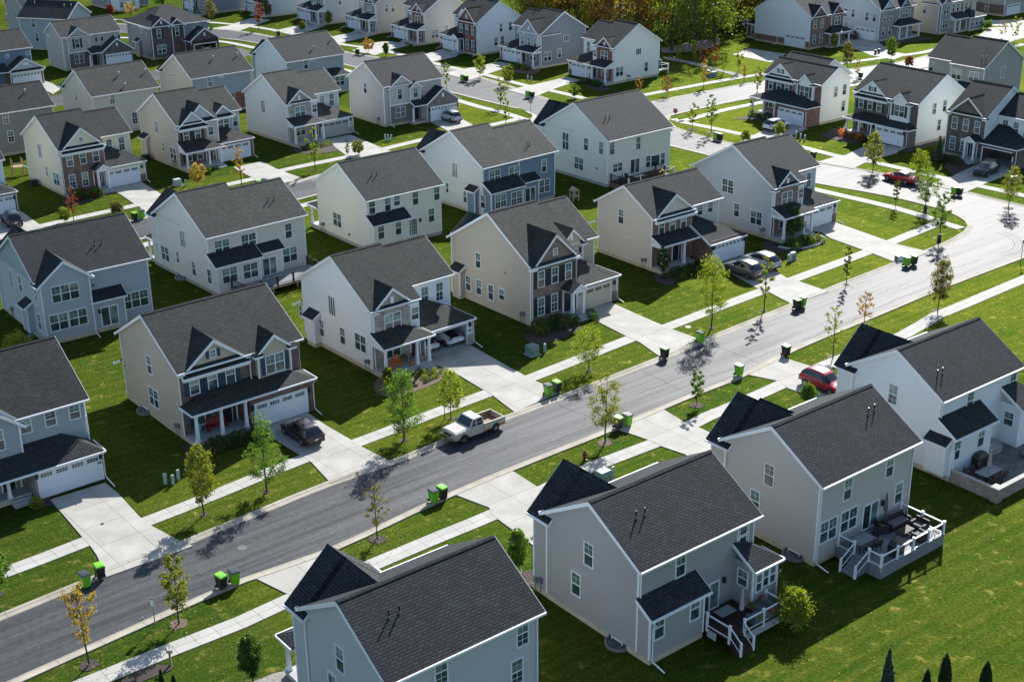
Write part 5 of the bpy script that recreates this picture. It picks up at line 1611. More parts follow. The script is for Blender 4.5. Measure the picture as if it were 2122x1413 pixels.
('mass',0,10,0,14.0,0,6.3,.62,'x','s_white','r_black'),
('clad','F',0,.03,9.97,.42,6.2,'b_brown',{'name':'brick_front'}),
('fgab',.2,4.6,-.12,3.83,5.8,6.0,.94,'b_brown','r_black',0,.25),
('fgab',6.2,9.8,-.12,3.5,3.0,6.0,1.02,'b_brown','r_black',0,.25),
('win','F',-.06,1.3,4.75,'s'),
('win','F',-.06,1.3,1.9,'s'),
('win','F',-.06,3.4,4.75,'s'),
('win','F',-.06,3.4,1.9,'s'),
('win','F',-.13,8.0,4.8,'d'),
('porch','F',0,4.4,10.3,1.8,2.95,.5,True,True,'r_black',[4.6,7.0,10.0],{'slab':0.4}),
('door','F',-.05,6.6,.4),
('win','L',0,16.36,3.03,'s'),
('win','L',0,14.41,2.0,'s'),
('clad','L',0,.03,13.97,.42,1.5,'b_brown',{'name':'brick_base'}),
('gdoor','L',-.06,3.5),
('lean','B',14.0,1.0,5.0,3.0,0,3.0,.4,True,True,'b_brown','r_black'),
('spout','L',0,8.0,3.0)]),
('pale grey house with side garage, stone front and cars parked on its drive', 73.6, 275.55, 0.6792, False, [
('mass',0,11.0,0,13.0,0,6.29,.62,'x','s_lightgrey','r_black'),
('clad','F',0,.03,10.97,.42,6.2,'t_grey',{'name':'brick_front'}),
('fgab',.2,4.6,-.12,3.85,5.8,6.0,.94,'s_lightgrey','r_black',0,.25),
('fgab',6.2,9.8,-.12,3.52,3.0,6.0,1.02,'t_grey','r_black',0,.25),
('win','F',-.06,1.3,4.75,'s'),
('win','F',-.06,1.3,1.9,'s'),
('win','F',-.06,3.4,4.75,'s'),
('win','F',-.06,3.4,1.9,'s'),
('win','F',-.13,8.0,4.8,'d'),
('porch','F',0,4.4,11.3,1.8,2.95,.5,True,True,'r_black',[4.6,7.0,11.0],{'slab':0.4}),
('door','F',-.05,6.6,.4),
('gdoor','L',0,3.3,{'h':2.15}),
('win','L',0,11.65,4.8,'s'),
('win','L',0,8.46,4.84,'s'),
('win','L',0,6.59,4.92,'s'),
('win','L',0,3.14,4.69,'s'),
('win','L',0,1.35,4.72,'s'),
('win','L',0,7.9,2.22,'s')]),
('beige house with stone entry bay and covered porch in the upper right corner', 87.53, 283.36, 0.6781, False, [
('mass',0,13.0,0,11.0,0,6.26,.62,'x','s_beige','r_char'),
('mass',.2,3.4,-.5,4.0,0,6.0,.8,'y','t_grey','r_char'),
('win','F',-.5,1.8,4.8,'d'),
('win','F',-.5,1.8,2.0,'d'),
('win','L',0,3.4,4.68,'s'),
('porch','F',0,3.5,8.0,1.8,2.95,.45,False,False,'r_char',[3.8,5.5,7.8],{'slab':0.4}),
('lean','F',0,7.8,12.8,2.4,0,2.9,.5,True,True,'t_grey','r_char'),
('win','F',-2.4,8.8,1.8,'s'),
('win','F',-2.4,10.3,1.8,'s'),
('win','F',-2.4,11.8,1.8,'s'),
('win','F',0,5.0,4.8,'s'),
('win','F',0,6.5,4.8,'s'),
('win','F',0,8.0,4.8,'s'),
('win','F',0,9.5,4.8,'s'),
('win','F',0,11.0,4.8,'s')]),
('grey house with side garage in the top right corner', 108.15, 304.07, 0.68, False, [
('mass',0,12.0,0,12.0,0,6.3,.62,'x','s_grey','r_char'),
('gdoor','F',0,3.6,{'style':4}),
('clad','L',0,.03,11.97,.42,2.4,'b_umber',{'name':'brick_base'}),
('win','L',0,4.28,1.69,'s')]),
('grey house cut off by the top left corner of the picture', -100.5, 288.77, 0.68, False, [
('mass',0,10,0,10,0,6.3,.62,'x','s_grey','r_black'),
('win','L',0,10.27,2.96,'s'),
('win','L',0,4.55,4.43,'s')]),
('dusty blue house with near-black roof and tan wooden deck at the upper left', -87.07, 274.41, -0.27, True, [
('mass',0,10.9,0,8.2,0,6.3,.62,'x','s_bluegrey','r_black'),
('win','F',0,7.7,5.23,'s'),
('win','F',0,7.31,2.46,'s'),
('vents',[(8.87,3.07,8.45),(1.96,2.58,8.15),(.43,2.71,8.23)])]),
('slate-blue house with white-framed sunroom at the top left edge', -92.98, 324.96, -0.8908, True, [
('mass',0,10,0,10,0,6.3,.62,'x','s_slategrey','r_black'),
('lean','L',0,.5,5.5,4.5,0,2.9,.35,True,True,'s_white','r_black'),
('win','F',0,3.0,1.9,'s'),
('win','L',-4.5,1.2,1.6,'sh'),
('win','L',-4.5,2.6,1.6,'sh'),
('win','L',-4.5,4.0,1.6,'sh')])]
ROADS = {'road': [[(-33.0, 67.33), (-30.88, 69.26), (-24.86, 74.91), (-18.69, 80.55), (-13.3, 84.27), (-6.32, 91.05), (-0.33, 96.32), (7.83, 103.01), (16.22, 110.28), (20.24, 113.5), (26.53, 119.84), (37.7, 129.51), (44.8, 135.67), (57.68, 146.02), (68.63, 154.83), (70.02, 158.36), (64.0, 164.16), (58.52, 170.61), (55.95, 174.26), (46.86, 182.38), (42.55, 186.03), (36.32, 192.83), (31.37, 197.44), (28.25, 201.3), (25.0, 206.52), (24.22, 210.92), (24.91, 214.54), (38.82, 225.96), (57.28, 236.77), (74.13, 249.24), (85.93, 259.05), (104.05, 279.24), (117.95, 282.87), (121.89, 292.97), (108.88, 293.11), (101.43, 290.6), (91.05, 272.55), (82.82, 263.98), (74.0, 255.94), (61.18, 248.31), (43.36, 238.6), (40.53, 236.75), (23.71, 224.14), (19.95, 221.05), (15.8, 217.81), (11.25, 220.04), (6.88, 225.84), (-1.34, 239.06), (-9.04, 250.2), (-15.83, 256.72), (-32.07, 270.09), (-50.17, 288.68), (-58.44, 295.42), (-64.86, 298.72), (-85.59, 305.34), (-102.23, 308.78), (-99.36, 299.45), (-80.82, 294.91), (-61.78, 288.36), (-51.3, 281.64), (-41.24, 270.81), (-30.2, 257.88), (-10.62, 234.6), (-4.53, 227.42), (1.55, 220.8), (3.01, 218.69), (4.27, 215.63), (3.91, 213.03), (1.75, 209.94), (-13.12, 194.7), (-26.78, 180.66), (-30.0, 176.8), (-44.59, 163.81), (-54.34, 154.29), (-61.39, 147.77), (-58.9, 140.85), (-42.61, 156.47), (-25.67, 172.61), (-12.21, 186.01), (3.38, 196.0), (12.37, 199.03), (16.71, 199.72), (20.23, 199.01), (23.41, 196.46), (28.16, 191.07), (34.68, 183.31), (40.22, 176.44), (46.07, 171.92), (50.53, 167.98), (54.44, 162.99), (55.2, 160.78), (55.53, 158.63), (55.23, 156.55), (54.32, 154.73), (52.64, 152.6), (50.46, 150.21), (43.0, 143.57), (33.34, 135.15), (28.62, 130.74), (20.63, 123.52), (13.89, 117.45), (3.9, 108.75), (-0.64, 105.0), (-5.25, 101.09), (-8.56, 97.97), (-14.05, 93.87), (-20.08, 88.33), (-23.05, 85.55), (-27.32, 81.81), (-33.64, 75.94), (-35.61, 74.45)]]}
CURBS = [([(-33.0, 67.33), (-30.88, 69.26), (-24.86, 74.91), (-18.69, 80.55), (-13.3, 84.27), (-6.32, 91.05), (-0.33, 96.32), (7.83, 103.01), (16.22, 110.28), (20.24, 113.5), (26.53, 119.84), (37.7, 129.51), (44.8, 135.67), (57.68, 146.02), (68.63, 154.83)], -1), ([(-35.61, 74.45), (-33.64, 75.94), (-27.32, 81.81), (-23.05, 85.55), (-20.08, 88.33), (-14.05, 93.87), (-8.56, 97.97), (-5.25, 101.09), (-0.64, 105.0), (3.9, 108.75), (13.89, 117.45), (20.63, 123.52), (28.62, 130.74), (33.34, 135.15), (43.0, 143.57), (50.46, 150.21), (52.64, 152.6), (54.32, 154.73), (55.23, 156.55), (55.53, 158.63), (55.2, 160.78), (54.44, 162.99), (50.53, 167.98), (46.07, 171.92), (40.22, 176.44), (34.68, 183.31), (28.16, 191.07), (23.41, 196.46)], 1), ([(20.23, 199.01), (16.71, 199.72), (12.37, 199.03), (3.38, 196.0), (-12.21, 186.01), (-25.67, 172.61), (-42.61, 156.47), (-58.9, 140.85)], 1), ([(-61.39, 147.77), (-54.34, 154.29), (-44.59, 163.81), (-30.0, 176.8), (-26.78, 180.66), (-13.12, 194.7), (1.75, 209.94), (3.91, 213.03), (4.27, 215.63), (3.01, 218.69)], 1), ([(1.55, 220.8), (-4.53, 227.42), (-10.62, 234.6), (-30.2, 257.88), (-41.24, 270.81), (-51.3, 281.64), (-61.78, 288.36), (-80.82, 294.91), (-99.36, 299.45)], 1), ([(-102.23, 308.78), (-85.59, 305.34), (-64.86, 298.72), (-58.44, 295.42), (-50.17, 288.68), (-32.07, 270.09), (-15.83, 256.72), (-9.04, 250.2), (-1.34, 239.06), (6.88, 225.84), (11.25, 220.04), (15.8, 217.81), (19.95, 221.05), (23.71, 224.14), (40.53, 236.75), (43.36, 238.6), (61.18, 248.31), (74.0, 255.94), (82.82, 263.98), (91.05, 272.55), (101.43, 290.6)], 1), ([(117.95, 282.87), (104.05, 279.24), (85.93, 259.05), (74.13, 249.24), (57.28, 236.77), (38.82, 225.96), (24.91, 214.54), (24.22, 210.92), (25.0, 206.52), (28.25, 201.3), (31.37, 197.44), (36.32, 192.83), (42.55, 186.03), (46.86, 182.38), (55.95, 174.26), (58.52, 170.61), (64.0, 164.16), (70.02, 158.36)], 1)]
G_ = [[(-83.9, 210.29), (-74.77, 226.17), (-63.03, 246.39), (-49.59, 269.75), (-53.54, 275.99), (-65.86, 254.68), (-78.5, 233.64), (-86.84, 218.44)]]
WALKS = {'main_n': ([(-37.0, 80.02), (-35.51, 81.45), (-33.15, 83.48), (-30.82, 85.66), (-26.96, 88.56), (-22.94, 92.32), (-21.11, 94.12), (-16.53, 98.49), (-13.0, 100.79), (-7.6, 105.67), (-2.19, 110.42), (1.9, 113.8), (11.88, 123.03), (15.25, 125.48), (21.77, 131.32), (30.5, 138.92), (40.35, 147.5), (43.96, 150.92), (51.15, 157.66)], 1.45), 'corner': ([(53.63, 155.86), (52.13, 157.98), (51.58, 159.14), (47.8, 164.43), (41.31, 171.14), (37.14, 175.38)], 1.45), 'main_s': ([(-27.42, 67.89), (-25.43, 69.48), (-21.55, 72.51), (-17.77, 75.37), (-14.94, 77.96), (-10.16, 81.92), (-5.25, 85.98), (-0.88, 89.52), (6.0, 96.19), (11.43, 100.27), (16.71, 105.41), (18.14, 106.52), (22.6, 110.39), (29.02, 116.03), (38.06, 123.02), (42.54, 127.86), (45.58, 130.32), (54.97, 138.23), (64.63, 146.02)], 1.45), 'f_n': ([(-63.58, 153.85), (-57.97, 159.76), (-53.05, 164.15), (-47.99, 168.51), (-37.98, 177.54), (-34.88, 180.37), (-31.61, 184.47), (-23.34, 191.33), (-18.44, 195.59), (-12.97, 200.88), (-2.89, 209.5), (1.33, 213.46)], 1.45), 'f_s': ([(-57.97, 138.27), (-41.92, 153.55), (-24.65, 169.55), (-10.5, 184.2), (3.31, 192.46), (17.2, 196.87)], 1.45), 'x_s': ([(-96.99, 291.79), (-60.94, 284.14), (-51.49, 276.4), (-40.35, 264.44), (-29.58, 252.06), (-9.55, 228.01), (-4.43, 221.4), (-1.27, 218.19), (1.49, 214.27), (3.87, 210.89)], 1.45), 'x_n': ([(-104.03, 314.64), (-66.47, 306.73), (-58.22, 302.26), (-50.95, 296.76), (-32.93, 278.03), (-26.32, 273.56), (-14.88, 259.42), (-8.84, 252.37), (-4.86, 248.29), (2.79, 238.08), (7.17, 233.8), (12.5, 227.4)], 1.45), 'e_n': ([(14.59, 223.37), (22.8, 229.74), (37.79, 240.87), (43.21, 244.32), (60.69, 254.15), (72.58, 260.62), (79.17, 264.16), (88.23, 272.7)], 1.45), 'e_s': ([(25.67, 212.46), (26.39, 210.83), (28.54, 212.34), (34.45, 218.03), (40.95, 222.94), (56.68, 234.06), (73.3, 246.27), (101.53, 272.0)], 1.45), 'b_n': ([(26.39, 210.83), (32.5, 204.7), (34.82, 202.22), (38.54, 197.45), (42.44, 194.23), (46.26, 189.25), (50.6, 185.73), (56.83, 178.64), (61.34, 173.69), (65.71, 169.07), (69.06, 165.16)], 1.45)}
DRIVES = [[(-35.27, 91.89), (-31.77, 94.49), (-30.3, 92.77), (-27.82, 89.22), (-26.83, 88.04), (-24.04, 85.66), (-22.91, 84.91), (-28.01, 80.94), (-29.51, 83.86), (-30.41, 85.25), (-31.19, 86.27), (-33.63, 89.66)], [(-21.38, 104.81), (-17.69, 106.77), (-15.71, 104.18), (-13.41, 101.56), (-12.53, 100.41), (-9.89, 97.66), (-14.18, 94.09), (-16.08, 97.51), (-16.97, 98.61), (-20.2, 102.35)], [(-7.87, 117.36), (-7.31, 118.76), (-3.99, 121.43), (-0.42, 116.25), (1.05, 114.25), (1.94, 113.05), (4.3, 110.55), (0.17, 106.44), (-1.71, 109.85), (-2.62, 111.14), (-4.66, 114.09), (-6.58, 116.4)], [(7.07, 130.17), (10.28, 132.43), (12.61, 129.1), (14.79, 126.16), (15.78, 124.91), (18.07, 122.39), (13.89, 118.07), (12.28, 121.7), (11.3, 122.97), (8.88, 126.67)], [(22.31, 143.61), (25.7, 146.23), (26.39, 146.55), (28.86, 141.66), (29.67, 139.37), (30.82, 138.23), (33.29, 135.05), (28.81, 131.34), (27.06, 134.97), (25.95, 136.32), (24.08, 140.79)], [(34.87, 156.25), (38.63, 159.18), (39.14, 158.77), (43.69, 151.45), (44.57, 150.14), (47.46, 147.4), (42.93, 143.48), (40.89, 147.1), (40.13, 148.26), (37.3, 152.69), (36.76, 154.83)], [(-17.74, 80.6), (-13.37, 84.19), (-10.77, 82.11), (-6.74, 79.02), (-10.66, 75.32), (-15.05, 78.44)], [(-4.46, 92.07), (-0.08, 95.81), (1.83, 93.18), (4.67, 90.27), (9.58, 84.25), (4.2, 80.35), (-1.72, 89.1), (-1.8, 89.99)], [(8.71, 103.01), (12.85, 106.93), (14.43, 104.28), (15.72, 102.98), (18.14, 99.87), (21.51, 94.77), (17.35, 90.83), (13.83, 98.31), (11.95, 99.88), (11.08, 100.98)], [(21.21, 113.98), (25.15, 117.84), (27.74, 115.39), (29.55, 113.52), (32.62, 108.88), (29.86, 105.39), (26.47, 108.96), (24.5, 110.77), (23.95, 112.36)], [(-53.51, 176.41), (-49.7, 179.27), (-45.88, 173.67), (-39.74, 164.82), (-42.3, 160.02), (-45.35, 163.89), (-47.13, 167.78), (-48.3, 169.38), (-51.2, 173.66)], [(-38.65, 186.24), (-35.15, 189.28), (-32.47, 185.32), (-31.0, 183.56), (-27.86, 179.99), (-32.38, 176.74), (-34.92, 180.7), (-37.1, 183.78)], [(-27.58, 201.72), (-24.25, 204.21), (-18.83, 196.32), (-17.83, 195.09), (-13.69, 188.96), (-17.57, 183.33), (-23.15, 191.31), (-25.25, 195.86)], [(-13.3, 213.63), (-9.6, 218.53), (-5.83, 209.68), (-2.35, 204.48), (-5.93, 198.32), (-9.09, 205.13)], [(-64.66, 165.08), (-61.75, 166.38), (-57.64, 160.77), (-56.08, 158.36), (-57.66, 153.37), (-64.65, 157.59)], [(42.18, 209.41), (45.29, 205.03), (42.15, 201.22), (39.43, 197.95), (34.77, 192.44), (31.02, 194.58), (33.74, 197.5), (36.09, 201.03)], [(53.21, 196.75), (56.56, 193.2), (55.0, 190.5), (51.06, 187.19), (49.37, 185.54), (46.87, 182.41), (42.68, 186.0), (46.21, 189.05), (47.54, 189.62)], [(64.45, 184.1), (68.75, 180.69), (62.6, 174.7), (60.12, 172.15), (58.53, 170.59), (55.39, 174.29), (57.65, 176.9), (59.27, 178.22)], [(70.26, 280.45), (73.64, 275.58), (73.41, 265.93), (76.05, 262.52), (72.07, 257.61), (68.88, 261.91), (66.04, 275.68), (62.63, 276.94), (64.31, 280.77)], [(49.86, 267.14), (53.13, 264.11), (48.72, 256.08), (42.79, 263.93), (47.07, 270.2)], [(101.72, 298.96), (110.99, 300.23), (110.02, 289.76), (101.84, 292.79)], [(-84.41, 247.16), (-80.87, 242.81), (-78.53, 238.66), (-78.62, 234.73), (-83.64, 241.92)], [(10.26, 244.85), (12.65, 242.11), (7.19, 234.29), (4.13, 228.69), (-0.31, 234.33), (3.23, 237.94), (4.53, 238.89)], [(-1.79, 259.05), (1.2, 256.35), (-3.86, 248.2), (-6.96, 243.02), (-12.25, 249.14), (-8.34, 252.83)], [(-13.33, 272.3), (-9.34, 268.66), (-10.28, 264.63), (-14.42, 260.03), (-18.9, 253.9), (-24.26, 258.17), (-20.3, 260.91)], [(-23.99, 281.47), (-19.96, 277.22), (-24.14, 270.94), (-25.93, 266.64), (-31.01, 271.93), (-27.89, 280.32)], [(-31.73, 293.97), (-27.68, 289.38), (-33.23, 281.28), (-35.94, 276.73), (-40.62, 282.36), (-37.59, 286.36)], [(-43.99, 303.79), (-39.65, 301.21), (-42.23, 294.55), (-44.76, 290.31), (-50.32, 294.55), (-47.1, 299.33)], [(-57.53, 311.8), (-52.97, 309.09), (-55.47, 301.33), (-57.34, 295.39), (-64.68, 298.04), (-61.13, 301.65)], [(-74.91, 322.12), (-69.14, 317.49), (-70.07, 312.53), (-75.93, 308.0)], [(54.01, 155.91), (54.43, 155.36), (54.07, 154.72), (53.93, 156.19)]]
BEDS = [('mulch', [(-12.52, 111.8), (-12.28, 113.83), (-11.43, 115.3), (-7.88, 117.67), (-7.22, 116.88), (-5.31, 115.15), (-6.68, 113.11), (-8.37, 111.13), (-9.82, 109.9), (-11.73, 110.22)]), ('mulchd', [(2.11, 125.96), (4.58, 128.76), (6.69, 127.98), (6.87, 126.19), (5.44, 123.46), (2.54, 121.52), (1.15, 122.89)]), ('mulchd', [(15.52, 141.56), (16.57, 143.27), (20.02, 144.95), (20.23, 141.85), (18.04, 139.36), (16.81, 137.32), (15.62, 138.18)]), ('mulchd', [(29.05, 150.87), (30.3, 152.39), (31.78, 152.34), (35.82, 154.33), (35.61, 151.7), (33.37, 148.71), (31.05, 147.54), (29.18, 148.84)]), ('mulchd', [(-27.13, 100.84), (-26.02, 101.3), (-22.13, 104.19), (-21.96, 101.94), (-25.31, 98.91), (-26.4, 98.46)]), ('mulchd', [(-58.33, 172.39), (-54.27, 175.93), (-52.07, 174.31), (-54.14, 171.65), (-54.85, 169.31), (-56.75, 168.79)]), ('mulchd', [(-33.1, 197.93), (-30.98, 195.73), (-28.0, 200.63), (-24.35, 195.83), (-27.83, 193.53), (-30.96, 194.33)]), ('mulch', [(-0.18, 251.87), (5.05, 253.87), (5.41, 249.39), (3.6, 247.84), (0.94, 249.61)]), ('mulchd', [(12.57, 240.56), (16.9, 237.32), (16.84, 233.37), (14.35, 233.97)]), ('mulchd', [(46.35, 201.06), (50.66, 206.15), (52.63, 200.81), (51.22, 196.66), (49.17, 196.74)]), ('mulchd', [(35.1, 211.85), (38.43, 214.56), (40.57, 210.22), (37.88, 211.26)]), ('mulchd', [(59.69, 183.17), (63.08, 190.58), (64.99, 185.18), (62.92, 182.33), (59.95, 178.89)]), ('mulchd', [(56.51, 192.41), (65.4, 199.03), (64.83, 197.79), (56.5, 190.83)]), ('mulchd', [(71.88, 274.15), (74.8, 280.2), (83.99, 281.3), (85.36, 278.06), (79.49, 275.27), (73.99, 272.52)]), ('mulchd', [(17.34, 75.05), (18.03, 75.52), (18.56, 75.19), (18.42, 74.71), (17.75, 74.57)]), ('mulchd', [(0.29, 81.05), (1.31, 81.55), (1.28, 78.88), (0.82, 79.54)]), ('gravel', [(-15.91, 69.02), (-14.74, 69.84), (-13.88, 70.1), (-13.39, 68.98), (-13.63, 67.85)]), ('mulchd', [(-24.04, 69.15), (-23.39, 70.11), (-22.31, 70.78), (-20.91, 70.75), (-22.45, 69.3), (-23.1, 68.65)]), ('gravel', [(29.84, 271.35), (42.04, 280.69), (40.91, 272.72), (35.45, 267.88), (30.09, 266.9)]), ('gravel', [(29.44, 262.99), (34.17, 257.63), (37.87, 251.15), (41.89, 245.27), (41.55, 243.17), (37.59, 249.17), (33.89, 255.32), (29.42, 260.58)]), ('mulchd', [(-36.57, 91.7), (-35.65, 92.3), (-34.76, 91.05), (-35.77, 90.76)])]
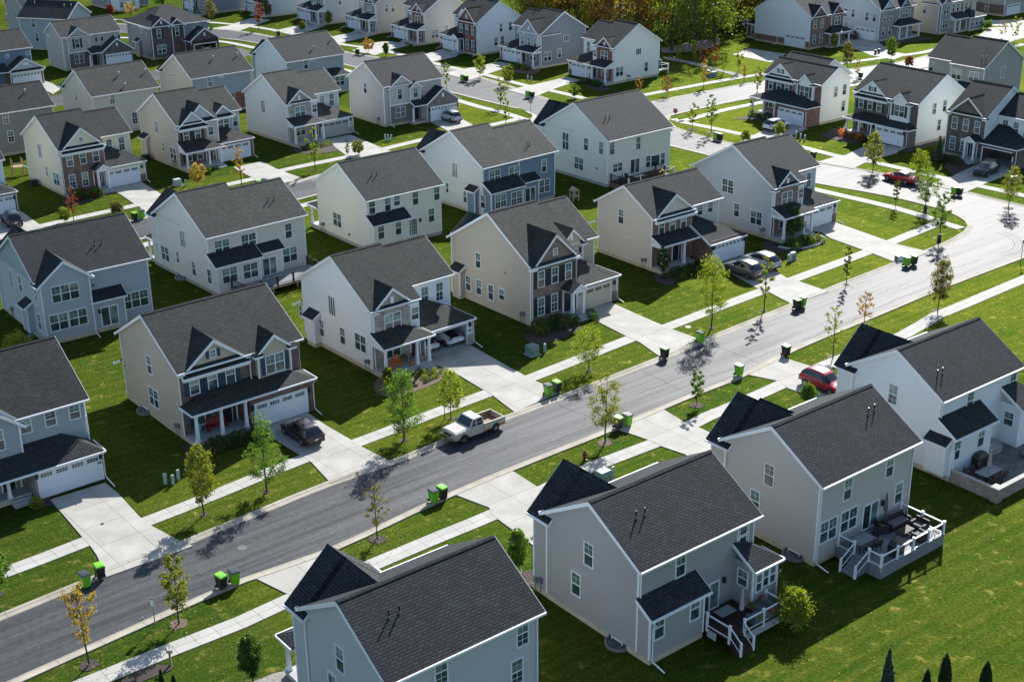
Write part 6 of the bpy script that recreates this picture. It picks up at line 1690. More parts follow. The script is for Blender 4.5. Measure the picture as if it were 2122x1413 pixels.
TREES = [(-26.39, 70.9, 6.05, 2.12, 'yellow', 'vase', 'yellowing young tree in a mulch ring by the kerb, nearest the bottom left corner'),
(-21.78, 75.24, 5.08, 1.91, 'mixed', 'open', 'young tree turning red-green in a pale mulch ring beside the parking sign'),
(-9.81, 85.6, 4.55, 1.97, 'olive', 'sparse', 'thin half-bare tree on the kerb strip below the long dark tree shadow'),
(0.28, 81.05, 3.36, 1.48, 'green', 'oval', 'small dense tree between the two grey houses of the near row'),
(-15.83, 68.79, 3.58, 1.47, 'dark', 'oval', 'dark oval tree at the bottom edge left of the pale blue-grey house'),
(-23.03, 89.38, 5.7, 2.15, 'mixed', 'oval', 'green-gold tree on the kerb strip in front of the tan house, left one'),
(-18.94, 92.77, 6.48, 3.48, 'green', 'spread', 'feathery blue-green tree beside the dark maroon suv'),
(-8.96, 101.41, 6.31, 3.44, 'green', 'dense', 'largest full green tree left of the white pickup truck'),
(-5.24, 105.34, 4.49, 2.22, 'ygreen', 'round', 'yellow-green staked tree right beside the white pickup truck'),
(-11.02, 111.38, 2.16, 0.95, 'mixed', 'oval', 'tiny tree in the mulch bed by the pumpkin porch'),
(7.01, 115.2, 4.2, 2.84, 'ygreen', 'round', 'rounded lime-green tree in front of the beige house with dark shutters'),
(7.54, 100.53, 6.48, 3.1, 'mixed', 'open', 'tall loose green tree with a mulch ring near the fire hydrant'),
(15.91, 107.54, 3.42, 1.44, 'green', 'column', 'half-leafless little tree beside the lone green bin'),
(19.64, 125.24, 7.38, 2.98, 'ygreen', 'oval', 'tall yellow-green tree in front of the house with the brick ground floor'),
(25.59, 129.64, 6.2, 1.49, 'ygreen', 'column', 'slim light green tree in front of the two parked cars'),
(35.67, 137.13, 4.33, 0.95, 'olive', 'column', 'very slim sparse tree on the kerb strip left of the overturned white box'),
(32.75, 152.15, 3.98, 2.42, 'dark', 'oval', 'dark dense tree in the rock-edged bed of the blue-grey house'),
(29.93, 117.54, 5.31, 2.13, 'ygreen', 'sparse', 'thin pale green tree on the leaf-strewn strip above the lowest black bin'),
(34.82, 125.86, 3.52, 2.07, 'orange', 'sparse', 'golden almost bare tree beyond the ridge of the white house'),
(43.08, 129.18, 5.52, 2.35, 'olive', 'oval', 'wine-green tree with a mulch ring beside the far kerb'),
(49.66, 151.27, 5.92, 2.0, 'green', 'open', 'green tree with a black watering bag at the street bend'),
(51.31, 162.89, 5.41, 2.76, 'green', 'open', 'green tree with a black watering bag next to the red sedan'),
(48.05, 164.62, 3.61, 1.01, 'olive', 'column', 'bare slim sapling just left of the red sedan front'),
(54.46, 177.08, 4.02, 2.84, 'ygreen', 'round', 'bright green tree on the verge behind the red sedan'),
(49.27, 181.07, 5.42, 2.6, 'mixed', 'oval', 'green tree with orange tip before the cream-white house'),
(61.93, 163.76, 5.5, 2.31, 'mixed', 'round', 'autumn-tinted tree in a mulch circle at the right edge'),
(59.67, 186.16, 3.43, 1.7, 'spruce', 'cone', 'blue-green spruce beside the white side wall of the cream-white house'),
(30.4, 203.28, 6.24, 2.23, 'green', 'column', 'tall narrow green tree left of the green bin pair at the crossing'),
(27.76, 205.49, 4.09, 1.65, 'ygreen', 'column', 'pale young tree just right of the stop sign'),
(33.45, 235.11, 4.73, 1.88, 'yellow', 'column', 'yellow slim tree beside the utility boxes'),
(26.47, 228.99, 3.34, 2.49, 'red', 'sparse', 'rust-red thin tree right of the warm white house'),
(31.76, 257.12, 4.13, 1.49, 'ygreen', 'column', 'first slim tree along the gravel path by the woods'),
(34.72, 258.35, 3.96, 1.68, 'ygreen', 'column', 'second slim tree along the gravel path by the woods'),
(35.57, 252.43, 4.24, 2.56, 'red', 'sparse', 'reddish bare-topped tree on the gravel path, wider one'),
(37.93, 252.76, 4.42, 2.2, 'red', 'sparse', 'reddish thin tree on the gravel path, nearer the side garage drive'),
(38.55, 246.65, 4.41, 1.34, 'ygreen', 'column', 'narrow green tree where the gravel path meets the pavement'),
(41.51, 247.79, 4.43, 1.44, 'ygreen', 'column', 'narrow green tree below the side garage drive'),
(41.91, 230.53, 4.49, 2.02, 'mixed', 'column', 'tall green-orange tree at the corner of the brown brick porch house'),
(41.14, 239.5, 2.96, 0.96, 'orange', 'sparse', 'tiny orange sapling on the upper verge'),
(61.44, 249.42, 4.89, 2.03, 'olive', 'oval', 'dark olive tree on the verge below the white house with side garage'),
(61.31, 241.41, 3.66, 1.61, 'yellow', 'sparse', 'yellow see-through tree beside the far green bin'),
(71.39, 256.99, 4.3, 2.29, 'green', 'oval', 'neat green tree at the end of the drive with two dark cars'),
(63.16, 268.43, 3.07, 1.68, 'ygreen', 'round', 'bright little tree in front of the black suv in the top drive'),
(72.8, 250.18, 2.11, 1.68, 'red', 'round', 'small crimson tree behind the grey house roof'),
(99.12, 277.89, 3.74, 2.11, 'yellow', 'sparse', 'yellow thin tree in the top right corner, left one'),
(100.36, 274.13, 5.1, 2.08, 'ygreen', 'column', 'light green tree in the top right corner, right one'),
(99.78, 288.95, 1.69, 2.18, 'green', 'round', 'round shrub-like tree by the corner of the beige stone-entry house'),
(-1.44, 221.62, 4.75, 2.08, 'ygreen', 'column', 'leafy young tree by the green and black bins before the crossing'),
(-0.65, 207.55, 4.87, 1.2, 'ygreen', 'column', 'thin young tree at the walkway crossing with red pavers'),
(-0.32, 238.22, 3.62, 2.4, 'mixed', 'open', 'spreading young tree before the dark blue-grey house'),
(10.9, 227.84, 2.44, 1.81, 'green', 'open', 'low green tree in front of the warm white house'),
(21.91, 230.68, 2.87, 1.25, 'orange', 'column', 'orange slip of a tree rising behind the cream-white roof ridge'),
(-5.23, 244.11, 4.46, 2.1, 'ygreen', 'open', 'yellow-green tree between two concrete drives of the top row'),
(-10.91, 235.58, 4.66, 1.53, 'ygreen', 'column', 'pale thin tree beside the road right of the grey gabled house'),
(-23.79, 266.0, 2.5, 1.15, 'green', 'oval', 'tiny green tree on the top row lawn'),
(-27.58, 269.61, 2.9, 2.33, 'orange', 'open', 'orange-red small tree beside the black bin on the cross street'),
(-53.35, 296.31, 5.97, 1.93, 'red', 'open', 'bright red slender tree on the top street'),
(-54.4, 312.4, 3.93, 2.94, 'olive', 'oval', 'grey-green tree behind the bright red slender one'),
(-43.84, 294.61, 2.02, 1.27, 'ygreen', 'oval', 'small yellow-green tree by the white-fronted top row house'),
(-38.95, 300.86, 3.09, 1.62, 'ygreen', 'oval', 'light green tree before the dark top row garage roof'),
(-26.92, 184.3, 6.04, 1.77, 'ygreen', 'column', 'tall thin gold-green tree in front of the pale grey stone gable house'),
(-23.11, 190.53, 2.88, 0.77, 'olive', 'sparse', 'bare sapling beside the grey garage drive'),
(-21.85, 192.33, 2.12, 1.97, 'mixed', 'round', 'multicoloured little tree peeping over the warm cream house roof'),
(-53.83, 161.94, 4.67, 1.75, 'red', 'sparse', 'orange-red maple in front of the cream-yellow house'),
(-54.8, 161.58, 1.98, 1.63, 'ygreen', 'open', 'feathery green sapling beside the orange-red maple'),
(-49.33, 165.17, 1.57, 1.64, 'olive', 'round', 'dense olive bush-like tree left of a green and black bin pair'),
(-41.61, 176.97, 3.31, 2.26, 'yellow', 'open', 'golden small tree before the porch with autumn decorations'),
(-35.64, 176.31, 5.83, 1.45, 'yellow', 'column', 'tall thin yellow tree beside the double garage drive of the second row'),
(-88.54, 245.51, 1.3, 1.68, 'yellow', 'round', 'yellow bush against the white garage door of the gabled brick garage'),
(-90.53, 317.13, 2.48, 1.76, 'red', 'oval', 'small red tree beside the backyard sunroom'),
(-85.39, 314.2, 3.42, 2.55, 'yellow', 'open', 'yellow young tree on the bright lawn at the top left'),
(-65.74, 307.32, 4.82, 2.46, 'olive', 'oval', 'grey-green tree by the taupe garage at the top edge'),
(-70.79, 314.65, 2.47, 1.03, 'green', 'column', 'narrow green cypress-like tree by the taupe garage'),
(-82.02, 329.67, 3.12, 2.66, 'green', 'oval', 'green tree cut by the top edge over the bright lawn'),
(-46.15, 118.27, 3.13, 2.79, 'ygreen', 'round', 'yellow-green bushy tree behind the roof at the left edge'),
(25.56, 107.91, 1.79, 1.29, 'green', 'round', 'round green bush in front of the red suv'),
(17.86, 74.57, 2.59, 3.17, 'ygreen', 'spreadlow', 'low wide tree catching sunlight behind the deck house'),
(22.18, 67.53, 3.0, 1.05, 'spruce', 'cone', 'grey-green spruce at the bottom edge, leftmost evergreen'),
(24.18, 66.67, 2.06, 0.52, 'cedar', 'cyl', 'shortest dark arborvitae at the bottom edge'),
(25.24, 66.65, 3.21, 0.8, 'cedar', 'cyl', 'tallest dark arborvitae at the bottom edge'),
(27.48, 66.17, 3.0, 0.77, 'cedar', 'cyl', 'dark arborvitae nearest the bottom right corner'),
(-34.71, 78.91, 3.68, 1.97, 'green', 'open', 'pale green tree cut by the left edge above the kerb'),
(-21.31, 68.59, 1.19, 0.46, 'cedar', 'cone', 'left small conifer at the bottom left lawn'),
(-20.54, 68.39, 0.95, 0.49, 'cedar', 'cone', 'right small conifer at the bottom left lawn'),
(16.42, 139.78, 3.52, 1.58, 'dark', 'open', 'see-through dark tree in the bed before the brick ground floor porch'),
(40.35, 201.12, 1.98, 1.93, 'ygreen', 'round', 'green bush tree overlapping the white suv'),
(34.7, 197.88, 1.74, 1.6, 'ygreen', 'round', 'green bush peeping over the blue-grey house ridge')]
BINS = [(-29.1, 79.76, 'g', 'green bin with black lid partly behind the yellowing tree at bottom left'),
(-28.38, 80.83, 'k', 'black bin with lime lid right of the pair by the lowest left drive'),
(-19.79, 79.41, 'k', 'black bin with lime lid standing in front of the kerb across from the tan house'),
(-19.01, 79.94, 'g', 'green bin with black lid on the near kerb right of a black one'),
(-6.02, 90.94, 'g', 'green bin in front of the hidden drive across from the pickup truck'),
(-5.38, 91.44, 'k', 'black bin with bright lime lid behind a green one across from the pickup'),
(8.81, 103.17, 'k', 'black bin with pale lid beside the tall loose tree with mulch ring'),
(9.62, 103.7, 'g', 'green bin with black lid standing at the apron right of the tall loose tree'),
(3.14, 109.82, 'g', 'green bin at the foot of the white stone-gable house drive'),
(3.93, 110.51, 'k', 'black bin with open lime lid at the white stone-gable house drive'),
(14.24, 117.81, 'k', 'lone black bin with lime lid at the beige house drive'),
(18.03, 121.58, 'g', 'lone green bin under the tall yellow-green tree'),
(20.55, 113.68, 'g', 'lone green bin with pale lid beside the half-leafless little tree'),
(25.63, 118.1, 'k', 'lone black bin at the near kerb above the red suv'),
(29.01, 130.09, 'k', 'black bin in front of a green one by the drive with two parked cars'),
(29.68, 130.75, 'g', 'green bin mostly hidden behind a black one by the two parked cars'),
(43.56, 142.74, 'g', 'green bin beside the fallen pale box at the big lawn drive'),
(44.48, 143.19, 'k', 'black bin with lime lid at the big lawn drive'),
(56.9, 169.58, 'g', 'green bin overfilled with dark bags near the street bend'),
(57.51, 169.35, 'k', 'black bin with lime lid near the street bend'),
(-46.32, 162.09, 'k', 'black bin with lime lid by the cream-yellow house drive'),
(-45.66, 163.05, 'g', 'green bin leaning by the cream-yellow house drive'),
(-33.37, 175.78, 'k', 'black bin with lime lid showing over the cream stepped roof'),
(-32.64, 176.43, 'g', 'green bin beside a black one over the cream stepped roof'),
(-29.47, 267.74, 'k', 'black bin with lime lid alone on the cross street'),
(-8.27, 242.2, 'g', 'green bin left of a black one across from the grey gabled house'),
(-7.66, 241.76, 'k', 'black bin right of a green one across from the grey gabled house'),
(3.07, 228.55, 'g', 'green bin behind the back of the round-topped sign'),
(3.8, 228.15, 'k', 'black bin beside the back of the sign before the crossing'),
(30.55, 199.18, 'g', 'green bin beside a black one at the crossing verge'),
(31.03, 198.59, 'k', 'black bin beside a green one at the crossing verge'),
(-48.04, 288.57, 'k', 'black bin on the top street right of the bright red tree'),
(-63.78, 297.47, 'g', 'green bin near the drive at the top left street'),
(42.58, 187.83, 'k', 'black bin with pale lid just above the blue-grey roof'),
(61.98, 241.37, 'k', 'black bin with lime lid between two roofs on the upper street'),
(70.03, 263.18, 'c', 'left small black can at the drive edge of the pale grey house'),
(70.91, 264.1, 'c', 'right small black can with white lid at the drive edge of the pale grey house')]
# ---------------------------------------------------------------- ground
def poly_sheet(name, pts, z, mat, yaw=0.69, uvo=(0, 0), thick=0.):
    """flat sheet (or slab when thick) with uv laid along the street grid"""
    from mathutils.geometry import tessellate_polygon
    me = bpy.data.meshes.new(name); a = sum(pts[i][0]*pts[(i+1) % len(pts)][1]-pts[(i+1) % len(pts)][0]*pts[i][1] for i in range(len(pts)))
    if a < 0: pts = pts[::-1]
    n = len(pts); v = [(x, y, z) for x, y in pts]
    tris = tessellate_polygon([[Vector((x, y, 0)) for x, y in pts]])
    f = [tuple(t) for t in tris]
    f = [t if (pts[t[1]][0]-pts[t[0]][0])*(pts[t[2]][1]-pts[t[0]][1])-(pts[t[1]][1]-pts[t[0]][1])*(pts[t[2]][0]-pts[t[0]][0]) > 0 else t[::-1] for t in f]
    if thick:
        v += [(x, y, z-thick) for x, y in pts]; f += [(i, i+n, (i+1) % n+n, (i+1) % n) for i in range(n)]
    me.from_pydata(v, [], f); me.materials.append(MAT(mat))
    c, s = math.cos(yaw), math.sin(yaw); L = me.uv_layers.new(name='uv').data
    for l in me.loops:
        co = me.vertices[l.vertex_index].co; L[l.index].uv = ((co.x-uvo[0])*c+(co.y-uvo[1])*s, -(co.x-uvo[0])*s+(co.y-uvo[1])*c)
    me.update(); return me
def structure(o): o['kind'] = 'structure'; return o
def stuff(o): o['kind'] = 'stuff'; return o
def offset_line(pts, d):
    out = []
    for i, p in enumerate(pts):
        a = pts[max(i-1, 0)]; b = pts[min(i+1, len(pts)-1)]; dx, dy = b[0]-a[0], b[1]-a[1]; l = math.hypot(dx, dy) or 1
        out.append((p[0]-dy/l*d, p[1]+dx/l*d))
    return out
def densify(pts, step=2.5):
    # Catmull-Rom through the measured points
    out = []
    for i in range(len(pts)-1):
        p0 = pts[max(i-1, 0)]; p1 = pts[i]; p2 = pts[i+1]; p3 = pts[min(i+2, len(pts)-1)]
        n = max(1, int(math.dist(p1, p2)/step))
        for j in range(n):
            t = j/n; q = []
            for k in (0, 1):
                m1 = (p2[k]-p0[k])*.5; m2 = (p3[k]-p1[k])*.5
                d0 = math.dist(p0, p1) or 1; d1 = math.dist(p1, p2); d2 = math.dist(p2, p3) or 1
                m1 *= min(1, 2*d1/(d0+d1)); m2 *= min(1, 2*d1/(d1+d2))
                q.append((2*t**3-3*t**2+1)*p1[k]+(t**3-2*t**2+t)*m1+(-2*t**3+3*t**2)*p2[k]+(t**3-t**2)*m2)
            out.append(tuple(q))
    out.append(pts[-1]); return out
def strip(name, pts, w0, w1, z0, z1, mat, step=2.5, jit=0):
    """ribbon between two offsets of a line, uv runs along it"""
    P_ = densify(pts, step); A = offset_line(P_, w0); B = offset_line(P_, w1); s = 0; me = bpy.data.meshes.new(name)
    v = []; f = []; uv = []
    prof = [(w0, z0), (w1, z1)] if not callable(z1) else z1(w0, w1)
    m = len(prof); L = [offset_line(P_, w) for w, z in prof]; S_ = [0]
    for i in range(1, len(P_)): S_.append(S_[-1]+math.dist(P_[i], P_[i-1]))
    for i in range(len(P_)):
        for j in range(m): v.append((L[j][i][0], L[j][i][1], prof[j][1]))
    for i in range(len(P_)-1):
        for j in range(m-1):
            q = (i*m+j, (i+1)*m+j, (i+1)*m+j+1, i*m+j+1)
            if w1 < w0: q = q[::-1]
            f.append(q); uv.append([(S_[x//m], prof[x % m][0]) for x in q])
    me.from_pydata(v, [], f); me.materials.append(MAT(mat)); U = me.uv_layers.new(name='uv').data; k = 0
    for q in uv:
        for t in q: U[k].uv = t; k += 1
    me.update(); return me
g = MB(); R_ = 900
me = bpy.data.meshes.new('grass_ground'); N_ = 30
vv = [(-R_+2*R_*i/N_, -300+2*R_*j/N_, 0) for j in range(N_+1) for i in range(N_+1)]
me.from_pydata(vv, [], [(j*(N_+1)+i, j*(N_+1)+i+1, (j+1)*(N_+1)+i+1, (j+1)*(N_+1)+i) for j in range(N_) for i in range(N_)]); me.materials.append(MAT('grass'))
structure(link('grass_ground', me))
# smooth road outline
structure(link('road', poly_sheet('road', [p for p in ROADS['road'][0]], .004, 'asphalt')))
for g0 in G_: structure(link('back_street', poly_sheet('back_street', g0, .008, 'asphalt')))
def cprof(a, b):
    s = 1 if b > a else -1
    return [(a, .012), (a+s*.38, .022), (a+s*.50, .075), (b, .09), (b+s*.001, -.05)]
for pts, sd in CURBS: structure(link('kerb', strip('kerb', pts, -sd*.12, sd*.62, 0, cprof, 'curbc')))
for i, (k, (pts, w)) in enumerate(WALKS.items()):
    structure(link('pavement', strip('pavement', pts, -w/2, w/2, 0, lambda a, b: [(a-.002, -.05), (a, .052), (b, .052), (b+.002, -.05)], 'walkc')))
for i, pts in enumerate(DRIVES):
    structure(link('driveway', poly_sheet('driveway', pts, .066+.0004*(i % 3), 'conc', uvo=pts[0], thick=.15)))
for i, (m, pts) in enumerate(BEDS):
    # wobble the outline a little
    q = densify(pts+[pts[0]], .7)[:-1]; r = random.Random(i); q = [(x+r.uniform(-.12, .12), y+r.uniform(-.12, .12)) for x, y in q]
    structure(link('gravel_bed' if m == 'gravel' else 'mulch_bed', poly_sheet('bed', q, .034+.001*i, m, thick=.06)))

# ---------------------------------------------------------------- plants
def leafquad(v, f, c, s, r):
    # random oriented rhombus leaf cluster
    a = Vector((r.gauss(0, 1), r.gauss(0, 1), r.gauss(0, .7))).normalized(); b = a.orthogonal().normalized(); c2 = a.cross(b)
    t = r.uniform(0, 6.28); b, c2 = b*math.cos(t)+c2*math.sin(t), c2*math.cos(t)-b*math.sin(t)
    i = len(v); w = s*r.uniform(.6, 1.25); h = w*r.uniform(.6, 1.)
    v += [tuple(c-b*w), tuple(c-c2*h*.6), tuple(c+b*w), tuple(c+c2*h*.6)]; f.append((i, i+1, i+2, i+3))
STY = {  # trunk share, branches, leaves, leaf size, radial shape, clump spread
 'vase': (.34, 15, 1700, .085, lambda t: .30+.75*t if t < .8 else 1.6*(1-t)+.55, .30), 'open': (.30, 17, 2400, .10, lambda t: .45+.6*math.sin(math.pi*min(t*1.05, 1)), .34),
 'sparse': (.30, 18, 1100, .08, lambda t: .35+.65*math.sin(math.pi*t**.8), .26), 'oval': (.26, 18, 2300, .11, lambda t: .25+.75*math.sin(math.pi*(.12+.83*t)), .42),
 'spread': (.24, 26, 3400, .095, lambda t: .98-.75*t if t > .25 else .75+t, .28), 'dense': (.20, 28, 3600, .10, lambda t: 1.0-.72*t**1.3 if t > .18 else .7+t*1.5, .38),
 'round': (.30, 24, 2300, .095, lambda t: math.sin(math.pi*(.22+.72*t))**.6, .36), 'column': (.28, 14, 1500, .095, lambda t: .55+.5*math.sin(math.pi*t), .30),
 'spreadlow': (.34, 24, 2600, .10, lambda t: 1-.75*t**2, .34), 'cone': (.06, 40, 3600, .075, lambda t: 1.05-t, .22), 'cyl': (.03, 40, 4200, .075, lambda t: (1-t**5)*.95+.05, .22)}
def tree(X, Y, h, w, leaf, sty, label, cat='tree', name='street_tree', seed=0, group='street trees'):
    r = random.Random(seed*77+5); tb, nb, nl, ls, shp, cs = STY[sty]; nl = int(nl*1.5); ls *= .82
    root = thing(name, label, cat, (X, Y, 0), 0, group); R0 = w/2; dist = math.sqrt(X*X+Y*Y+2600); far = dist > 190
    if far: nl = int(nl*.55); ls *= 1.4
    tr = MB(); bend = [Vector((0, 0, -.1))]; lean = Vector((r.gauss(0, .02), r.gauss(0, .02), 0))
    th = h*.93; n = 6
    for i in range(1, n+1):
        z = th*i/n; bend.append(Vector((lean.x*z+r.gauss(0, .02)*w*.3, lean.y*z+r.gauss(0, .02)*w*.3, z)))
    tw = max(.035, min(.10, h*.0115)); tr.tube(bend, [tw*(1-.85*i/n) for i in range(n+1)], 'bark', 6)
    def axis(z):
        t = max(0, min(.999, z/th))*n; i = int(t); return bend[i].lerp(bend[i+1], t-i)
    v = []; f = []; z0 = h*tb; anchors = []
    ga = r.uniform(0, 6.28)
    for i in range(nb):
        t = (i+.5)/nb; zt = z0+(h-z0)*t; rad = R0*shp(t)*r.uniform(.72, 1.12); ga += 2.4+r.uniform(-.4, .4)
        rise = rad*(.9 if sty in ('vase', 'column', 'open', 'sparse') else .45); rise = min(rise, (zt-z0*.7)*.8)
        if sty in ('cone', 'cyl'): rise = -.1*rad if sty == 'cone' else rad*.5
        a = axis(max(zt-rise, z0*.75)); b = Vector((axis(zt).x+math.cos(ga)*rad, axis(zt).y+math.sin(ga)*rad, zt))
        m = a.lerp(b, .5)+Vector((0, 0, -.12*rad if rise > 0 else 0)); tr.tube([a, m, b], [tw*.35, tw*.2, .012], 'bark', 4)
        anchors.append((a, m, b, rad))
    # leaves follow the branches in clumps
    tot = sum(x[3]+.15 for x in anchors)
    for a, m, b, rad in anchors:
        k = int(nl*(rad+.15)/tot)
        ncl = max(2, int(k/34)); cl = []
        for _ in range(ncl):
            t = r.betavariate(2.6, 1.25); p = (a.lerp(m, t*2) if t < .5 else m.lerp(b, t*2-1)); sp = cs*min(1., R0*.62)*r.uniform(.5, 1.15)
            cl.append((p+Vector((r.gauss(0, sp*.7), r.gauss(0, sp*.7), r.gauss(0, sp*.5))), sp*.62))
        for _ in range(k):
            p, sp = r.choice(cl); q = p+Vector((r.gauss(0, sp), r.gauss(0, sp), r.gauss(0, sp*.8)))
            leafquad(v, f, q, ls, r)
    if sty in ('vase', 'sparse') or (sty == 'column' and nl < 700):
        for _ in range(14):
            z = h*r.uniform(.55, .95); a = axis(z-.3*R0); g_ = r.uniform(0, 6.28); tr.tube([a, a+Vector((math.cos(g_)*R0*.4, math.sin(g_)*R0*.4, h*.14))], [.016, .008], 'bark', 3)
    if sty in ('cone', 'cyl', 'oval', 'round', 'dense', 'spreadlow'):   # fill the crown body
        k = {'cone': 7000, 'cyl': 8000, 'oval': 1300, 'round': 500, 'dense': 1600, 'spreadlow': 1900}[sty]; k = k//2 if far else k
        bl = [Vector((r.gauss(0, 1), r.gauss(0, 1), r.gauss(0, 1))).normalized() for _ in range(9)]
        for _ in range(k):
            t = r.random()**.85; a = r.uniform(0, 6.28); q = R0*shp(t)*(.55+.42*r.random()**.5)
            dn = Vector((math.cos(a), math.sin(a), t*2-1)).normalized(); q *= 1-.28*max(0, max(dn.dot(x) for x in bl)-.8)*5
            z = z0+(h-z0)*t+r.gauss(0, .06); c = axis(z); leafquad(v, f, Vector((c.x+math.cos(a)*q, c.y+math.sin(a)*q, z)), ls*(1.15 if sty in ('cone', 'cyl') else 1), r)
    tr.obj('trunk', root, uv=False)
    me = bpy.data.meshes.new('crown'); me.from_pydata(v, [], f); me.materials.append(MAT('l_'+leaf)); 
    link('crown', me, root)
    return root
RINGS = {0, 1, 2, 11, 17, 19, 25, 24, 12, 28, 27, 21, 26}
for i, (X, Y, h, w, lf, st, lab) in enumerate(TREES):
    r = tree(X, Y, h, w, lf, st, lab, seed=i, group=None, name={'cone': 'conifer', 'cyl': 'arborvitae'}.get(st, 'young_tree'))
    if h > 2.4 and st not in ('cone', 'cyl', 'spreadlow'):
        q = [(X+math.cos(a*.42)*rr, Y+math.sin(a*.42)*rr) for a in range(15) for rr in [(.62 if i in RINGS else .30)*random.Random(i*31+a).uniform(.85, 1.15)]]
        structure(link('mulch_ring', poly_sheet('mulch_ring', q, .036, 'mulch' if i in RINGS and i % 2 else 'mulchd', thick=.05)))
# woodland: each big tree its own thing, low cover as one mass
WL = []; r = random.Random(3)
def wood_tree(X, Y, h, w, leaf, lab, seed, n=2600):
    r = random.Random(seed); root = thing('woodland_tree', lab, 'tree', (X, Y, 0), 0, 'autumn woodland trees'); tr = MB()
    top = Vector((r.gauss(0, .5), r.gauss(0, .5), h*.8)); tr.tube([Vector((0, 0, -.3)), top*.5+Vector((r.gauss(0, .3), 0, 0)), top], [.28, .2, .05], 'bark', 6)
    v = []; f = []; cl = []
    for i in range(34):
        t = r.random()**.8; z = h*(.16+.84*t); rad = w/2*math.sin(math.pi*(.16+.78*t))**.7; a = r.uniform(0, 6.28); q = rad*math.sqrt(r.random())
        c = Vector((math.cos(a)*q, math.sin(a)*q, z)); cl.append((c, r.uniform(.5, 1.1)))
        if i % 3 == 0: tr.tube([Vector((0, 0, max(1., z-q*1.2))), c], [.09, .03], 'bark', 4)
    for _ in range(n):
        c, s = r.choice(cl); leafquad(v, f, c+Vector((r.gauss(0, s), r.gauss(0, s), r.gauss(0, s*.75))), .26, r)
    tr.obj('trunk', root, uv=False); me = bpy.data.meshes.new('crown'); me.from_pydata(v, [], f); me.materials.append(MAT('l_'+leaf)); link('crown', me, root)
WOODS = 'tall tree in the autumn woodland mass at the top of the picture'

# ---------------------------------------------------------------- shrubs, rocks
def shrub_mesh(name, w, h, leaf, n, seed, ls=.075):
    r = random.Random(seed); v = []; f = []
    for _ in range(n):
        a = r.uniform(0, 6.28); u = r.uniform(-.2, 1); q = math.sqrt(max(0, 1-u*u))*r.uniform(.75, 1.08)
        leafquad(v, f, Vector((math.cos(a)*q*w/2, math.sin(a)*q*w/2, h*(.18+.8*max(u, -.1))*r.uniform(.85, 1.1))), ls, r)
    me = bpy.data.meshes.new(name); me.from_pydata(v, [], f); me.materials.append(MAT('l_'+leaf)); return me
SHM = {k: shrub_mesh('shrub', 1.0, .9, lf, 420, i) for i, (k, lf) in enumerate([('s', 'shrub'), ('g', 'green'), ('y', 'ygreen'), ('r', 'red'), ('f', 'flower'), ('o', 'olive'), ('d', 'dark')])}
def shrub(x, y, s, k, label, group, i=0):
    o = link('shrub', SHM[k], None, (x, y, 0), (i*1.7) % 6.28); o.scale = (s, s, s*(.8+.3*((i*37) % 10)/10)); tag(o, label, 'shrub', group)
ROCK = None
def rock_mesh(seed):
    r = random.Random(seed); m = MB(); n = 7
    m.lathe([(.16, -.02), (.22, .06), (.17, .15), (.05, .19)], 'rock', n, lambda a, b, c: (a*r.uniform(.8, 1.2), b*r.uniform(.8, 1.2), c)); return m.mesh('rock', uv=False)
ROCKS = [rock_mesh(i) for i in range(4)]

# fallen leaves lying about under the trees
lv = []; lf_ = []; r = random.Random(5)
for k in range(5000):
    X, Y, h, w = r.choice(TREES[:28])[:4] if k % 3 else (r.uniform(-40, 60), r.uniform(60, 160), 0, 9)
    a = r.uniform(0, 6.28); q = abs(r.gauss(0, 1))*(w*.7+.8); x, y = X+math.cos(a)*q, Y+math.sin(a)*q; s = r.uniform(.025, .055); t = r.uniform(0, 6.28); i = len(lv)
    z = .065 if k % 2 else .10; z0_ = z
    lv += [(x+s*math.cos(t+j*1.57), y+s*math.sin(t+j*1.57), z+r.uniform(0, .03)) for j in range(4)]; lf_.append((i, i+1, i+2, i+3))
me = bpy.data.meshes.new('fallen_leaves'); me.from_pydata(lv, [], lf_); me.materials.append(MAT('l_litter')); o = stuff(link('fallen_leaves', me)); tag(o, 'fallen dry leaves scattered over lawns, kerbs and road', 'leaves')

# crack sealer and tyre arcs on the road
def ribbon(pts, w, name, z=.0065):
    a = offset_line(pts, w/2); b = offset_line(pts, -w/2); n = len(pts); me = bpy.data.meshes.new(name)
    me.from_pydata([(x, y, z) for x, y in a]+[(x, y, z) for x, y in b], [], [(i+n, i+1+n, i+1, i) for i in range(n-1)]); me.materials.append(MAT('tar')); structure(link(name, me))
r = random.Random(9)
def wob(p0, p1, n=26, a=.25):
    o = [0, 0]; out = []
    for i in range(n+1):
        t = i/n; o[0] += r.gauss(0, a*.35); o[0] *= .9; o[1] += r.gauss(0, a*.35); o[1] *= .9
        out.append((p0[0]+(p1[0]-p0[0])*t+o[0], p0[1]+(p1[1]-p0[1])*t+o[1]))
    return out
E0 = (.777, .630); E1 = (-.630, .777); B0 = (14., 112.5)
for k in range(10):
    s0 = -26+k*7.3+r.uniform(-2, 2); o_ = r.uniform(-2.6, 2.2); ln = r.uniform(5, 16); bx, by = B0[0]+E0[0]*s0+E1[0]*o_, B0[1]+E0[1]*s0+E1[1]*o_
    ribbon(wob((bx, by), (bx+E0[0]*ln, by+E0[1]*ln)), r.uniform(.02, .045), 'crack_seal')
for k in range(4): s0 = -12+k*11+r.uniform(-2, 2); bx, by = B0[0]+E0[0]*s0, B0[1]+E0[1]*s0; ribbon(wob((bx-E1[0]*3.3, by-E1[1]*3.3), (bx+E1[0]*3.3, by+E1[1]*3.3), 14, .3), .035, 'crack_seal')
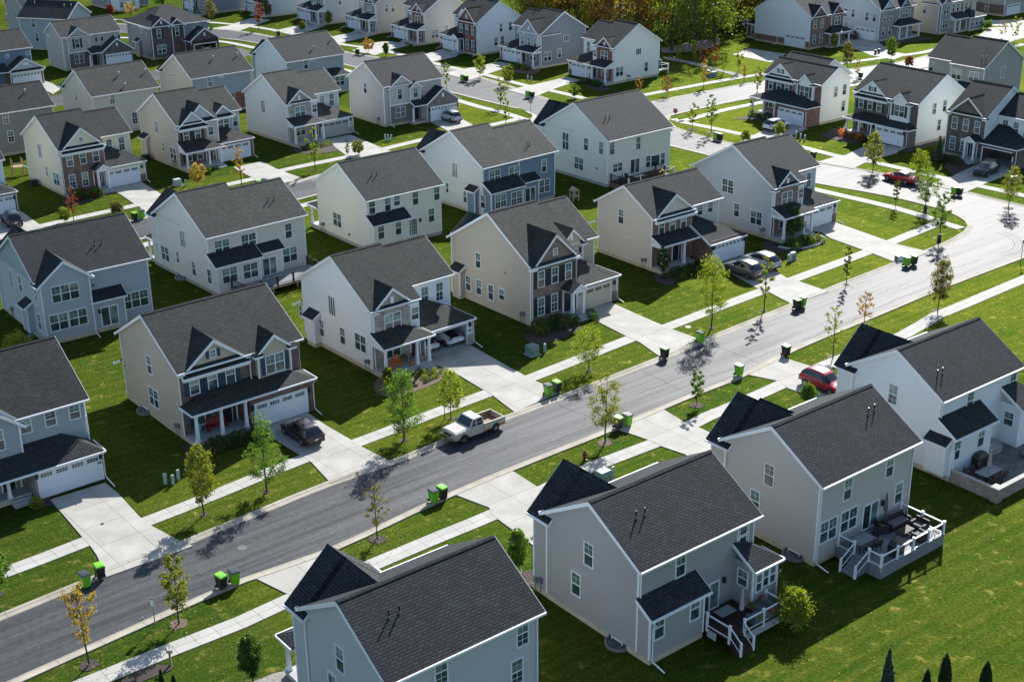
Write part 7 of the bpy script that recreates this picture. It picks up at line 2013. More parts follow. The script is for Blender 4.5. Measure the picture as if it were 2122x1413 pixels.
for k in range(4):
    R1 = 5.2+k*.42+(1.3 if k > 3 else 0); c = (53.0, 151.5); a0 = r.uniform(-1.3, -1.0); ribbon([(c[0]+R1*math.cos(a0+1.7*i/16), c[1]+R1*math.sin(a0+1.7*i/16)) for i in range(17)], .03 if k % 2 else .05, 'tyre_mark')

# ---------------------------------------------------------------- things on the street
def place(parts, name, label, cat, loc, rotz, group=None):
    """parts: list of (part name, mesh, [(sub name, mesh)...])"""
    root = thing(name, label, cat, loc, rotz, group)
    for pn, me, subs in parts:
        o = link(pn, me, root)
        for sn, sm in subs: link(sn, sm, o)
    return root
def bin_parts(body, lid):
    b = MB(); b.solid([(-.24,-.27,.08),(.24,-.27,.08),(.24,.27,.08),(-.24,.27,.08)], [(-.30,-.34,.98),(.30,-.34,.98),(.30,.36,.98),(-.30,.36,.98)], body)
    b.box(-.32,.32,-.36,-.33,.92,.98,body); b.box(-.32,-.29,-.36,.38,.92,.98,body); b.box(.29,.32,-.36,.38,.92,.98,body); b.box(-.2,.2,-.345,-.31,.42,.46,body)
    l = MB(); l.solid([(-.33,-.40,.985),(.33,-.40,.985),(.33,.38,.985),(-.33,.38,.985)], [(-.26,-.33,1.06),(.26,-.33,1.06),(.28,.36,1.08),(-.28,.36,1.08)], lid)
    l.box(-.16,.16,-.2,.2,1.06,1.085,lid); h = MB(); h.tube([(-.24,.45,1.0),(.24,.45,1.0)], .02, body, 6); h.box(-.25,-.21,.34,.45,.97,1.02,body); h.box(.21,.25,.34,.45,.97,1.02,body)
    w = []
    for s in (-1, 1):
        m = MB(); m.lathe([(.11, -.03), (.13, -.02), (.13, .02), (.11, .03)], 'rubber', 12, lambda a, q, c, s=s: (s*.27+c, .30+a, .13+q)); w.append(('wheel', m.mesh('wheel', uv=False), []))
    return [('bin_body', b.mesh('bin_body', uv=False), []), ('lid', l.mesh('lid', uv=False), []), ('handle', h.mesh('handle', uv=False), [])]+w
BP = {'g': bin_parts('bingreen', 'binlidb'), 'k': bin_parts('binblack', 'bingreen')}
_c = MB(); _c.lathe([(.22, 0), (.27, .7), (.28, .72), (.2, .8)], 'binblack', 12); BP['c'] = [('bin_body', _c.mesh('bin_body', uv=False), [])]
for i, (x, y, t, lab) in enumerate(BINS):
    rz = .69+random.Random(i).uniform(-.15, .15)+(0 if i % 2 else 0)
    if t == 'k' and 'open' in lab: pass
    place(BP[t], 'wheelie_bin' if t != 'c' else 'rubbish_can', lab, 'bin', (x, y, .05), rz, 'bins set out for collection')
# --- vehicles
def wheel_parts(rad=.34, wd=.22, rim='rim'):
    t = MB(); t.lathe([(rad*.62, -wd/2), (rad*.96, -wd/2), (rad, -wd*.35), (rad, wd*.35), (rad*.96, wd/2), (rad*.62, wd/2)], 'rubber', 20, lambda a, b, c: (a, c, b))
    r = MB(); r.lathe([(.05, -wd/2-.01), (rad*.66, -wd/2+.0), (rad*.64, wd/2), (.05, wd/2+.01)], rim, 14, lambda a, b, c: (a, c, b))
    for k in range(5):
        an = k*1.2566; c, s = math.cos(an), math.sin(an)
        for q in (-1, 1): r.solid([(c*.05-s*.03, q*(wd/2+.01), s*.05+c*.03), (c*.05+s*.03, q*(wd/2+.01), s*.05-c*.03), (c*rad*.62+s*.03, q*(wd/2+.01), s*rad*.62-c*.03), (c*rad*.62-s*.03, q*(wd/2+.01), s*rad*.62+c*.03)],
                [(c*.05-s*.03, q*(wd/2+.03), s*.05+c*.03), (c*.05+s*.03, q*(wd/2+.03), s*.05-c*.03), (c*rad*.62+s*.03, q*(wd/2+.03), s*rad*.62-c*.03), (c*rad*.62-s*.03, q*(wd/2+.03), s*rad*.62+c*.03)], rim)
    return t.mesh('tyre', uv=False, smooth=False), r.mesh('rim', uv=False)
WHL = wheel_parts(); WHT = wheel_parts(.37, .21, 'chrome')
# stations: x, z bottom, z belt, z top, half width bottom, belt, top ; nose at +x
SHAPES = {
 'suv': dict(st=[(-2.28,.45,.78,.82,.70,.78,.70),(-2.22,.32,.95,1.02,.82,.86,.66),(-2.02,.28,1.02,1.34,.88,.90,.66),(-1.62,.26,1.04,1.66,.90,.92,.62),(-.9,.24,1.03,1.74,.91,.93,.66),(0,.24,1.0,1.75,.91,.93,.66),(.38,.24,.99,1.64,.91,.93,.63),(1.2,.24,.98,1.08,.91,.92,.68),(1.75,.26,.94,1.02,.90,.90,.66),(2.15,.3,.82,.9,.86,.84,.6),(2.3,.38,.62,.68,.70,.70,.45)], glass=(1,7), ws=6, rw=(1,3), wh=(-1.38,1.40)),
 'sedan': dict(st=[(-2.38,.42,.78,.86,.66,.74,.60),(-2.3,.3,.92,1.0,.80,.84,.6),(-1.75,.26,.96,1.08,.87,.88,.62),(-1.1,.22,.95,1.38,.89,.90,.56),(-.4,.22,.93,1.45,.90,.91,.56),(.2,.22,.91,1.42,.90,.91,.55),(1.05,.22,.88,.98,.90,.90,.6),(1.75,.25,.82,.9,.88,.86,.56),(2.2,.3,.68,.75,.82,.78,.5),(2.35,.38,.55,.6,.66,.66,.42)], glass=(2,6), ws=5, rw=(2,3), wh=(-1.35,1.42)),
 'van': dict(st=[(-2.55,.4,.8,.9,.74,.82,.74),(-2.48,.3,1.0,1.2,.84,.9,.74),(-2.3,.26,1.06,1.6,.92,.95,.70),(-1.9,.24,1.06,1.74,.94,.97,.68),(-.8,.22,1.03,1.78,.95,.98,.68),(.3,.22,1.0,1.75,.95,.98,.67),(.8,.22,.99,1.62,.95,.97,.66),(1.85,.22,.97,1.10,.94,.95,.66),(2.25,.26,.88,.98,.9,.9,.6),(2.45,.32,.72,.8,.8,.8,.5),(2.55,.4,.6,.65,.7,.7,.45)], glass=(1,7), ws=6, rw=(1,3), wh=(-1.5,1.55)),
 'sports': dict(st=[(-2.22,.4,.8,.84,.72,.8,.6),(-2.1,.28,.9,.95,.86,.92,.62),(-1.5,.22,.88,1.08,.92,.95,.5),(-.7,.2,.85,1.26,.92,.93,.5),(-.1,.2,.84,1.29,.91,.92,.5),(.3,.2,.83,1.22,.91,.92,.5),(1.05,.2,.8,.85,.9,.91,.6),(1.7,.22,.74,.78,.88,.88,.6),(2.15,.28,.6,.64,.8,.78,.5),(2.28,.34,.5,.52,.66,.64,.4)], glass=(3,6), ws=5, rw=(1,3), wh=(-1.3,1.25))}
def car(kind, col, label, loc, rotz, cat, plate=True, rails=False, name='parked_car', roofglass=False):
    sh = SHAPES[kind]; st = sh['st']; root = thing(name, label, cat, loc, rotz)
    v = []; f = []; mi = []
    def ring(s):
        x, zb, zm, zt, wb, wm, wt = s; zl = zb+.28*(zm-zb)
        half = [(0, zb), (wb*.9, zb), (wm, zl), (wm+.015, zb+.62*(zm-zb)), (wm-.01, zm-.02), (wm-.05, zm+.02), (wt, zt-.04), (wt-.09, zt), (0, zt+.025)]
        return [(x, y, z) for y, z in half]+[(x, -y, z) for y, z in half[-2:0:-1]]
    n = 16
    for s in st: v += ring(s)
    g0, g1 = sh['glass']
    F_ = []; K_ = []
    for i in range(len(st)-1):
        for j in range(n):
            q = (i*n+j, i*n+(j+1) % n, (i+1)*n+(j+1) % n, (i+1)*n+j)
            isg = g0+1 <= i < g1 and j in (5, 10)
            isw = (i == sh['ws'] and j in (6, 7, 8, 9)) or (sh['rw'][0] <= i < sh['rw'][1] and j in (6, 7, 8, 9) and kind != 'sedan') or (kind == 'sedan' and i == 2 and j in (6, 7, 8, 9))
            F_.append(q[::-1]); K_.append(2 if isw else 1 if isg else 0)
    F_.append(tuple(range(n))[::-1]); F_.append(tuple((len(st)-1)*n+j for j in range(n))); K_ += [0, 0]
    # one smooth skin, then cut into body, side windows and screens
    me = bpy.data.meshes.new('skin'); me.from_pydata(v, [], F_)
    for m_ in ('c_'+col, 'carglass', 'carglass'): me.materials.append(MAT(m_) if m_ != 'carglass' or len(me.materials) < 2 else bpy.data.materials.new('t'))
    for p, k in zip(me.polygons, K_): p.material_index = k
    tmp = link('tmp', me); md = tmp.modifiers.new('s', 'SUBSURF'); md.levels = 2
    ev = bpy.data.meshes.new_from_object(tmp.evaluated_get(bpy.context.evaluated_depsgraph_get())); bpy.data.objects.remove(tmp)
    for k, nm, mt in ((0, 'body', 'c_'+col), (1, 'side_window', 'carglass'), (2, 'windscreen', 'carglass')):
        fs = [tuple(p.vertices) for p in ev.polygons if p.material_index == k]; used = sorted({i for q in fs for i in q}); mp = {a_: b_ for b_, a_ in enumerate(used)}
        m2 = bpy.data.meshes.new(nm); m2.from_pydata([tuple(ev.vertices[i].co) for i in used], [], [tuple(mp[i] for i in q) for q in fs]); m2.materials.append(MAT(mt))
        for p in m2.polygons: p.use_smooth = True
        link(nm, m2, root)
    # pillars
    P_ = MB()
    for i in range(g0+1, g1):
        if i in (sh['ws'],): continue
        a = v[i*n+5]; c = v[i*n+6]
        if i % 2 == 0 or i == g0+1:
            for s in (-1, 1): P_.tube([(a[0], s*(a[1]-.03), a[2]), (c[0], s*(c[1]-.02), c[2]-.03)], .03, 'c_'+col if i % 4 else 'dark', 4)
    P_.obj('pillar', root, uv=False)
    # lower cladding, arches, wheels
    A = MB(); wmx = max(s[5] for s in st); rad = .34
    for x in sh['wh']:
        for s in (-1, 1):
            A.lathe([(.0, 0), (.40, 0), (.40, .02), (.0, .02)], 'dark', 18, lambda a, q, c, x=x, s=s: (x+a, s*(wmx+.0+c), .35+q) if .35+q > .2 else (x+a, s*(wmx+c), .2))
    A.box(-1.0, .95, -wmx-.012, -wmx+.05, .2, .36, 'dark'); A.box(-1.0, .95, wmx-.05, wmx+.012, .2, .36, 'dark'); A.obj('arch_trim', root, uv=False)
    for x in sh['wh']:
        for s in (-1, 1):
            t = link('wheel', WHL[0], root, (x, s*(wmx-.08), .34)); link('rim', WHL[1], t)
    # lights
    xr, xf = st[1][0], st[-2][0]
    for s in (-1, 1):
        m = MB(); z = st[1][2]; m.box(xr-.03, xr+.18, min(s*.52, s*.87), max(s*.52, s*.87), z-.14, z+.03, 'tail'); m.obj('tail_light', root, uv=False)
        m = MB(); z = st[-2][2]; m.box(xf-.22, xf+.02, min(s*.5, s*.80), max(s*.5, s*.80), z-.10, z-.0, 'lamp'); m.obj('headlight', root, uv=False)
        m = MB(); x = st[sh['ws']][0]+.35; zz = st[sh['ws']][2]; m.box(x-.07, x+.07, min(s*.93, s*1.08), max(s*.93, s*1.08), zz+.0, zz+.14, 'c_'+col); m.obj('wing_mirror', root, uv=False)
    m = MB(); m.box(st[0][0]-.03, st[0][0]+.06, -.8, .8, .36, .52, 'dark'); m.box(st[-1][0]-.08, st[-1][0]+.02, -.62, .62, .40, .56, 'dark'); m.obj('bumper', root, uv=False)
    if plate: m = MB(); m.box(st[0][0]-.045, st[0][0]-.02, -.16, .16, .62, .76, 'playblue' if False else 'signwhite'); m.obj('number_plate', root, uv=False)
    # door lines
    D = MB()
    for x in (-.75, .12, .85):
        for s in (-1, 1): D.box(x-.008, x+.008, min(s*(wmx+.005), s*(wmx+.018)), max(s*(wmx+.005), s*(wmx+.018)), .4, .92, 'dark')
    for x in (-.45, .45):
        for s in (-1, 1): D.box(x-.1, x+.1, min(s*(wmx+.0), s*(wmx+.035)), max(s*(wmx+.0), s*(wmx+.035)), .84, .875, 'chrome')
    D.obj('door_handle', root, uv=False)
    if rails:
        for s in (-1, 1): m = MB(); m.tube([(-1.45, s*.60, 1.68), (-.9, s*.62, 1.75), (.2, s*.62, 1.75), (.5, s*.6, 1.66)], .022, 'chrome' if rails == 2 else 'dark', 5); m.obj('roof_rail', root, uv=False)
    if roofglass: m = MB(); m.solid([(-1.2,-.5,1.70),(.1,-.5,1.72),(.1,.5,1.72),(-1.2,.5,1.70)], [(-1.2,-.5,1.735),(.1,-.5,1.745),(.1,.5,1.745),(-1.2,.5,1.735)], 'carglass'); m.obj('sunroof', root, uv=False)
    return root
Q = math.radians
_m = car('suv', 'maroon', 'dark maroon suv with glass roof parked before the tan house garage', (-17.45, 102.0, .09), Q(129), 'suv', rails=1, roofglass=True); _m.scale = (1, 1, .93)
car('suv', 'red', 'red suv parked nose-in beside the white house at the right edge', (27.6, 110.6, .09), Q(-52), 'suv', rails=1)
car('suv', 'bronze', 'bronze-grey suv with bright roof, nearer of the two parked at the brick ground floor house', (25.25, 140.45, .09), Q(128), 'suv', rails=1)
car('suv', 'silver', 'silver suv mostly hidden behind the bronze-grey one', (27.55, 143.0, .09), Q(128), 'suv', rails=1)
car('suv', 'silver', 'silver suv parked before the grey gabled garage', (-9.35, 212.6, .09), Q(125), 'suv', rails=1)
car('suv', 'white', 'white suv parked on the drive of the brown brick porch house', (40.5, 204.9, .09), Q(38), 'suv', rails=1)
car('sedan', 'redsedan', 'red sedan parked at the kerb on the bend road', (51.7, 176.15, .02), Q(131), 'car')
car('van', 'black', 'black minivan with its tail in the open garage at the right edge', (64.1, 179.3, .09), Q(228), 'van')
car('suv', 'black', 'black suv on the drive at the left edge', (-61.2, 161.3, .09), Q(122), 'suv', rails=1)
car('sports', 'white', 'white sports car inside the open garage of the stone gable house', (-6.6, 122.5, .13), Q(129.6), 'car')
car('sports', 'white', 'second white car half hidden behind the porch column in the open garage', (-8.9, 120.9, .13), Q(129.6), 'car')
car('suv', 'black', 'black suv with red tail light on the top drive', (64.9, 277.2, .09), Q(158), 'suv', rails=1)
car('suv', 'black', 'dark car right of the black suv on the top drive', (68.3, 279.6, .09), Q(150), 'suv')
car('suv', 'white', 'pale car inside the open garage of the dark red brick house', (-60.6, 272.6, .13), Q(129), 'suv')

def pickup(loc, rotz):
    root = thing('pickup_truck', 'old white pickup truck with rusty open bed parked at the kerb', 'pickup truck', loc, rotz); V = 'c_truckwhite'
    # nose at +x ; hood, cowl and cab as one body
    def ringp(x, zb, zm, zt, wb, wm, wt): return [(x, y, z) for y, z in [(-wb, zb), (wb, zb), (wm, zb+.25), (wm, zm-.04), (wm-.06, zm), (wt, zt), (-wt, zt), (-wm+.06, zm), (-wm, zm-.04), (-wm, zb+.25)]]
    b = MB()
    hood = [ringp(2.52,.55,.98,1.0,.86,.92,.80), ringp(2.45,.42,1.04,1.07,.9,.97,.84), ringp(1.3,.42,1.12,1.15,.92,.98,.86), ringp(1.05,.42,1.14,1.17,.92,.98,.86)]
    for i in range(3): b.solid(hood[i], hood[i+1], V if i == 0 else V)
    b.box(-.45, 1.05, -.98, .98, .42, 1.12, V); b.solid([(-.45,-.98,1.12),(1.05,-.98,1.12),(1.05,.98,1.12),(-.45,.98,1.12)], [(-.45,-.93,1.17),(1.05,-.93,1.17),(1.05,.93,1.17),(-.45,.93,1.17)], V)
    b.obj('body', root)
    h = MB(); h.solid([(1.25,-.8,1.165),(2.4,-.76,1.085),(2.4,.76,1.085),(1.25,.8,1.165)], [(1.25,-.74,1.20),(2.36,-.70,1.115),(2.36,.70,1.115),(1.25,.74,1.20)], 'c_truckrust'); h.obj('hood', root)
    c = MB()  # cab roof and pillars
    c.solid([(-.40,-.80,1.72),(.55,-.80,1.72),(.55,.80,1.72),(-.40,.80,1.72)], [(-.34,-.72,1.80),(.48,-.72,1.80),(.48,.72,1.80),(-.34,.72,1.80)], 'c_trucktop')
    for s in (-1, 1):
        for (x0, x1) in ((-.42, -.40), (.28, .27), (1.0, .55)): c.tube([(x0, s*.92, 1.16), (x1, s*.79, 1.74)], .045, 'c_trucktop', 5)
    c.obj('cab_roof', root)
    g = MB(); g.solid([(-.40,-.89,1.16),(.97,-.89,1.16),(.97,.89,1.16),(-.40,.89,1.16)], [(-.36,-.77,1.73),(.53,-.77,1.73),(.53,.77,1.73),(-.36,.77,1.73)], 'carglass'); g.obj('cab_window', root)
    d = MB()
    for s in (-1, 1):
        for x in (-.38, .95): d.box(x-.008, x+.008, min(s*.975, s*.99), max(s*.975, s*.99), .5, 1.12, 'dark')
        d.box(-.25, -.1, min(s*.975, s*1.01), max(s*.975, s*1.01), .95, .98, 'chrome')
    d.obj('door_handle', root, uv=False)
    bed = MB(); x0, x1 = -2.72, -.50
    bed.box(x0, x1, -.98, -.86, .46, 1.14, V); bed.box(x0, x1, .86, .98, .46, 1.14, V); bed.box(x0, x0+.08, -.86, .86, .46, 1.10, V); bed.box(x1-.06, x1, -.86, .86, .5, 1.14, V)
    bed.obj('bed_side', root)
    rs = MB()
    for s in (-1, 1): rs.box(-2.66, -1.95, min(s*.981, s*.988), max(s*.981, s*.988), .48, .66, 'orange'); rs.box(-1.25, -.65, min(s*.981, s*.988), max(s*.981, s*.988), .48, .60, 'orange')
    rs.obj('rust_patch', root, uv=False)
    fl = MB(); fl.box(x0+.08, x1-.06, -.86, .86, .56, .62, 'rustbed'); fl.box(x0+.08, x1-.06, -.857, -.85, .62, 1.13, 'rustbed'); fl.box(x0+.08, x1-.06, .85, .857, .62, 1.13, 'rustbed')
    for x in (-1.75,): fl.box(x-.35, x+.35, -.85, -.62, .62, .82, 'rustbed'); fl.box(x-.35, x+.35, .62, .85, .62, .82, 'rustbed')
    fl.obj('bed_floor', root)
    for x in (-1.72, 1.62):
        for s in (-1, 1): t = link('wheel', WHT[0], root, (x, s*.86, .37)); link('rim', WHT[1], t)
    ar = MB()
    for x in (-1.72, 1.62):
        for s in (-1, 1): ar.lathe([(.0, 0), (.44, 0), (.44, .006), (.0, .006)], 'dark', 18, lambda a, q, c, x=x, s=s: (x+a, s*(.982+c), max(.42, .40+q)))
    ar.obj('wheel_arch', root, uv=False)
    m = MB(); m.box(2.50, 2.56, -.78, .78, .66, .92, 'chrome'); m.obj('grille', root, uv=False)
    m = MB(); m.box(2.56, 2.68, -.98, .98, .42, .58, 'chrome'); m.obj('front_bumper', root, uv=False); m = MB(); m.box(-2.84, -2.74, -.95, .95, .44, .58, 'chrome'); m.obj('rear_bumper', root, uv=False)
    for s in (-1, 1):
        m = MB(); m.lathe([(.11, 0), (.09, .04)], 'lamp', 12, lambda a, q, c, s=s: (2.56+c, s*.62+a, .79+q)); m.obj('headlight', root, uv=False)
        m = MB(); m.box(-2.75, -2.73, min(s*.88, s*.96), max(s*.88, s*.96), .75, .95, 'tail'); m.obj('tail_light', root, uv=False)
        m = MB(); m.box(.86, .92, min(s*1.0, s*1.16), max(s*1.0, s*1.16), 1.22, 1.42, 'chrome'); m.obj('wing_mirror', root, uv=False)
pickup((-3.35, 102.45, .01), Q(219.5))

# --- signs, hydrant, utility things
def sign_post(x, y, h, label, cat, kind, rz=0):
    root = thing('street_sign', label, cat, (x, y, 0), rz); p = MB(); p.box(-.03, .03, -.02, .02, -.2, h, 'steel'); p.obj('post', root)
    if kind in ('stop', 'back'):
        m = MB(); n = 8; pts = [(.38*math.cos(math.pi/8+i*math.pi/4), .38*math.sin(math.pi/8+i*math.pi/4)) for i in range(n)]; z = h+.05
        m.solid([(a, -.03, z+b) for a, b in pts], [(a, -.045, z+b) for a, b in pts], 'stopred'); m.solid([(a*1.06, -.02, z+b*1.06) for a, b in pts], [(a*1.06, -.03, z+b*1.06) for a, b in pts], 'signwhite')
        m.solid([(a*1.06, -.01, z+b*1.06) for a, b in pts], [(a*1.06, -.0195, z+b*1.06) for a, b in pts], 'steel'); o = m.obj('sign_plate', root)
        t = bpy.data.curves.new('lettering', 'FONT'); t.body = 'STOP'; t.size = .27; t.align_x = 'CENTER'; t.align_y = 'CENTER'; t.extrude = .004
        tmp = bpy.data.objects.new('lettering', t); COL.objects.link(tmp); dg = bpy.context.evaluated_depsgraph_get(); me = bpy.data.meshes.new_from_object(tmp.evaluated_get(dg)); bpy.data.objects.remove(tmp)
        me.materials.clear(); me.materials.append(MAT('signwhite')); l = link('lettering', me, o); l.location = (0, -.048, z); l.rotation_euler = (math.pi/2, 0, 0)
        if kind == 'back': m = MB(); m.box(-.35, .35, .0, .012, h+.55, h+.75, 'playblue'); m.obj('name_plate', root)
    elif kind == 'park':
        m = MB(); m.box(-.16, .16, -.035, -.022, h-.32, h+.12, 'steel'); m.box(-.15, .15, -.038, -.0352, h-.31, h+.11, 'signwhite'); m.box(-.12, .12, -.04, -.0382, h-.02, h+.06, 'dark'); m.obj('sign_plate', root)
        m = MB(); m.box(-.12, .12, -.035, -.022, h-.52, h-.36, 'signwhite'); m.obj('sign_plate', root)
    else: m = MB(); m.box(-.2, .2, -.035, -.022, h-.35, h+.05, 'stopred' if kind == 'red' else 'steel'); m.obj('sign_plate', root)
sign_post(-23.28, 75.06, 2.05, 'slim parking sign post on the near kerb strip at the lower left', 'sign', 'park', Q(-25))
sign_post(25.49, 208.41, 2.2, 'red stop sign at the far crossing', 'stop sign', 'stop', Q(-20))
sign_post(3.3, 215.86, 2.2, 'stop sign seen from behind at the crossing beside the red paving', 'stop sign', 'back', Q(150))
sign_post(56.48, 143.65, 2.6, 'narrow sign post at the right edge past the bend', 'sign', 'plain', Q(30))
h = thing('fire_hydrant', 'dark red fire hydrant on the kerb strip above the grey roofs', 'fire hydrant', (5.72, 97.56, 0)); m = MB()
m.lathe([(.19, 0), (.19, .06), (.12, .08), (.12, .58), (.15, .60), (.15, .64), (.10, .74), (.03, .80)], 'hydrant', 14); m.obj('hydrant_body', h, uv=False)
for s in (-1, 1): m = MB(); m.lathe([(.07, .10), (.07, .2), (.04, .22)], 'hydrant', 8, lambda a, b, c, s=s: (s*c, a, .48+b)); m.obj('outlet', h, uv=False)
def ubox(x, y, w, d, hh, mat, label, rz=.69):
    root = thing('utility_box', label, 'utility box', (x, y, 0), rz); m = MB(); m.box(-w/2-.1, w/2+.1, -d/2-.1, d/2+.1, -.1, .1, 'porchc'); m.obj('pad', root)
    m = MB(); m.box(-w/2, w/2, -d/2, d/2, .1, hh*.62, mat); m.solid([(-w/2-.03,-d/2-.03,hh*.62),(w/2+.03,-d/2-.03,hh*.62),(w/2+.03,d/2+.03,hh*.62),(-w/2-.03,d/2+.03,hh*.62)], [(-w/2,-d/2+.12,hh),(w/2,-d/2+.12,hh),(w/2,d/2,hh),(-w/2,d/2,hh)], mat); m.obj('cabinet', root)
    m = MB(); m.box(-.07, .07, -d/2-.05, -d/2-.001, hh*.25, hh*.5, 'yellow'); m.obj('warning_label', root)
ubox(1.9, 119.1, .95, .95, .95, 'boxgreen', 'green transformer box on the lawn of the beige house')
ubox(31.6, 145.5, .6, .5, .8, 'boxgreen', 'green utility box on the lawn above the two parked cars')
ubox(36.45, 244.15, .9, .9, .9, 'boxgreen', 'low green transformer on the lawn below the gravel path')
ubox(35.43, 243.34, .7, .7, 1.3, 'vent', 'grey utility cabinet next to the low green transformer')
ubox(7.0, 94.1, 1.0, .9, .9, 'boxgreen', 'pale green transformer half hidden by the grey house roof')
ubox(66.4, 175.0, .9, .8, .9, 'boxgreen', 'green transformer beside ornamental grass at the right edge')
ubox(-44.5, 177.6, .9, .8, .9, 'pedestal', 'pale utility box behind a hedge at the stepped roof')
def pedestal(x, y, hh, label, group=None):
    root = thing('utility_pedestal', label, 'utility pedestal', (x, y, 0), .7, group); m = MB(); m.box(-.11, .11, -.09, .09, 0, hh, 'pedestal'); m.obj('post', root); m = MB(); m.solid([(-.13,-.11,hh),(.13,-.11,hh),(.13,.11,hh),(-.13,.11,hh)], [(-.1,-.06,hh+.08),(.1,-.06,hh+.08),(.1,.06,hh+.08),(-.1,.06,hh+.08)], 'pedestal'); m.obj('cap', root)
for x, y, hh, l in [(-27.02,94.28,.85,'left of three pale pedestals beside the tan house lawn'),(-26.4,94.2,.75,'front middle of three pale pedestals beside the tan house lawn'),(-26.15,94.95,.8,'right of three pale pedestals beside the tan house lawn'),
  (3.1,119.6,.8,'pale pedestal right of the green transformer'),(30.9,144.6,.8,'left pale pedestal by the rock-edged bed'),(31.25,144.9,.85,'second pale pedestal by the rock-edged bed'),(3.25,242.55,.8,'tall pale pedestal on the dark blue-grey house lawn'),(3.9,241.9,.7,'low pale pedestal on the dark blue-grey house lawn'),
  (42.45,199.6,1.,'leftmost pale pedestal beside the cream-white house drive'),(42.95,198.7,.85,'middle pale pedestal beside the cream-white house drive'),(43.5,198.2,.75,'rightmost pale pedestal beside the cream-white house drive'),
  (-18.6,200.6,.9,'left of three pedestals on the stone gable house lawn'),(-18.15,200.4,.9,'middle of three pedestals on the stone gable house lawn'),(-17.7,200.7,.8,'right of three pedestals on the stone gable house lawn'),(7.75,94.6,.9,'white pedestal pipe beside the half hidden transformer'),(-43.3,177.2,.8,'pale pedestal beside the pale utility box'),(67.3,175.2,.7,'small pedestal right of the ornamental grass')]: pedestal(x, y, hh, l)
m = MB(); m.lathe([(.33, .006), (.33, .016), (.27, .018), (.26, .014), (.05, .014)], 'manhole', 24); tag(m.obj('manhole_cover', loc=(-19.36, 84.66, 0)), 'round iron manhole cover in the near road', 'manhole cover')
m = MB(); m.lathe([(.13, .0), (.13, .012)], 'manhole', 14); tag(m.obj('drain_cover', loc=(-30.25, 88.14, .095)), 'small round drain cover in the lowest driveway', 'drain cover')
m = MB(); m.lathe([(.3, .006), (.3, .015)], 'manhole', 18); tag(m.obj('manhole_cover', loc=(17.4, 125.6, 0)), 'manhole cover in the shadow of the tall yellow-green tree', 'manhole cover')
p = thing('bird_post', 'short weathered wooden post with cap beside the near pavement', 'post', (-21.31, 70.83, 0)); m = MB(); m.box(-.06, .06, -.06, .06, -.1, .95, 'wood'); m.obj('post', p); m = MB(); m.box(-.2, .2, -.1, .1, .95, 1.02, 'bark'); m.obj('cap', p)
b = thing('fallen_box', 'pale overturned box lying left of the green bin at the big lawn drive', 'box', (43.3, 144.75, .09), .4); m = MB(); m.box(-.45, .45, -.25, .25, 0, .5, 'gdoor'); m.obj('box_body', b); m = MB(); m.box(-.46, -.42, -.27, .27, -.0, .52, 'vent'); m.obj('lid', b)
for k, (x, y) in enumerate([(5.0, 213.6), (6.2, 212.9)]):
    m = MB(); m.box(-.7, .7, -.6, .6, .0, .066, 'redbrickpave'); o = m.obj('tactile_paving', loc=(x, y, 0), rotz=.69); tag(o, ['red tactile paving square at the crossing, left one', 'red tactile paving square at the crossing, right one'][k], 'paving square')
# air conditioners
for k, (x, y, l) in enumerate([(-63.9,178.3,'black air conditioner beside the cream-yellow side wall'),(-46.6,122.9,'black air conditioner behind the roof at the left edge'),(-51.9,190.9,'black air conditioner beside the grey-tan side wall'),(12.3,79.5,'air conditioner cover beside the deck house wall')][:3]):
    root = thing('air_conditioner', l, 'air conditioner', (x, y, 0), .69); m = MB(); m.box(-.42, .42, -.42, .42, .02, .82, 'dark'); m.obj('casing', root); m = MB(); m.lathe([(.36, .82), (.36, .86), (.1, .88)], 'vent', 16); m.obj('fan_grille', root)

# ---------------------------------------------------------------- decks and yards
def frame_pt(hx, hy, yaw): return lambda x, y, z=0: (hx+x*math.cos(yaw)-y*math.sin(yaw), hy+x*math.sin(yaw)+y*math.cos(yaw), z)
def railing(root, pts, z, h=.95, post='trim', bal='dark', skip=(), cap=True):
    for i in range(len(pts)-1):
        (x0, y0), (x1, y1) = pts[i], pts[i+1]
        if i in skip: continue
        L = math.hypot(x1-x0, y1-y0); n = max(1, round(L/1.9)); dx, dy = (x1-x0)/L, (y1-y0)/L
        m = MB(); mm = MB()
        def bar(a, b, z0, z1, w): 
            px_, py_ = -dy*w/2, dx*w/2; q = [(x0+dx*a+px_, y0+dy*a+py_), (x0+dx*b+px_, y0+dy*b+py_), (x0+dx*b-px_, y0+dy*b-py_), (x0+dx*a-px_, y0+dy*a-py_)]
            return [(u, v_, z0) for u, v_ in q], [(u, v_, z1) for u, v_ in q]
        m.solid(*bar(0, L, z+h-.09, z+h-.02, .09), post); m.solid(*bar(0, L, z+.08, z+.14, .06), post); m.obj('rail', root, uv=False)
        k = int(L/.13)
        for j in range(1, k): mm.solid(*bar(j*L/k-.01, j*L/k+.01, z+.14, z+h-.09, .02), bal)
        mm.obj('balusters', root, uv=False)
        for j in range(n+1):
            if j == n and i < len(pts)-2 and (i+1) not in skip: continue
            c = MB(); cx, cy = x0+dx*L*j/n, y0+dy*L*j/n; c.box(cx-.07, cx+.07, cy-.07, cy+.07, z-.3, z+h+.05, post); c.box(cx-.09, cx+.09, cy-.09, cy+.09, z+h+.05, z+h+.10, post); c.obj('post', root, uv=False)
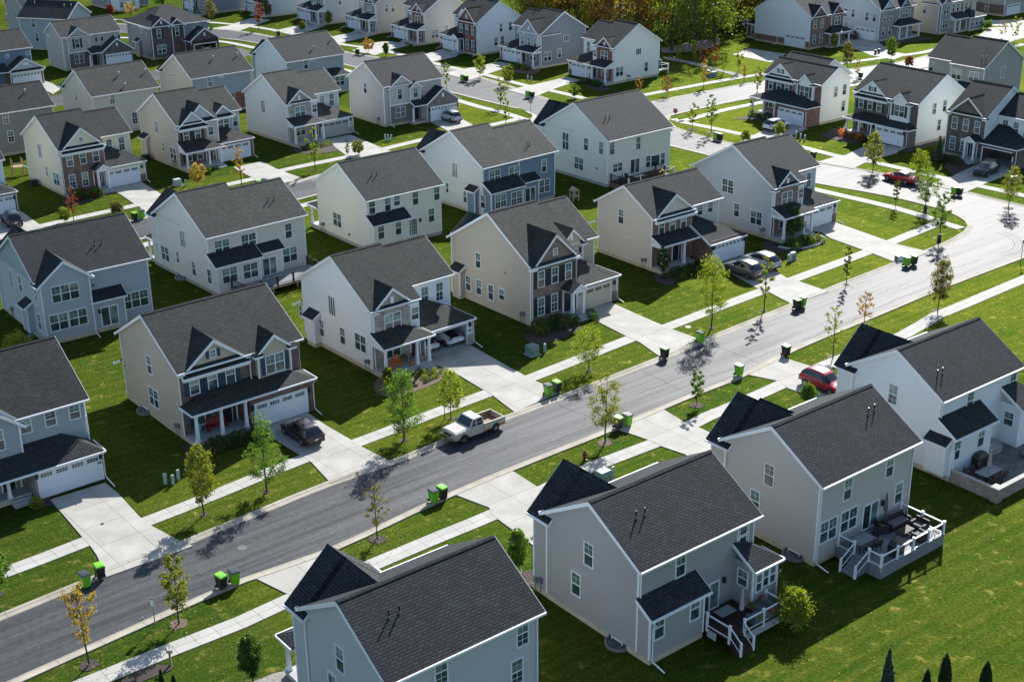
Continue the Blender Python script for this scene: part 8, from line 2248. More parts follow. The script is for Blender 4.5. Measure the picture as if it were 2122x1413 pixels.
def stairs(root, x0, x1, y0, z, n, mat, dirx=0, rail='trim', tread=.3):
    """steps descending towards -y from (x0..x1, y0)"""
    m = MB()
    for i in range(n): zt = z*(1-(i+1)/(n+1)); m.box(x0, x1, y0-(i+1)*tread, y0-i*tread, -.05, zt, mat)
    m.obj('steps', root)
    for x in (x0+.05, x1-.05):
        c = MB(); c.tube([(x, y0, z+.85), (x, y0-n*tread, .95)], .045, rail, 5); c.tube([(x, y0, z+.15), (x, y0-n*tread, .2)], .03, rail, 5); c.obj('stair_rail', root, uv=False)
        c = MB(); c.box(x-.06, x+.06, y0-n*tread-.06, y0-n*tread+.06, -.05, 1.05, rail); c.obj('post', root, uv=False)
        b = MB()
        for i in range(n*2): t = (i+.5)/(n*2); yy = y0-n*tread*t; zz = z*(1-t); b.box(x-.01, x+.01, yy-.01, yy+.01, zz+.15, zz+.9, 'dark' if rail == 'trim' else rail)
        b.obj('balusters', root, uv=False)
H3 = (20.67, 81.39, .670); H2_ = (7.53, 71.13, .673); H4_ = (32.62, 94.53, .66)
# deck of the light grey-brown house
r_ = thing('raised_deck', 'raised grey deck with white railing and stairs behind the light grey-brown house', 'deck', (H3[0], H3[1], 0), H3[2])
m = MB(); m.box(2.2, 9.4, -3.9, -.01, .78, .86, 'deckgrey'); m.obj('deck_floor', r_)
m = MB(); m.box(2.25, 9.35, -3.88, -3.8, 0, .78, 'deckgrey'); m.box(2.22, 2.3, -3.8, -.05, 0, .78, 'deckgrey'); m.box(9.3, 9.38, -3.8, -.05, 0, .78, 'deckgrey'); m.obj('deck_skirt', r_)
railing(r_, [(2.3, -.15), (2.3, -1.5)], .86); railing(r_, [(2.3, -2.75), (2.3, -3.8), (9.3, -3.8), (9.3, -.15)], .86)
st = MB()
for i in range(4): st.box(2.2-.3*(i+1), 2.2-.3*i, -2.7, -1.55, -.05, .69-.17*i, 'deckgrey')
st.obj('steps', r_)
for y in (-1.5, -2.75):
    c = MB(); c.tube([(2.2, y, 1.7), (.95, y, .95)], .045, 'trim', 5); c.tube([(2.2, y, 1.0), (.95, y, .25)], .03, 'trim', 5); c.obj('stair_rail', r_, uv=False)
    c = MB(); c.box(.88, 1.02, y-.07, y+.07, -.05, 1.05, 'trim'); c.obj('post', r_, uv=False)
    c = MB(); [c.box(1.05+.14*i-.01, 1.05+.14*i+.01, y-.01, y+.01, .25+.084*i, .98+.084*i, 'dark') for i in range(9)]; c.obj('balusters', r_, uv=False)
P3 = frame_pt(*H3); P2_ = frame_pt(*H2_); P4_ = frame_pt(*H4_)
def chair(loc, rz, mat, label, name='patio_chair', s=1.):
    root = thing(name, label, 'chair', loc, rz); root.scale = (s, s, s)
    m = MB(); m.box(-.25, .25, -.25, .25, .38, .45, mat); m.obj('seat', root); m = MB(); m.solid([(-.25,.2,.45),(.25,.2,.45),(.25,.27,.45),(-.25,.27,.45)], [(-.25,.3,.95),(.25,.3,.95),(.25,.36,.95),(-.25,.36,.95)], mat); m.obj('backrest', root)
    for a in (-.22, .22):
        for b_ in (-.22, .22): m = MB(); m.box(a-.02, a+.02, b_-.02, b_+.02, 0, .38, mat); m.obj('leg', root, uv=False)
        m = MB(); m.box(a-.03, a+.03, -.22, .25, .6, .64, mat); m.obj('armrest', root)
def table(loc, rz, w, d, hh, mat, label, leg='dark'):
    root = thing('patio_table', label, 'table', loc, rz); m = MB(); m.box(-w/2, w/2, -d/2, d/2, hh-.05, hh, mat); m.obj('table_top', root)
    for a in (-w/2+.1, w/2-.1):
        for b_ in (-d/2+.1, d/2-.1): m = MB(); m.box(a-.03, a+.03, b_-.03, b_+.03, 0, hh-.05, leg); m.obj('leg', root, uv=False)
def sofa(loc, rz, w, label, mat='wicker'):
    root = thing('outdoor_sofa', label, 'sofa', loc, rz); m = MB(); m.box(-w/2, w/2, -.4, .4, .05, .32, mat); m.obj('base', root); m = MB(); m.box(-w/2, w/2, .28, .42, .32, .78, mat); m.obj('backrest', root)
    for s in (-1, 1): m = MB(); m.box(min(s*(w/2-.14), s*w/2), max(s*(w/2-.14), s*w/2), -.4, .28, .32, .58, mat); m.obj('armrest', root)
    m = MB(); m.box(-w/2+.16, w/2-.16, -.38, .26, .33, .44, 'cushion'); m.obj('cushion', root)
def umbrella(loc, mat, label, hh=2.4):
    root = thing('closed_parasol', label, 'parasol', loc, 0); m = MB(); m.tube([(0, 0, 0), (0, 0, hh)], .025, 'dark'); m.obj('pole', root, uv=False)
    m = MB(); k = 10; m.lathe([(.10, hh-1.5), (.17, hh-1.35), (.14, hh-.9), (.10, hh-.4), (.04, hh)], mat, k, lambda a, b_, c: (a*(1+.25*math.sin(9*math.atan2(b_, a))), b_*(1+.25*math.sin(9*math.atan2(b_, a))), c)); m.obj('canopy', root)
    m = MB(); m.lathe([(.28, 0), (.28, .07), (.05, .12)], 'dark', 14); m.obj('base', root, uv=False)
def grill(loc, rz, label):
    root = thing('covered_grill', label, 'grill', loc, rz); m = MB(); m.solid([(-.6,-.3,0),(.6,-.3,0),(.6,.3,0),(-.6,.3,0)], [(-.68,-.33,.85),(.68,-.33,.85),(.68,.33,.85),(-.68,.33,.85)], 'binblack'); m.solid([(-.68,-.33,.85),(.68,-.33,.85),(.68,.33,.85),(-.68,.33,.85)], [(-.42,-.18,1.15),(.42,-.18,1.15),(.42,.24,1.15),(-.42,.24,1.15)], 'binblack'); m.obj('cover', root)
table(P3(3.4, -1.35, .86), H3[2]+.0, 1.7, 1.0, .74, 'tabletop', 'grey dining table on the raised grey deck')
for k, (x, y, a, l) in enumerate([(3.0, -2.15, 3.14, 'wicker chair at the near side of the deck dining table'), (3.9, -2.15, 3.14, 'wicker chair next to the grill at the deck dining table'), (4.75, -1.3, 1.57*3, 'wicker chair at the right end of the deck dining table')]): chair(P3(x, y, .86), H3[2]+a, 'wicker', l)
sofa(P3(7.7, -1.0, .86), H3[2], 2.2, 'dark wicker sofa along the wall side of the raised deck'); sofa(P3(8.6, -2.3, .86), H3[2]-1.57, 1.1, 'dark wicker armchair at the right rail of the raised deck'); sofa(P3(6.3, -.8, .86), H3[2]+1.0, .95, 'dark wicker armchair near the patio door of the raised deck'); sofa(P3(7.4, -3.2, .86), H3[2]+3.14, 1.0, 'dark wicker armchair nearest the long deck rail')
table(P3(7.2, -2.1, .86), H3[2], 1.3, .7, .38, 'wicker', 'low wicker table between the deck sofas')
grill(P3(4.6, -3.3, .86), H3[2]+.1, 'black covered grill at the near rail of the raised deck'); umbrella(P3(7.0, -.45, .86), 'canvasgrey', 'closed dark parasol against the wall of the deck house', 2.7)
m = MB(); m.box(-1.5, 1.5, -1.1, 1.1, 0, .012, 'cushion'); tag(m.obj('outdoor_rug', loc=P3(7.2, -2.1, .862), rotz=H3[2]), 'grey rug under the low wicker table', 'rug')
# lattice deck of the grey house
r_ = thing('lattice_deck', 'brown deck with white railing and lattice skirt behind the grey house', 'deck', (H2_[0], H2_[1], 0), H2_[2])
m = MB(); m.box(4.95, 9.9, -3.2, -.02, .68, .76, 'deckbrown'); m.obj('deck_floor', r_)
lt = MB()
def lattice(xa, ya, xb, yb):
    L = math.hypot(xb-xa, yb-ya); dx, dy = (xb-xa)/L, (yb-ya)/L; n = int(L/.16)
    for i in range(-4, n+1):
        for s in (0, 1):
            a0, a1 = i*.16, i*.16+.62; z0, z1 = (.06, .68) if s else (.68, .06); t0 = max(0, (0-a0)/(a1-a0)); t1 = min(1, (L-a0)/(a1-a0))
            if t1 <= t0: continue
            p0 = (xa+dx*(a0+(a1-a0)*t0), ya+dy*(a0+(a1-a0)*t0), z0+(z1-z0)*t0); p1 = (xa+dx*(a0+(a1-a0)*t1), ya+dy*(a0+(a1-a0)*t1), z0+(z1-z0)*t1)
            lt.tube([p0, p1], .017, 'trim', 4)
lattice(6.3, -3.15, 9.85, -3.15); lattice(9.85, -3.15, 9.85, -1.8); lattice(5.0, -2.0, 5.0, -1.2); lt.obj('lattice_skirt', r_, uv=False)
railing(r_, [(6.3, -3.15), (9.85, -3.15), (9.85, -1.75)], .76); stairs(r_, 5.0, 6.25, -3.15, .76, 3, 'deckbrown')
railing(r_, [(5.0, -1.2), (5.0, -3.1)], .76)
umbrella(P2_(6.9, -2.3, .76), 'canvas', 'closed light grey parasol on the lattice deck', 2.5)
table(P2_(6.5, -1.3, .76), H2_[2], 1.3, .8, .6, 'tabletop', 'low grey table under the parasol on the lattice deck'); sofa(P2_(8.9, -2.4, .76), H2_[2]-1.57, 1.6, 'grey cushioned sofa in the corner of the lattice deck', 'cushion'); sofa(P2_(7.9, -2.75, .76), H2_[2]+3.14, 1.2, 'grey cushioned bench along the near rail of the lattice deck', 'cushion')
for k, (x, y, l) in enumerate([(8.8, -3.15, 'red and yellow flowers spilling over the near deck rail'), (7.6, -3.1, 'yellow flowers in a basket on the near deck rail'), (9.3, -1.9, 'flower pot by the window end of the lattice deck'), (8.2, -1.95, 'dark red flower pot by the bump-out of the grey house')]):
    q = P2_(x, y, .76+.45); o = link('flower_basket', SHM['f' if k % 2 == 0 else 'y'], None, q); o.scale = (.45, .45, .5); tag(o, l, 'flowers')
# stone patio of the white house
r_ = thing('stone_patio', 'raised paver patio with a low stone wall behind the white house', 'patio', (H4_[0], H4_[1], 0), H4_[2])
m = MB(); m.box(.35, 13.5, -5.35, -1.5, 0, .5, 'pavers'); m.box(4.9, 13.5, -1.5, -.02, 0, .498, 'pavers'); m.obj('patio_floor', r_)
m = MB(); m.box(.05, .35, -5.65, -1.55, -.1, 1.0, 't_block'); m.box(.35, 5.2, -5.65, -5.35, -.1, 1.0, 't_block'); m.obj('stone_wall', r_)
m = MB(); m.box(0, .4, -5.1, -1.55, 1.0, 1.06, 'walkc'); m.box(.6, 5.2, -5.7, -5.3, 1.0, 1.06, 'walkc'); m.obj('wall_cap', r_)
m = MB(); m.box(-.1, .55, -5.8, -5.15, -.1, 1.15, 't_block'); m.box(-.15, .6, -5.85, -5.1, 1.15, 1.22, 'walkc'); m.obj('wall_pillar', r_)
m = MB(); m.box(5.2, 13.5, -5.65, -5.35, -.1, .5, 't_block'); m.obj('retaining_wall', r_)
for i in range(3):
    m = MB(); n = 10; R0_ = 1.0+.38*i; pts = [(6.3+R0_*math.cos(math.pi*j/n), -.02-R0_*math.sin(math.pi*j/n)*.9) for j in range(n+1)]; z = 1.02-.17*i
    m.solid([(x, y, .5) for x, y in pts], [(x, y, z) for x, y in pts], 'walkc'); m.obj('curved_step', r_)
table(P4_(1.9, -3.6, .5), H4_[2], 2.1, 1.05, .74, 'tabletop', 'long grey dining table on the stone patio')
for k, (x, y, a, l) in enumerate([(1.2, -4.35, 3.14, 'first brown chair along the wall side of the patio table'), (1.9, -4.35, 3.14, 'middle brown chair along the wall side of the patio table'), (2.6, -4.35, 3.14, 'last brown chair along the wall side of the patio table'), (1.3, -2.85, 0, 'brown chair on the house side of the patio table, left'), (2.2, -2.85, 0, 'brown chair on the house side of the patio table, right'), (.75, -2.6, .9, 'large brown chair apart from the patio table near the wall')]): chair(P4_(x, y, .5), H4_[2]+a, 'wicker', l)
umbrella(P4_(2.0, -3.5, .5), 'canvas', 'closed cream parasol standing through the patio table', 2.5); grill(P4_(3.3, -1.9, .5), H4_[2], 'black covered grill against the white house patio wall')
root = thing('sun_lounger', 'grey sun lounger at the right edge of the stone patio', 'sun lounger', P4_(7.6, -3.3, .5), H4_[2]+1.2); m = MB(); m.box(-.32, .32, -.9, .5, .28, .36, 'cushion'); m.obj('seat', root); m = MB(); m.solid([(-.32,.5,.28),(.32,.5,.28),(.32,.56,.36),(-.32,.56,.36)], [(-.32,1.0,.7),(.32,1.0,.7),(.32,1.06,.76),(-.32,1.06,.76)], 'cushion'); m.obj('backrest', root)
for a in (-.28, .28):
    for b_ in (-.8, .4): m = MB(); m.box(a-.02, a+.02, b_-.02, b_+.02, 0, .28, 'dark'); m.obj('leg', root, uv=False)
# dark railed deck of the stepped roof house, deck of the cream-white house
P12 = frame_pt(-31.75, 136.25, .71)
r_ = thing('back_deck', 'grey-brown deck with black railing behind the cream stepped roof house', 'deck', (-31.75, 136.25, 0), .71)
m = MB(); m.box(1.5, 11.5, -4.4, -1.52, .72, .8, 'deckgrey'); m.box(5.4, 11.5, -1.52, -.95, .72, .8, 'deckgrey'); m.obj('deck_floor', r_); m = MB(); m.box(1.5, 11.5, -4.42, -4.36, .5, .72, 'wood'); m.box(11.45, 11.5, -4.36, -.95, .5, .72, 'wood'); m.obj('deck_rim', r_)
for x in (2, 5, 8, 11.3): m = MB(); m.box(x-.07, x+.07, -4.3, -4.16, -.1, .72, 'wood'); m.obj('deck_post', r_)
railing(r_, [(1.6, -1.6), (1.6, -4.35), (11.4, -4.35), (11.4, -1.0)], .8, post='dark')
r_ = thing('back_deck', 'dark deck full of pots and furniture behind the large cream-white house', 'deck', (12.72, 174.63, 0), .69)
m = MB(); m.box(.4, 8.9, -3.6, -.02, .72, .8, 'deckbrown'); m.obj('deck_floor', r_); m = MB(); m.box(.45, 8.85, -3.58, -3.5, 0, .72, 'b_brown'); m.box(.42, .5, -3.5, -.05, 0, .72, 'b_brown'); m.obj('deck_skirt', r_); railing(r_, [(.5, -.2), (.5, -3.5), (8.8, -3.5), (8.8, -.2)], .8, post='dark')
P15 = frame_pt(12.72, 174.63, .69)
for x, y in ((.5, -3.5), (2.6, -3.5), (8.8, -3.5)): m = MB(); m.box(x-.08, x+.08, y-.08, y+.08, .5, 1.95, 'trim'); m.obj('corner_post', r_)
for k, (x, y, c, l) in enumerate([(6.2, -2.6, 'o', 'large potted plant on the dark deck'), (7.4, -2.5, 'f', 'potted orange flowers on the dark deck'), (6.9, -3.2, 'g', 'green potted plant at the dark deck rail')]): o = link('potted_plant', SHM[c], None, P15(x, y, .9)); o.scale = (.8, .8, 1.); tag(o, l, 'plant')
table(P15(3.4, -2.6, .8), .69, 1.6, .9, .72, 'gdoorgrey', 'grey table on the dark deck of the cream-white house'); chair(P15(1.4, -1.8, .8), 1.2, 'wicker', 'dark chair at the left end of the dark deck'); chair(P15(2.2, -1.4, .8), .2, 'wicker', 'dark chair near the wall of the dark deck')
# porch things
P6 = frame_pt(-27.05, 101.63, .69)
b = thing('porch_bench', 'red wooden bench on the porch of the tan house', 'bench', P6(2.7, -.55, .5), .69); m = MB(); m.box(-.85, .85, -.28, .2, .4, .46, 'redchair'); m.obj('seat', b); m = MB(); m.solid([(-.85,.16,.46),(.85,.16,.46),(.85,.2,.46),(-.85,.2,.46)], [(-.85,.28,1.0),(.85,.28,1.0),(.85,.32,1.0),(-.85,.32,1.0)], 'redchair'); m.obj('backrest', b)
for a in (-.8, .8): m = MB(); m.box(a-.04, a+.04, -.26, .2, 0, .62, 'redchair'); m.obj('armrest', b)
chair(P6(.75, -1.0, .5), .3, 'bluechair', 'light blue wooden chair on the porch of the tan house', 'garden_chair', 1.1)
P7 = frame_pt(-12.7, 114.83, .69)
for k, (x, y, s, l) in enumerate([(.9, -2.15, .20, 'pumpkin at the left foot of the autumn porch'), (3.3, -1.5, .22, 'bright pumpkin in the middle of the autumn porch'), (1.5, -1.75, .18, 'small pumpkin by the chair on the autumn porch'), (5.0, -1.4, .2, 'pumpkin by the right column of the autumn porch')]):
    root = thing('pumpkin', l, 'pumpkin', P7(x, y, .56 if y > -2 else 0), 0); m = MB(); m.lathe([(s*.5, 0), (s*.95, s*.35), (s, s*.75), (s*.8, s*1.2), (s*.3, s*1.4)], 'pumpkin', 12); m.obj('gourd', root, uv=False, smooth=True); m = MB(); m.tube([(0, 0, s*1.35), (.02, 0, s*1.8)], .02, 'bark'); m.obj('stem', root, uv=False)
chair(P7(2.05, -1.1, .55), .69+.2, 'orange', 'orange wooden chair with a yellow seat cushion on the autumn porch', 'garden_chair', 1.15)
for k, (x, y, c, l) in enumerate([(3.0, -.6, 'o', 'rust coloured potted mums on the autumn porch'), (4.0, -.8, 'r', 'magenta potted mums by the autumn porch column'), (1.2, -1.3, 'f', 'red potted flowers at the left of the autumn porch')]): o = link('potted_mums', SHM[c], None, P7(x, y, .75)); o.scale = (.75, .75, .7); tag(o, l, 'flowers'); 
# play tower and swing set
root = thing('play_tower', 'small tan play tower with teal and red slides on the back lawn', 'play tower', (8.13, 168.96, 0), .5); root.scale = (.8,)*3
for a in (-.5, .5):
    for b_ in (-.5, .5): m = MB(); m.box(a-.09, a+.09, b_-.09, b_+.09, 0, 1.7, 'plastan'); m.obj('post', root)
m = MB(); m.box(-.6, .6, -.6, .6, .7, .8, 'plastan'); m.obj('platform', root); m = MB(); m.solid([(-.65,-.65,1.7),(.65,-.65,1.7),(.65,.65,1.7),(-.65,.65,1.7)], [(-.08,-.65,2.2),(.08,-.65,2.2),(.08,.65,2.2),(-.08,.65,2.2)], 'plastan'); m.obj('roof', root)
m = MB(); m.solid([(.6,-.25,.75),(1.9,-.25,.05),(1.9,.25,.05),(.6,.25,.75)], [(.6,-.25,.82),(1.9,-.25,.12),(1.9,.25,.12),(.6,.25,.82)], 'playred'); m.obj('slide', root); m = MB(); m.solid([(-.6,-.2,.75),(-1.6,-.2,.05),(-1.6,.2,.05),(-.6,.2,.75)], [(-.6,-.2,.82),(-1.6,-.2,.12),(-1.6,.2,.12),(-.6,.2,.82)], 'playblue'); m.obj('slide', root)
root = thing('climbing_frame', 'wooden climbing frame with teal slide behind the left edge house', 'climbing frame', (-67.71, 183.53, 0), .5)
for a in (-.7, .7):
    for b_ in (-.6, .6): m = MB(); m.box(a-.06, a+.06, b_-.06, b_+.06, 0, 2.3, 'wood'); m.obj('post', root)
m = MB(); m.box(-.75, .75, -.65, .65, 1.2, 1.28, 'wood'); m.box(-.75, .75, -.65, -.6, 1.7, 1.85, 'wood'); m.obj('platform', root); m = MB(); m.solid([(.75,-.3,1.2),(2.6,-.3,.05),(2.6,.3,.05),(.75,.3,1.2)], [(.75,-.3,1.3),(2.6,-.3,.15),(2.6,.3,.15),(.75,.3,1.3)], 'playblue'); m.obj('slide', root)

# ---------------------------------------------------------------- planting
def row(pts, label, group, rr=5):
    for i, (x, y, s, k) in enumerate(pts): shrub(x, y, s, k, label, group, i+rr)
def hrow(P_, xs, y, kinds, label, group, s=.8, rows=1):
    n = 0
    for j in range(rows):
        for i, x in enumerate(xs):
            q = P_(x+.25*(j % 2), y-.75*j+.12*((i*7) % 3-1)); shrub(q[0], q[1], s*(.8+.35*((i*13+j*5) % 7)/7), kinds[(i+j) % len(kinds)], label, group, n+3); n += 1
P8 = frame_pt(1.9, 126.1, .69); P9 = frame_pt(15.34, 141.96, .68); P10 = frame_pt(30.22, 152.19, .67); P17 = frame_pt(-58.1, 172.72, .71); P18 = frame_pt(-45.68, 185.07, .70); P19 = frame_pt(-32.71, 198.37, .71); P5 = frame_pt(-42.14, 89.63, .68)
hrow(P6, [.2+.75*i for i in range(7)], -2.7, 'sds', 'dark shrub in the shaded hedge before the tan house porch', 'shrubs before the tan house porch', 1.05, 2)
hrow(P8, [-.9+.8*i for i in range(7)], -.8, 'dsog', 'shrub in the round-topped bed before the beige house', 'shrubs before the beige house', 1.0, 3)
shrub(*P8(6.2, -2.0)[:2], 1.2, 'd', 'rounded shrub right of the small gabled entry', 'shrubs by the gabled entry', 3); shrub(*P8(5.9, -3.0)[:2], .9, 'd', 'rounded shrub right of the small gabled entry', 'shrubs by the gabled entry', 8)
hrow(P7, [2.6, 3.4, 4.1, 4.7, 2.9, 3.7], -2.9, 'gysy', 'small plant in the light mulch bed before the autumn porch', 'plants before the autumn porch', .5, 3)
hrow(P9, [.3+.8*i for i in range(6)], -2.3, 'gsd', 'shrub in the bed before the brick ground floor porch', 'shrubs before the brick ground floor', .85, 3)
hrow(P10, [-.6+.75*i for i in range(7)], -2.7, 'dsgo', 'shrub in the rock-edged bed of the blue-grey house', 'shrubs in the rock-edged bed', .95, 3)
hrow(P17, [.4+.8*i for i in range(5)], -1.2, 'dgr', 'shrub before the brick wall of the cream-yellow house', 'shrubs before the cream-yellow house', 1.1, 3)
hrow(P18, [.3+.8*i for i in range(6)], -2.8, 'ygs', 'low plant before the porch with autumn decorations', 'plants before the decorated porch', .7, 1)
hrow(P19, [.2+.9*i for i in range(6)], -3.4, 'gsy', 'small plant in the bed of the pale grey stone gable house', 'plants before the pale grey house', .7, 2)
shrub(*P5(5.6, -2.9)[:2], 1.1, 'y', 'rounded leafy bush beside the steps at the lowest garage', 'bush by the lowest garage', 2)
def frameB(hx, hy, yaw): return lambda x, y, z=0: (hx-x*math.cos(yaw)-y*math.sin(yaw), hy-x*math.sin(yaw)+y*math.cos(yaw), z)
for (hx, hy, yw, l, g_, kk) in [(58.57, 194.08, -.92, 'shrub in the bed before the cream-white house porch', 'shrubs before the cream-white house', 'dorf'), (47.55, 207.5, -.89, 'shrub in the bed before the brown brick porch house', 'shrubs before the brown brick porch house', 'dsg'), (68.72, 181.05, -.89, 'shrub in the bed of the dark brown brick house', 'shrubs before the dark brown brick house', 'dros'), (18.13, 238.37, -.89, 'shrub before the porch of the warm white house', 'shrubs before the warm white house', 'dss'), (5.83, 252.75, -.88, 'shrub in the rock bed of the dark blue-grey house', 'shrubs before the dark blue-grey house', 'oyd')]:
    PB = frameB(hx, hy, yw); lo = 6.8 if hx > 40 and hx != 18.13 else .3
    for i in range(12): q = PB(lo+(i % 6)*.85, -2.6-.8*(i//6)+.2*((i*7) % 3)); shrub(q[0], q[1], .9+.3*((i*5) % 4)/4, kk[i % len(kk)], l, g_, i)
# rocks round the bed of the blue-grey house
for i in range(22):
    a = math.pi*(1.02+.95*i/21); q = P10(2.2+3.4*math.cos(a), -2.4+2.3*math.sin(a)); o = link('rock', ROCKS[i % 4], None, q, i*1.3); o.scale = (1.2,)*3; tag(o, 'pale edging rock around the bed of the blue-grey house', 'rock', 'rocks edging the bed')

root = thing('yard_sign', 'small red yard sign beside the shrubs of the cream-white house', 'sign', (48.8, 198.4, 0), -.6); m = MB(); m.box(-.35, .35, -.01, .01, .35, .85, 'stopred'); m.box(-.28, .28, -.014, -.0105, .5, .56, 'signwhite'); m.obj('sign_plate', root)
for s_ in (-.3, .3): m = MB(); m.box(s_-.012, s_+.012, -.01, .01, -.1, .35, 'steel'); m.obj('stake', root, uv=False)
for k_, (x, y, l) in enumerate([(-7.05, 113.9, 'wooden stake'), ]): pass
# tree stakes and watering bags
for x, y, l in [(TREES[8][0]-.55, TREES[8][1]-.1, 'thin brown stake left of the yellow-green tree by the pickup')]: m = MB(); m.tube([(0, 0, -.1), (.05, 0, 2.3)], .03, 'bark'); tag(m.obj('tree_stake', loc=(x, y, 0), uv=False), l, 'stake')
for k_ in (20, 21): m = MB(); m.lathe([(.2, 0), (.26, .3), (.2, .7), (.1, .85)], 'binblack', 10); tag(m.obj('watering_bag', loc=(TREES[k_][0], TREES[k_][1], 0), uv=False), ['black watering bag round the trunk of the tree at the street bend', 'black watering bag round the trunk of the tree next to the red sedan'][k_-20], 'watering bag')

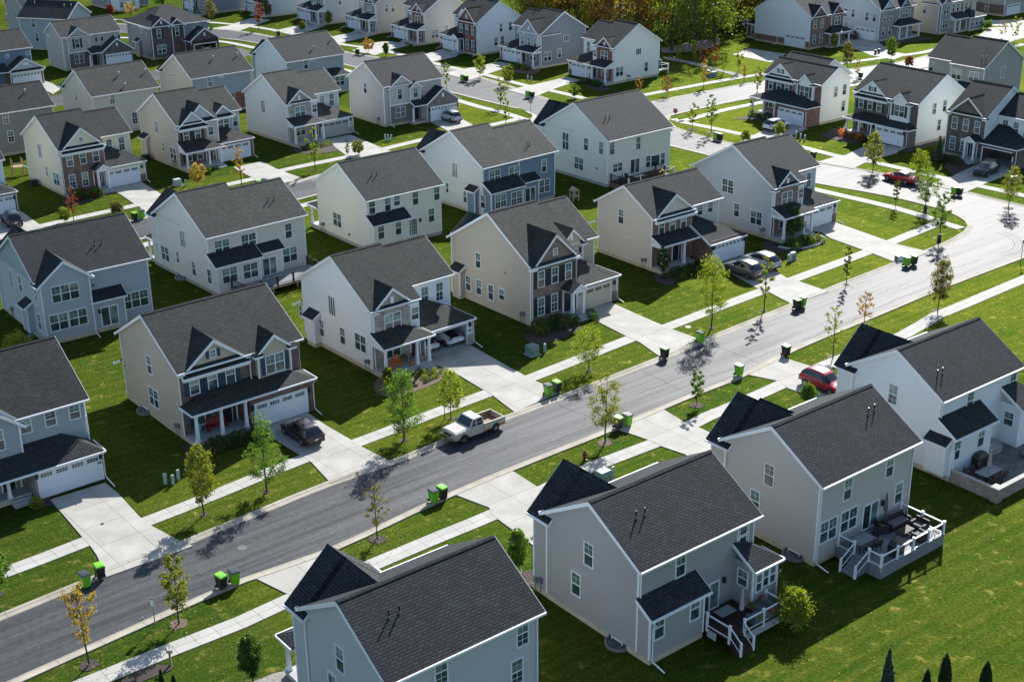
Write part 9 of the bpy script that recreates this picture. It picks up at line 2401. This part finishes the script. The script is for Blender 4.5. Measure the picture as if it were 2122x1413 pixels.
WOODT = [(3.2, 283.6, 15.1, 8.0, 'wgreen', 'green tree at the front edge of the autumn woods, left part', 0), (7.2, 280.7, 12.5, 8.0, 'wgold', 'golden tree at the front edge of the autumn woods, left part', 1), (13.0, 276.7, 16.9, 8.4, 'mixed', 'green and rust tree at the front edge of the autumn woods, left part', 2), (18.3, 275.8, 12.8, 6.0, 'orange', 'orange tree at the front edge of the autumn woods, left part', 3), (21.8, 272.0, 13.0, 6.6, 'olive', 'olive brown tree at the front edge of the autumn woods, middle part', 4), (25.6, 271.4, 14.2, 8.1, 'wgold', 'golden tree at the front edge of the autumn woods, middle part', 5), (31.7, 268.7, 14.5, 7.7, 'green', 'bright green tree at the front edge of the autumn woods, middle part', 6), (35.6, 265.4, 17.0, 8.5, 'wgreen', 'green tree at the front edge of the autumn woods, middle part', 7), (6.4, 290.1, 12.6, 6.6, 'wgreen', 'green tree at the second row of the autumn woods, left part', 8), (7.7, 287.0, 16.0, 6.4, 'wgreen', 'green tree at the second row of the autumn woods, left part', 9), (14.0, 284.9, 13.0, 7.8, 'wgold', 'golden tree at the second row of the autumn woods, left part', 10), (17.7, 283.6, 12.6, 7.1, 'mixed', 'green and rust tree at the second row of the autumn woods, left part', 11), (22.0, 280.0, 16.9, 8.0, 'orange', 'orange tree at the second row of the autumn woods, middle part', 12), (27.7, 279.0, 13.1, 7.0, 'olive', 'olive brown tree at the second row of the autumn woods, middle part', 13), (33.4, 275.2, 12.5, 8.5, 'wgold', 'golden tree at the second row of the autumn woods, middle part', 14), (35.7, 272.6, 15.9, 6.8, 'green', 'bright green tree at the second row of the autumn woods, middle part', 15), (40.3, 269.5, 12.5, 7.5, 'wgreen', 'green tree at the second row of the autumn woods, right part', 16), (5.1, 297.9, 13.3, 8.1, 'wgreen', 'green tree at the middle of the autumn woods, left part', 17), (10.1, 293.8, 12.9, 7.8, 'wgreen', 'green tree at the middle of the autumn woods, left part', 18), (13.2, 292.0, 14.8, 8.1, 'wgold', 'golden tree at the middle of the autumn woods, left part', 19), (19.3, 288.9, 16.6, 6.5, 'mixed', 'green and rust tree at the middle of the autumn woods, left part', 20), (22.3, 287.2, 14.2, 6.2, 'orange', 'orange tree at the middle of the autumn woods, middle part', 21), (27.4, 284.8, 14.9, 6.3, 'olive', 'olive brown tree at the middle of the autumn woods, middle part', 22), (33.2, 283.5, 16.9, 7.6, 'wgold', 'golden tree at the middle of the autumn woods, middle part', 23), (38.2, 279.7, 12.7, 6.1, 'green', 'bright green tree at the middle of the autumn woods, middle part', 24), (41.5, 279.1, 15.5, 8.4, 'wgreen', 'green tree at the middle of the autumn woods, right part', 25), (2.8, 306.1, 15.1, 7.0, 'wgreen', 'green tree at the rear of the autumn woods, left part', 26), (6.7, 304.1, 12.4, 7.6, 'wgreen', 'green tree at the rear of the autumn woods, left part', 27), (12.7, 301.8, 15.6, 7.0, 'wgold', 'golden tree at the rear of the autumn woods, left part', 28), (16.2, 298.9, 14.2, 8.1, 'mixed', 'green and rust tree at the rear of the autumn woods, left part', 29), (19.3, 297.8, 12.1, 7.5, 'orange', 'orange tree at the rear of the autumn woods, left part', 30), (24.2, 293.4, 15.5, 7.2, 'olive', 'olive brown tree at the rear of the autumn woods, middle part', 31), (30.1, 292.6, 13.3, 6.0, 'wgold', 'golden tree at the rear of the autumn woods, middle part', 32), (33.5, 290.0, 13.0, 6.4, 'green', 'bright green tree at the rear of the autumn woods, middle part', 33), (39.7, 286.6, 14.2, 8.2, 'wgreen', 'green tree at the rear of the autumn woods, right part', 34), (42.8, 285.0, 13.0, 7.1, 'wgreen', 'green tree at the rear of the autumn woods, right part', 35), (3.7, 312.5, 12.4, 6.1, 'wgreen', 'green tree at the far rear of the autumn woods, left part', 36), (7.4, 309.2, 15.5, 7.4, 'wgold', 'golden tree at the far rear of the autumn woods, left part', 37), (11.6, 309.5, 12.1, 6.3, 'mixed', 'green and rust tree at the far rear of the autumn woods, left part', 38), (15.5, 304.8, 16.1, 6.6, 'orange', 'orange tree at the far rear of the autumn woods, left part', 39), (19.3, 302.8, 15.1, 7.1, 'olive', 'olive brown tree at the far rear of the autumn woods, left part', 40), (26.0, 301.3, 16.0, 8.4, 'wgold', 'golden tree at the far rear of the autumn woods, middle part', 41), (30.1, 297.6, 14.4, 6.4, 'green', 'bright green tree at the far rear of the autumn woods, middle part', 42), (33.3, 296.8, 15.6, 6.4, 'wgreen', 'green tree at the far rear of the autumn woods, middle part', 43), (38.4, 293.6, 15.5, 7.3, 'wgreen', 'green tree at the far rear of the autumn woods, middle part', 44), (44.4, 291.8, 14.0, 8.0, 'wgold', 'golden tree at the far rear of the autumn woods, right part', 45), (40.2, 299.1, 16.0, 6.4, 'wgold', 'golden tree at the very back of the autumn woods, middle part', 46), (44.5, 299.2, 12.7, 6.4, 'mixed', 'green and rust tree at the very back of the autumn woods, right part', 47), (49.5, 296.3, 16.2, 7.7, 'orange', 'orange tree at the very back of the autumn woods, right part', 48), (54.9, 292.6, 16.7, 6.2, 'olive', 'olive brown tree at the very back of the autumn woods, right part', 49), (57.6, 291.3, 13.5, 7.8, 'wgold', 'golden tree at the very back of the autumn woods, right part', 50), (63.3, 288.2, 16.2, 7.4, 'green', 'bright green tree at the very back of the autumn woods, right part', 51), (42.1, 308.2, 14.4, 6.8, 'green', 'bright green tree at the hidden back of the autumn woods, middle part', 52), (44.7, 305.9, 16.6, 6.3, 'wgreen', 'green tree at the hidden back of the autumn woods, right part', 53), (50.0, 301.1, 13.0, 6.6, 'wgreen', 'green tree at the hidden back of the autumn woods, right part', 54), (54.7, 299.5, 13.8, 7.5, 'wgold', 'golden tree at the hidden back of the autumn woods, right part', 55), (58.4, 299.0, 12.6, 7.3, 'mixed', 'green and rust tree at the hidden back of the autumn woods, right part', 56), (62.6, 294.9, 14.7, 7.1, 'orange', 'orange tree at the hidden back of the autumn woods, right part', 57), (67.8, 292.8, 14.6, 6.4, 'olive', 'olive brown tree at the hidden back of the autumn woods, right part', 58), (44.4, 312.0, 15.4, 8.3, 'olive', 'olive brown tree at the deep back of the autumn woods, right part', 59), (51.4, 308.0, 14.5, 7.9, 'wgold', 'golden tree at the deep back of the autumn woods, right part', 60), (55.5, 307.7, 12.9, 6.2, 'green', 'bright green tree at the deep back of the autumn woods, right part', 61), (58.1, 304.1, 14.8, 7.3, 'wgreen', 'green tree at the deep back of the autumn woods, right part', 62), (64.1, 301.3, 12.9, 6.5, 'wgreen', 'green tree at the deep back of the autumn woods, right part', 63), (48.6, 319.2, 13.3, 8.3, 'wgreen', 'green tree at the deepest part of the autumn woods, right part', 64), (52.5, 317.0, 16.1, 7.0, 'wgold', 'golden tree at the deepest part of the autumn woods, right part', 65), (57.6, 314.6, 15.5, 7.9, 'mixed', 'green and rust tree at the deepest part of the autumn woods, right part', 66), (61.2, 311.1, 15.6, 6.2, 'orange', 'orange tree at the deepest part of the autumn woods, right part', 67), (64.7, 309.4, 12.1, 6.9, 'olive', 'olive brown tree at the deepest part of the autumn woods, right part', 68), (70.3, 306.9, 13.2, 8.4, 'wgold', 'golden tree at the deepest part of the autumn woods, right part', 69), (44.6, 328.2, 16.0, 6.2, 'wgold', 'golden tree at the outermost row of the autumn woods, middle part', 70), (48.3, 326.6, 12.2, 8.3, 'green', 'bright green tree at the outermost row of the autumn woods, right part', 71), (51.3, 324.0, 12.8, 7.2, 'wgreen', 'green tree at the outermost row of the autumn woods, right part', 72), (56.5, 319.8, 16.7, 7.1, 'wgreen', 'green tree at the outermost row of the autumn woods, right part', 73), (61.6, 318.9, 13.8, 6.7, 'wgold', 'golden tree at the outermost row of the autumn woods, right part', 74), (66.5, 316.2, 13.4, 7.8, 'mixed', 'green and rust tree at the outermost row of the autumn woods, right part', 75), (69.3, 312.8, 13.2, 6.1, 'orange', 'orange tree at the outermost row of the autumn woods, right part', 76)]
# ---------------------------------------------------------------- build houses
for a in HOUSES: build_house('two_storey_house', *a)
for (x, y, h_, w_, lf, lab, sd) in WOODT: wood_tree(x, y, h_, w_, lf, lab, sd)

# ---------------------------------------------------------------- light, sky, camera
AZ, EL = Q(18.3), Q(33)          # sun stands beyond the scene, a little to the right
d = Vector((math.sin(AZ)*math.cos(EL), math.cos(AZ)*math.cos(EL), math.sin(EL)))
sl = bpy.data.lights.new('sun', 'SUN'); sl.energy = 4.8; sl.angle = Q(.5); sl.color = (1, .975, .94)
so = link('sun', sl, None, (0, 0, 120)); so.rotation_euler = (-d).to_track_quat('-Z', 'Y').to_euler()
w = bpy.data.worlds.new('World'); S.world = w; w.use_nodes = True; nt = w.node_tree
sk = nt.nodes.new('ShaderNodeTexSky'); sk.sky_type = 'NISHITA'; sk.sun_disc = False; sk.sun_elevation = EL; sk.sun_rotation = AZ; sk.air_density = 1.; sk.dust_density = .6; sk.ozone_density = 1.6
nt.links.new(sk.outputs[0], nt.nodes['Background'].inputs[0]); nt.nodes['Background'].inputs[1].default_value = .10
S.view_settings.view_transform = 'Standard'; S.view_settings.look = 'None'; S.view_settings.exposure = 0.95; S.view_settings.gamma = 1
cd = bpy.data.cameras.new('camera'); co = link('camera', cd); S.camera = co
f, pitch, roll = CAM
cd.sensor_width = 36; cd.lens = 36*f/2122; cd.clip_end = 3000; cd.clip_start = 1
co.matrix_world = Matrix.Translation((0, 0, 51)) @ Matrix.Rotation(math.pi/2-pitch, 4, 'X') @ Matrix.Rotation(roll, 4, 'Z')
S.cycles.max_bounces = 6; S.cycles.diffuse_bounces = 3; S.cycles.transparent_max_bounces = 4
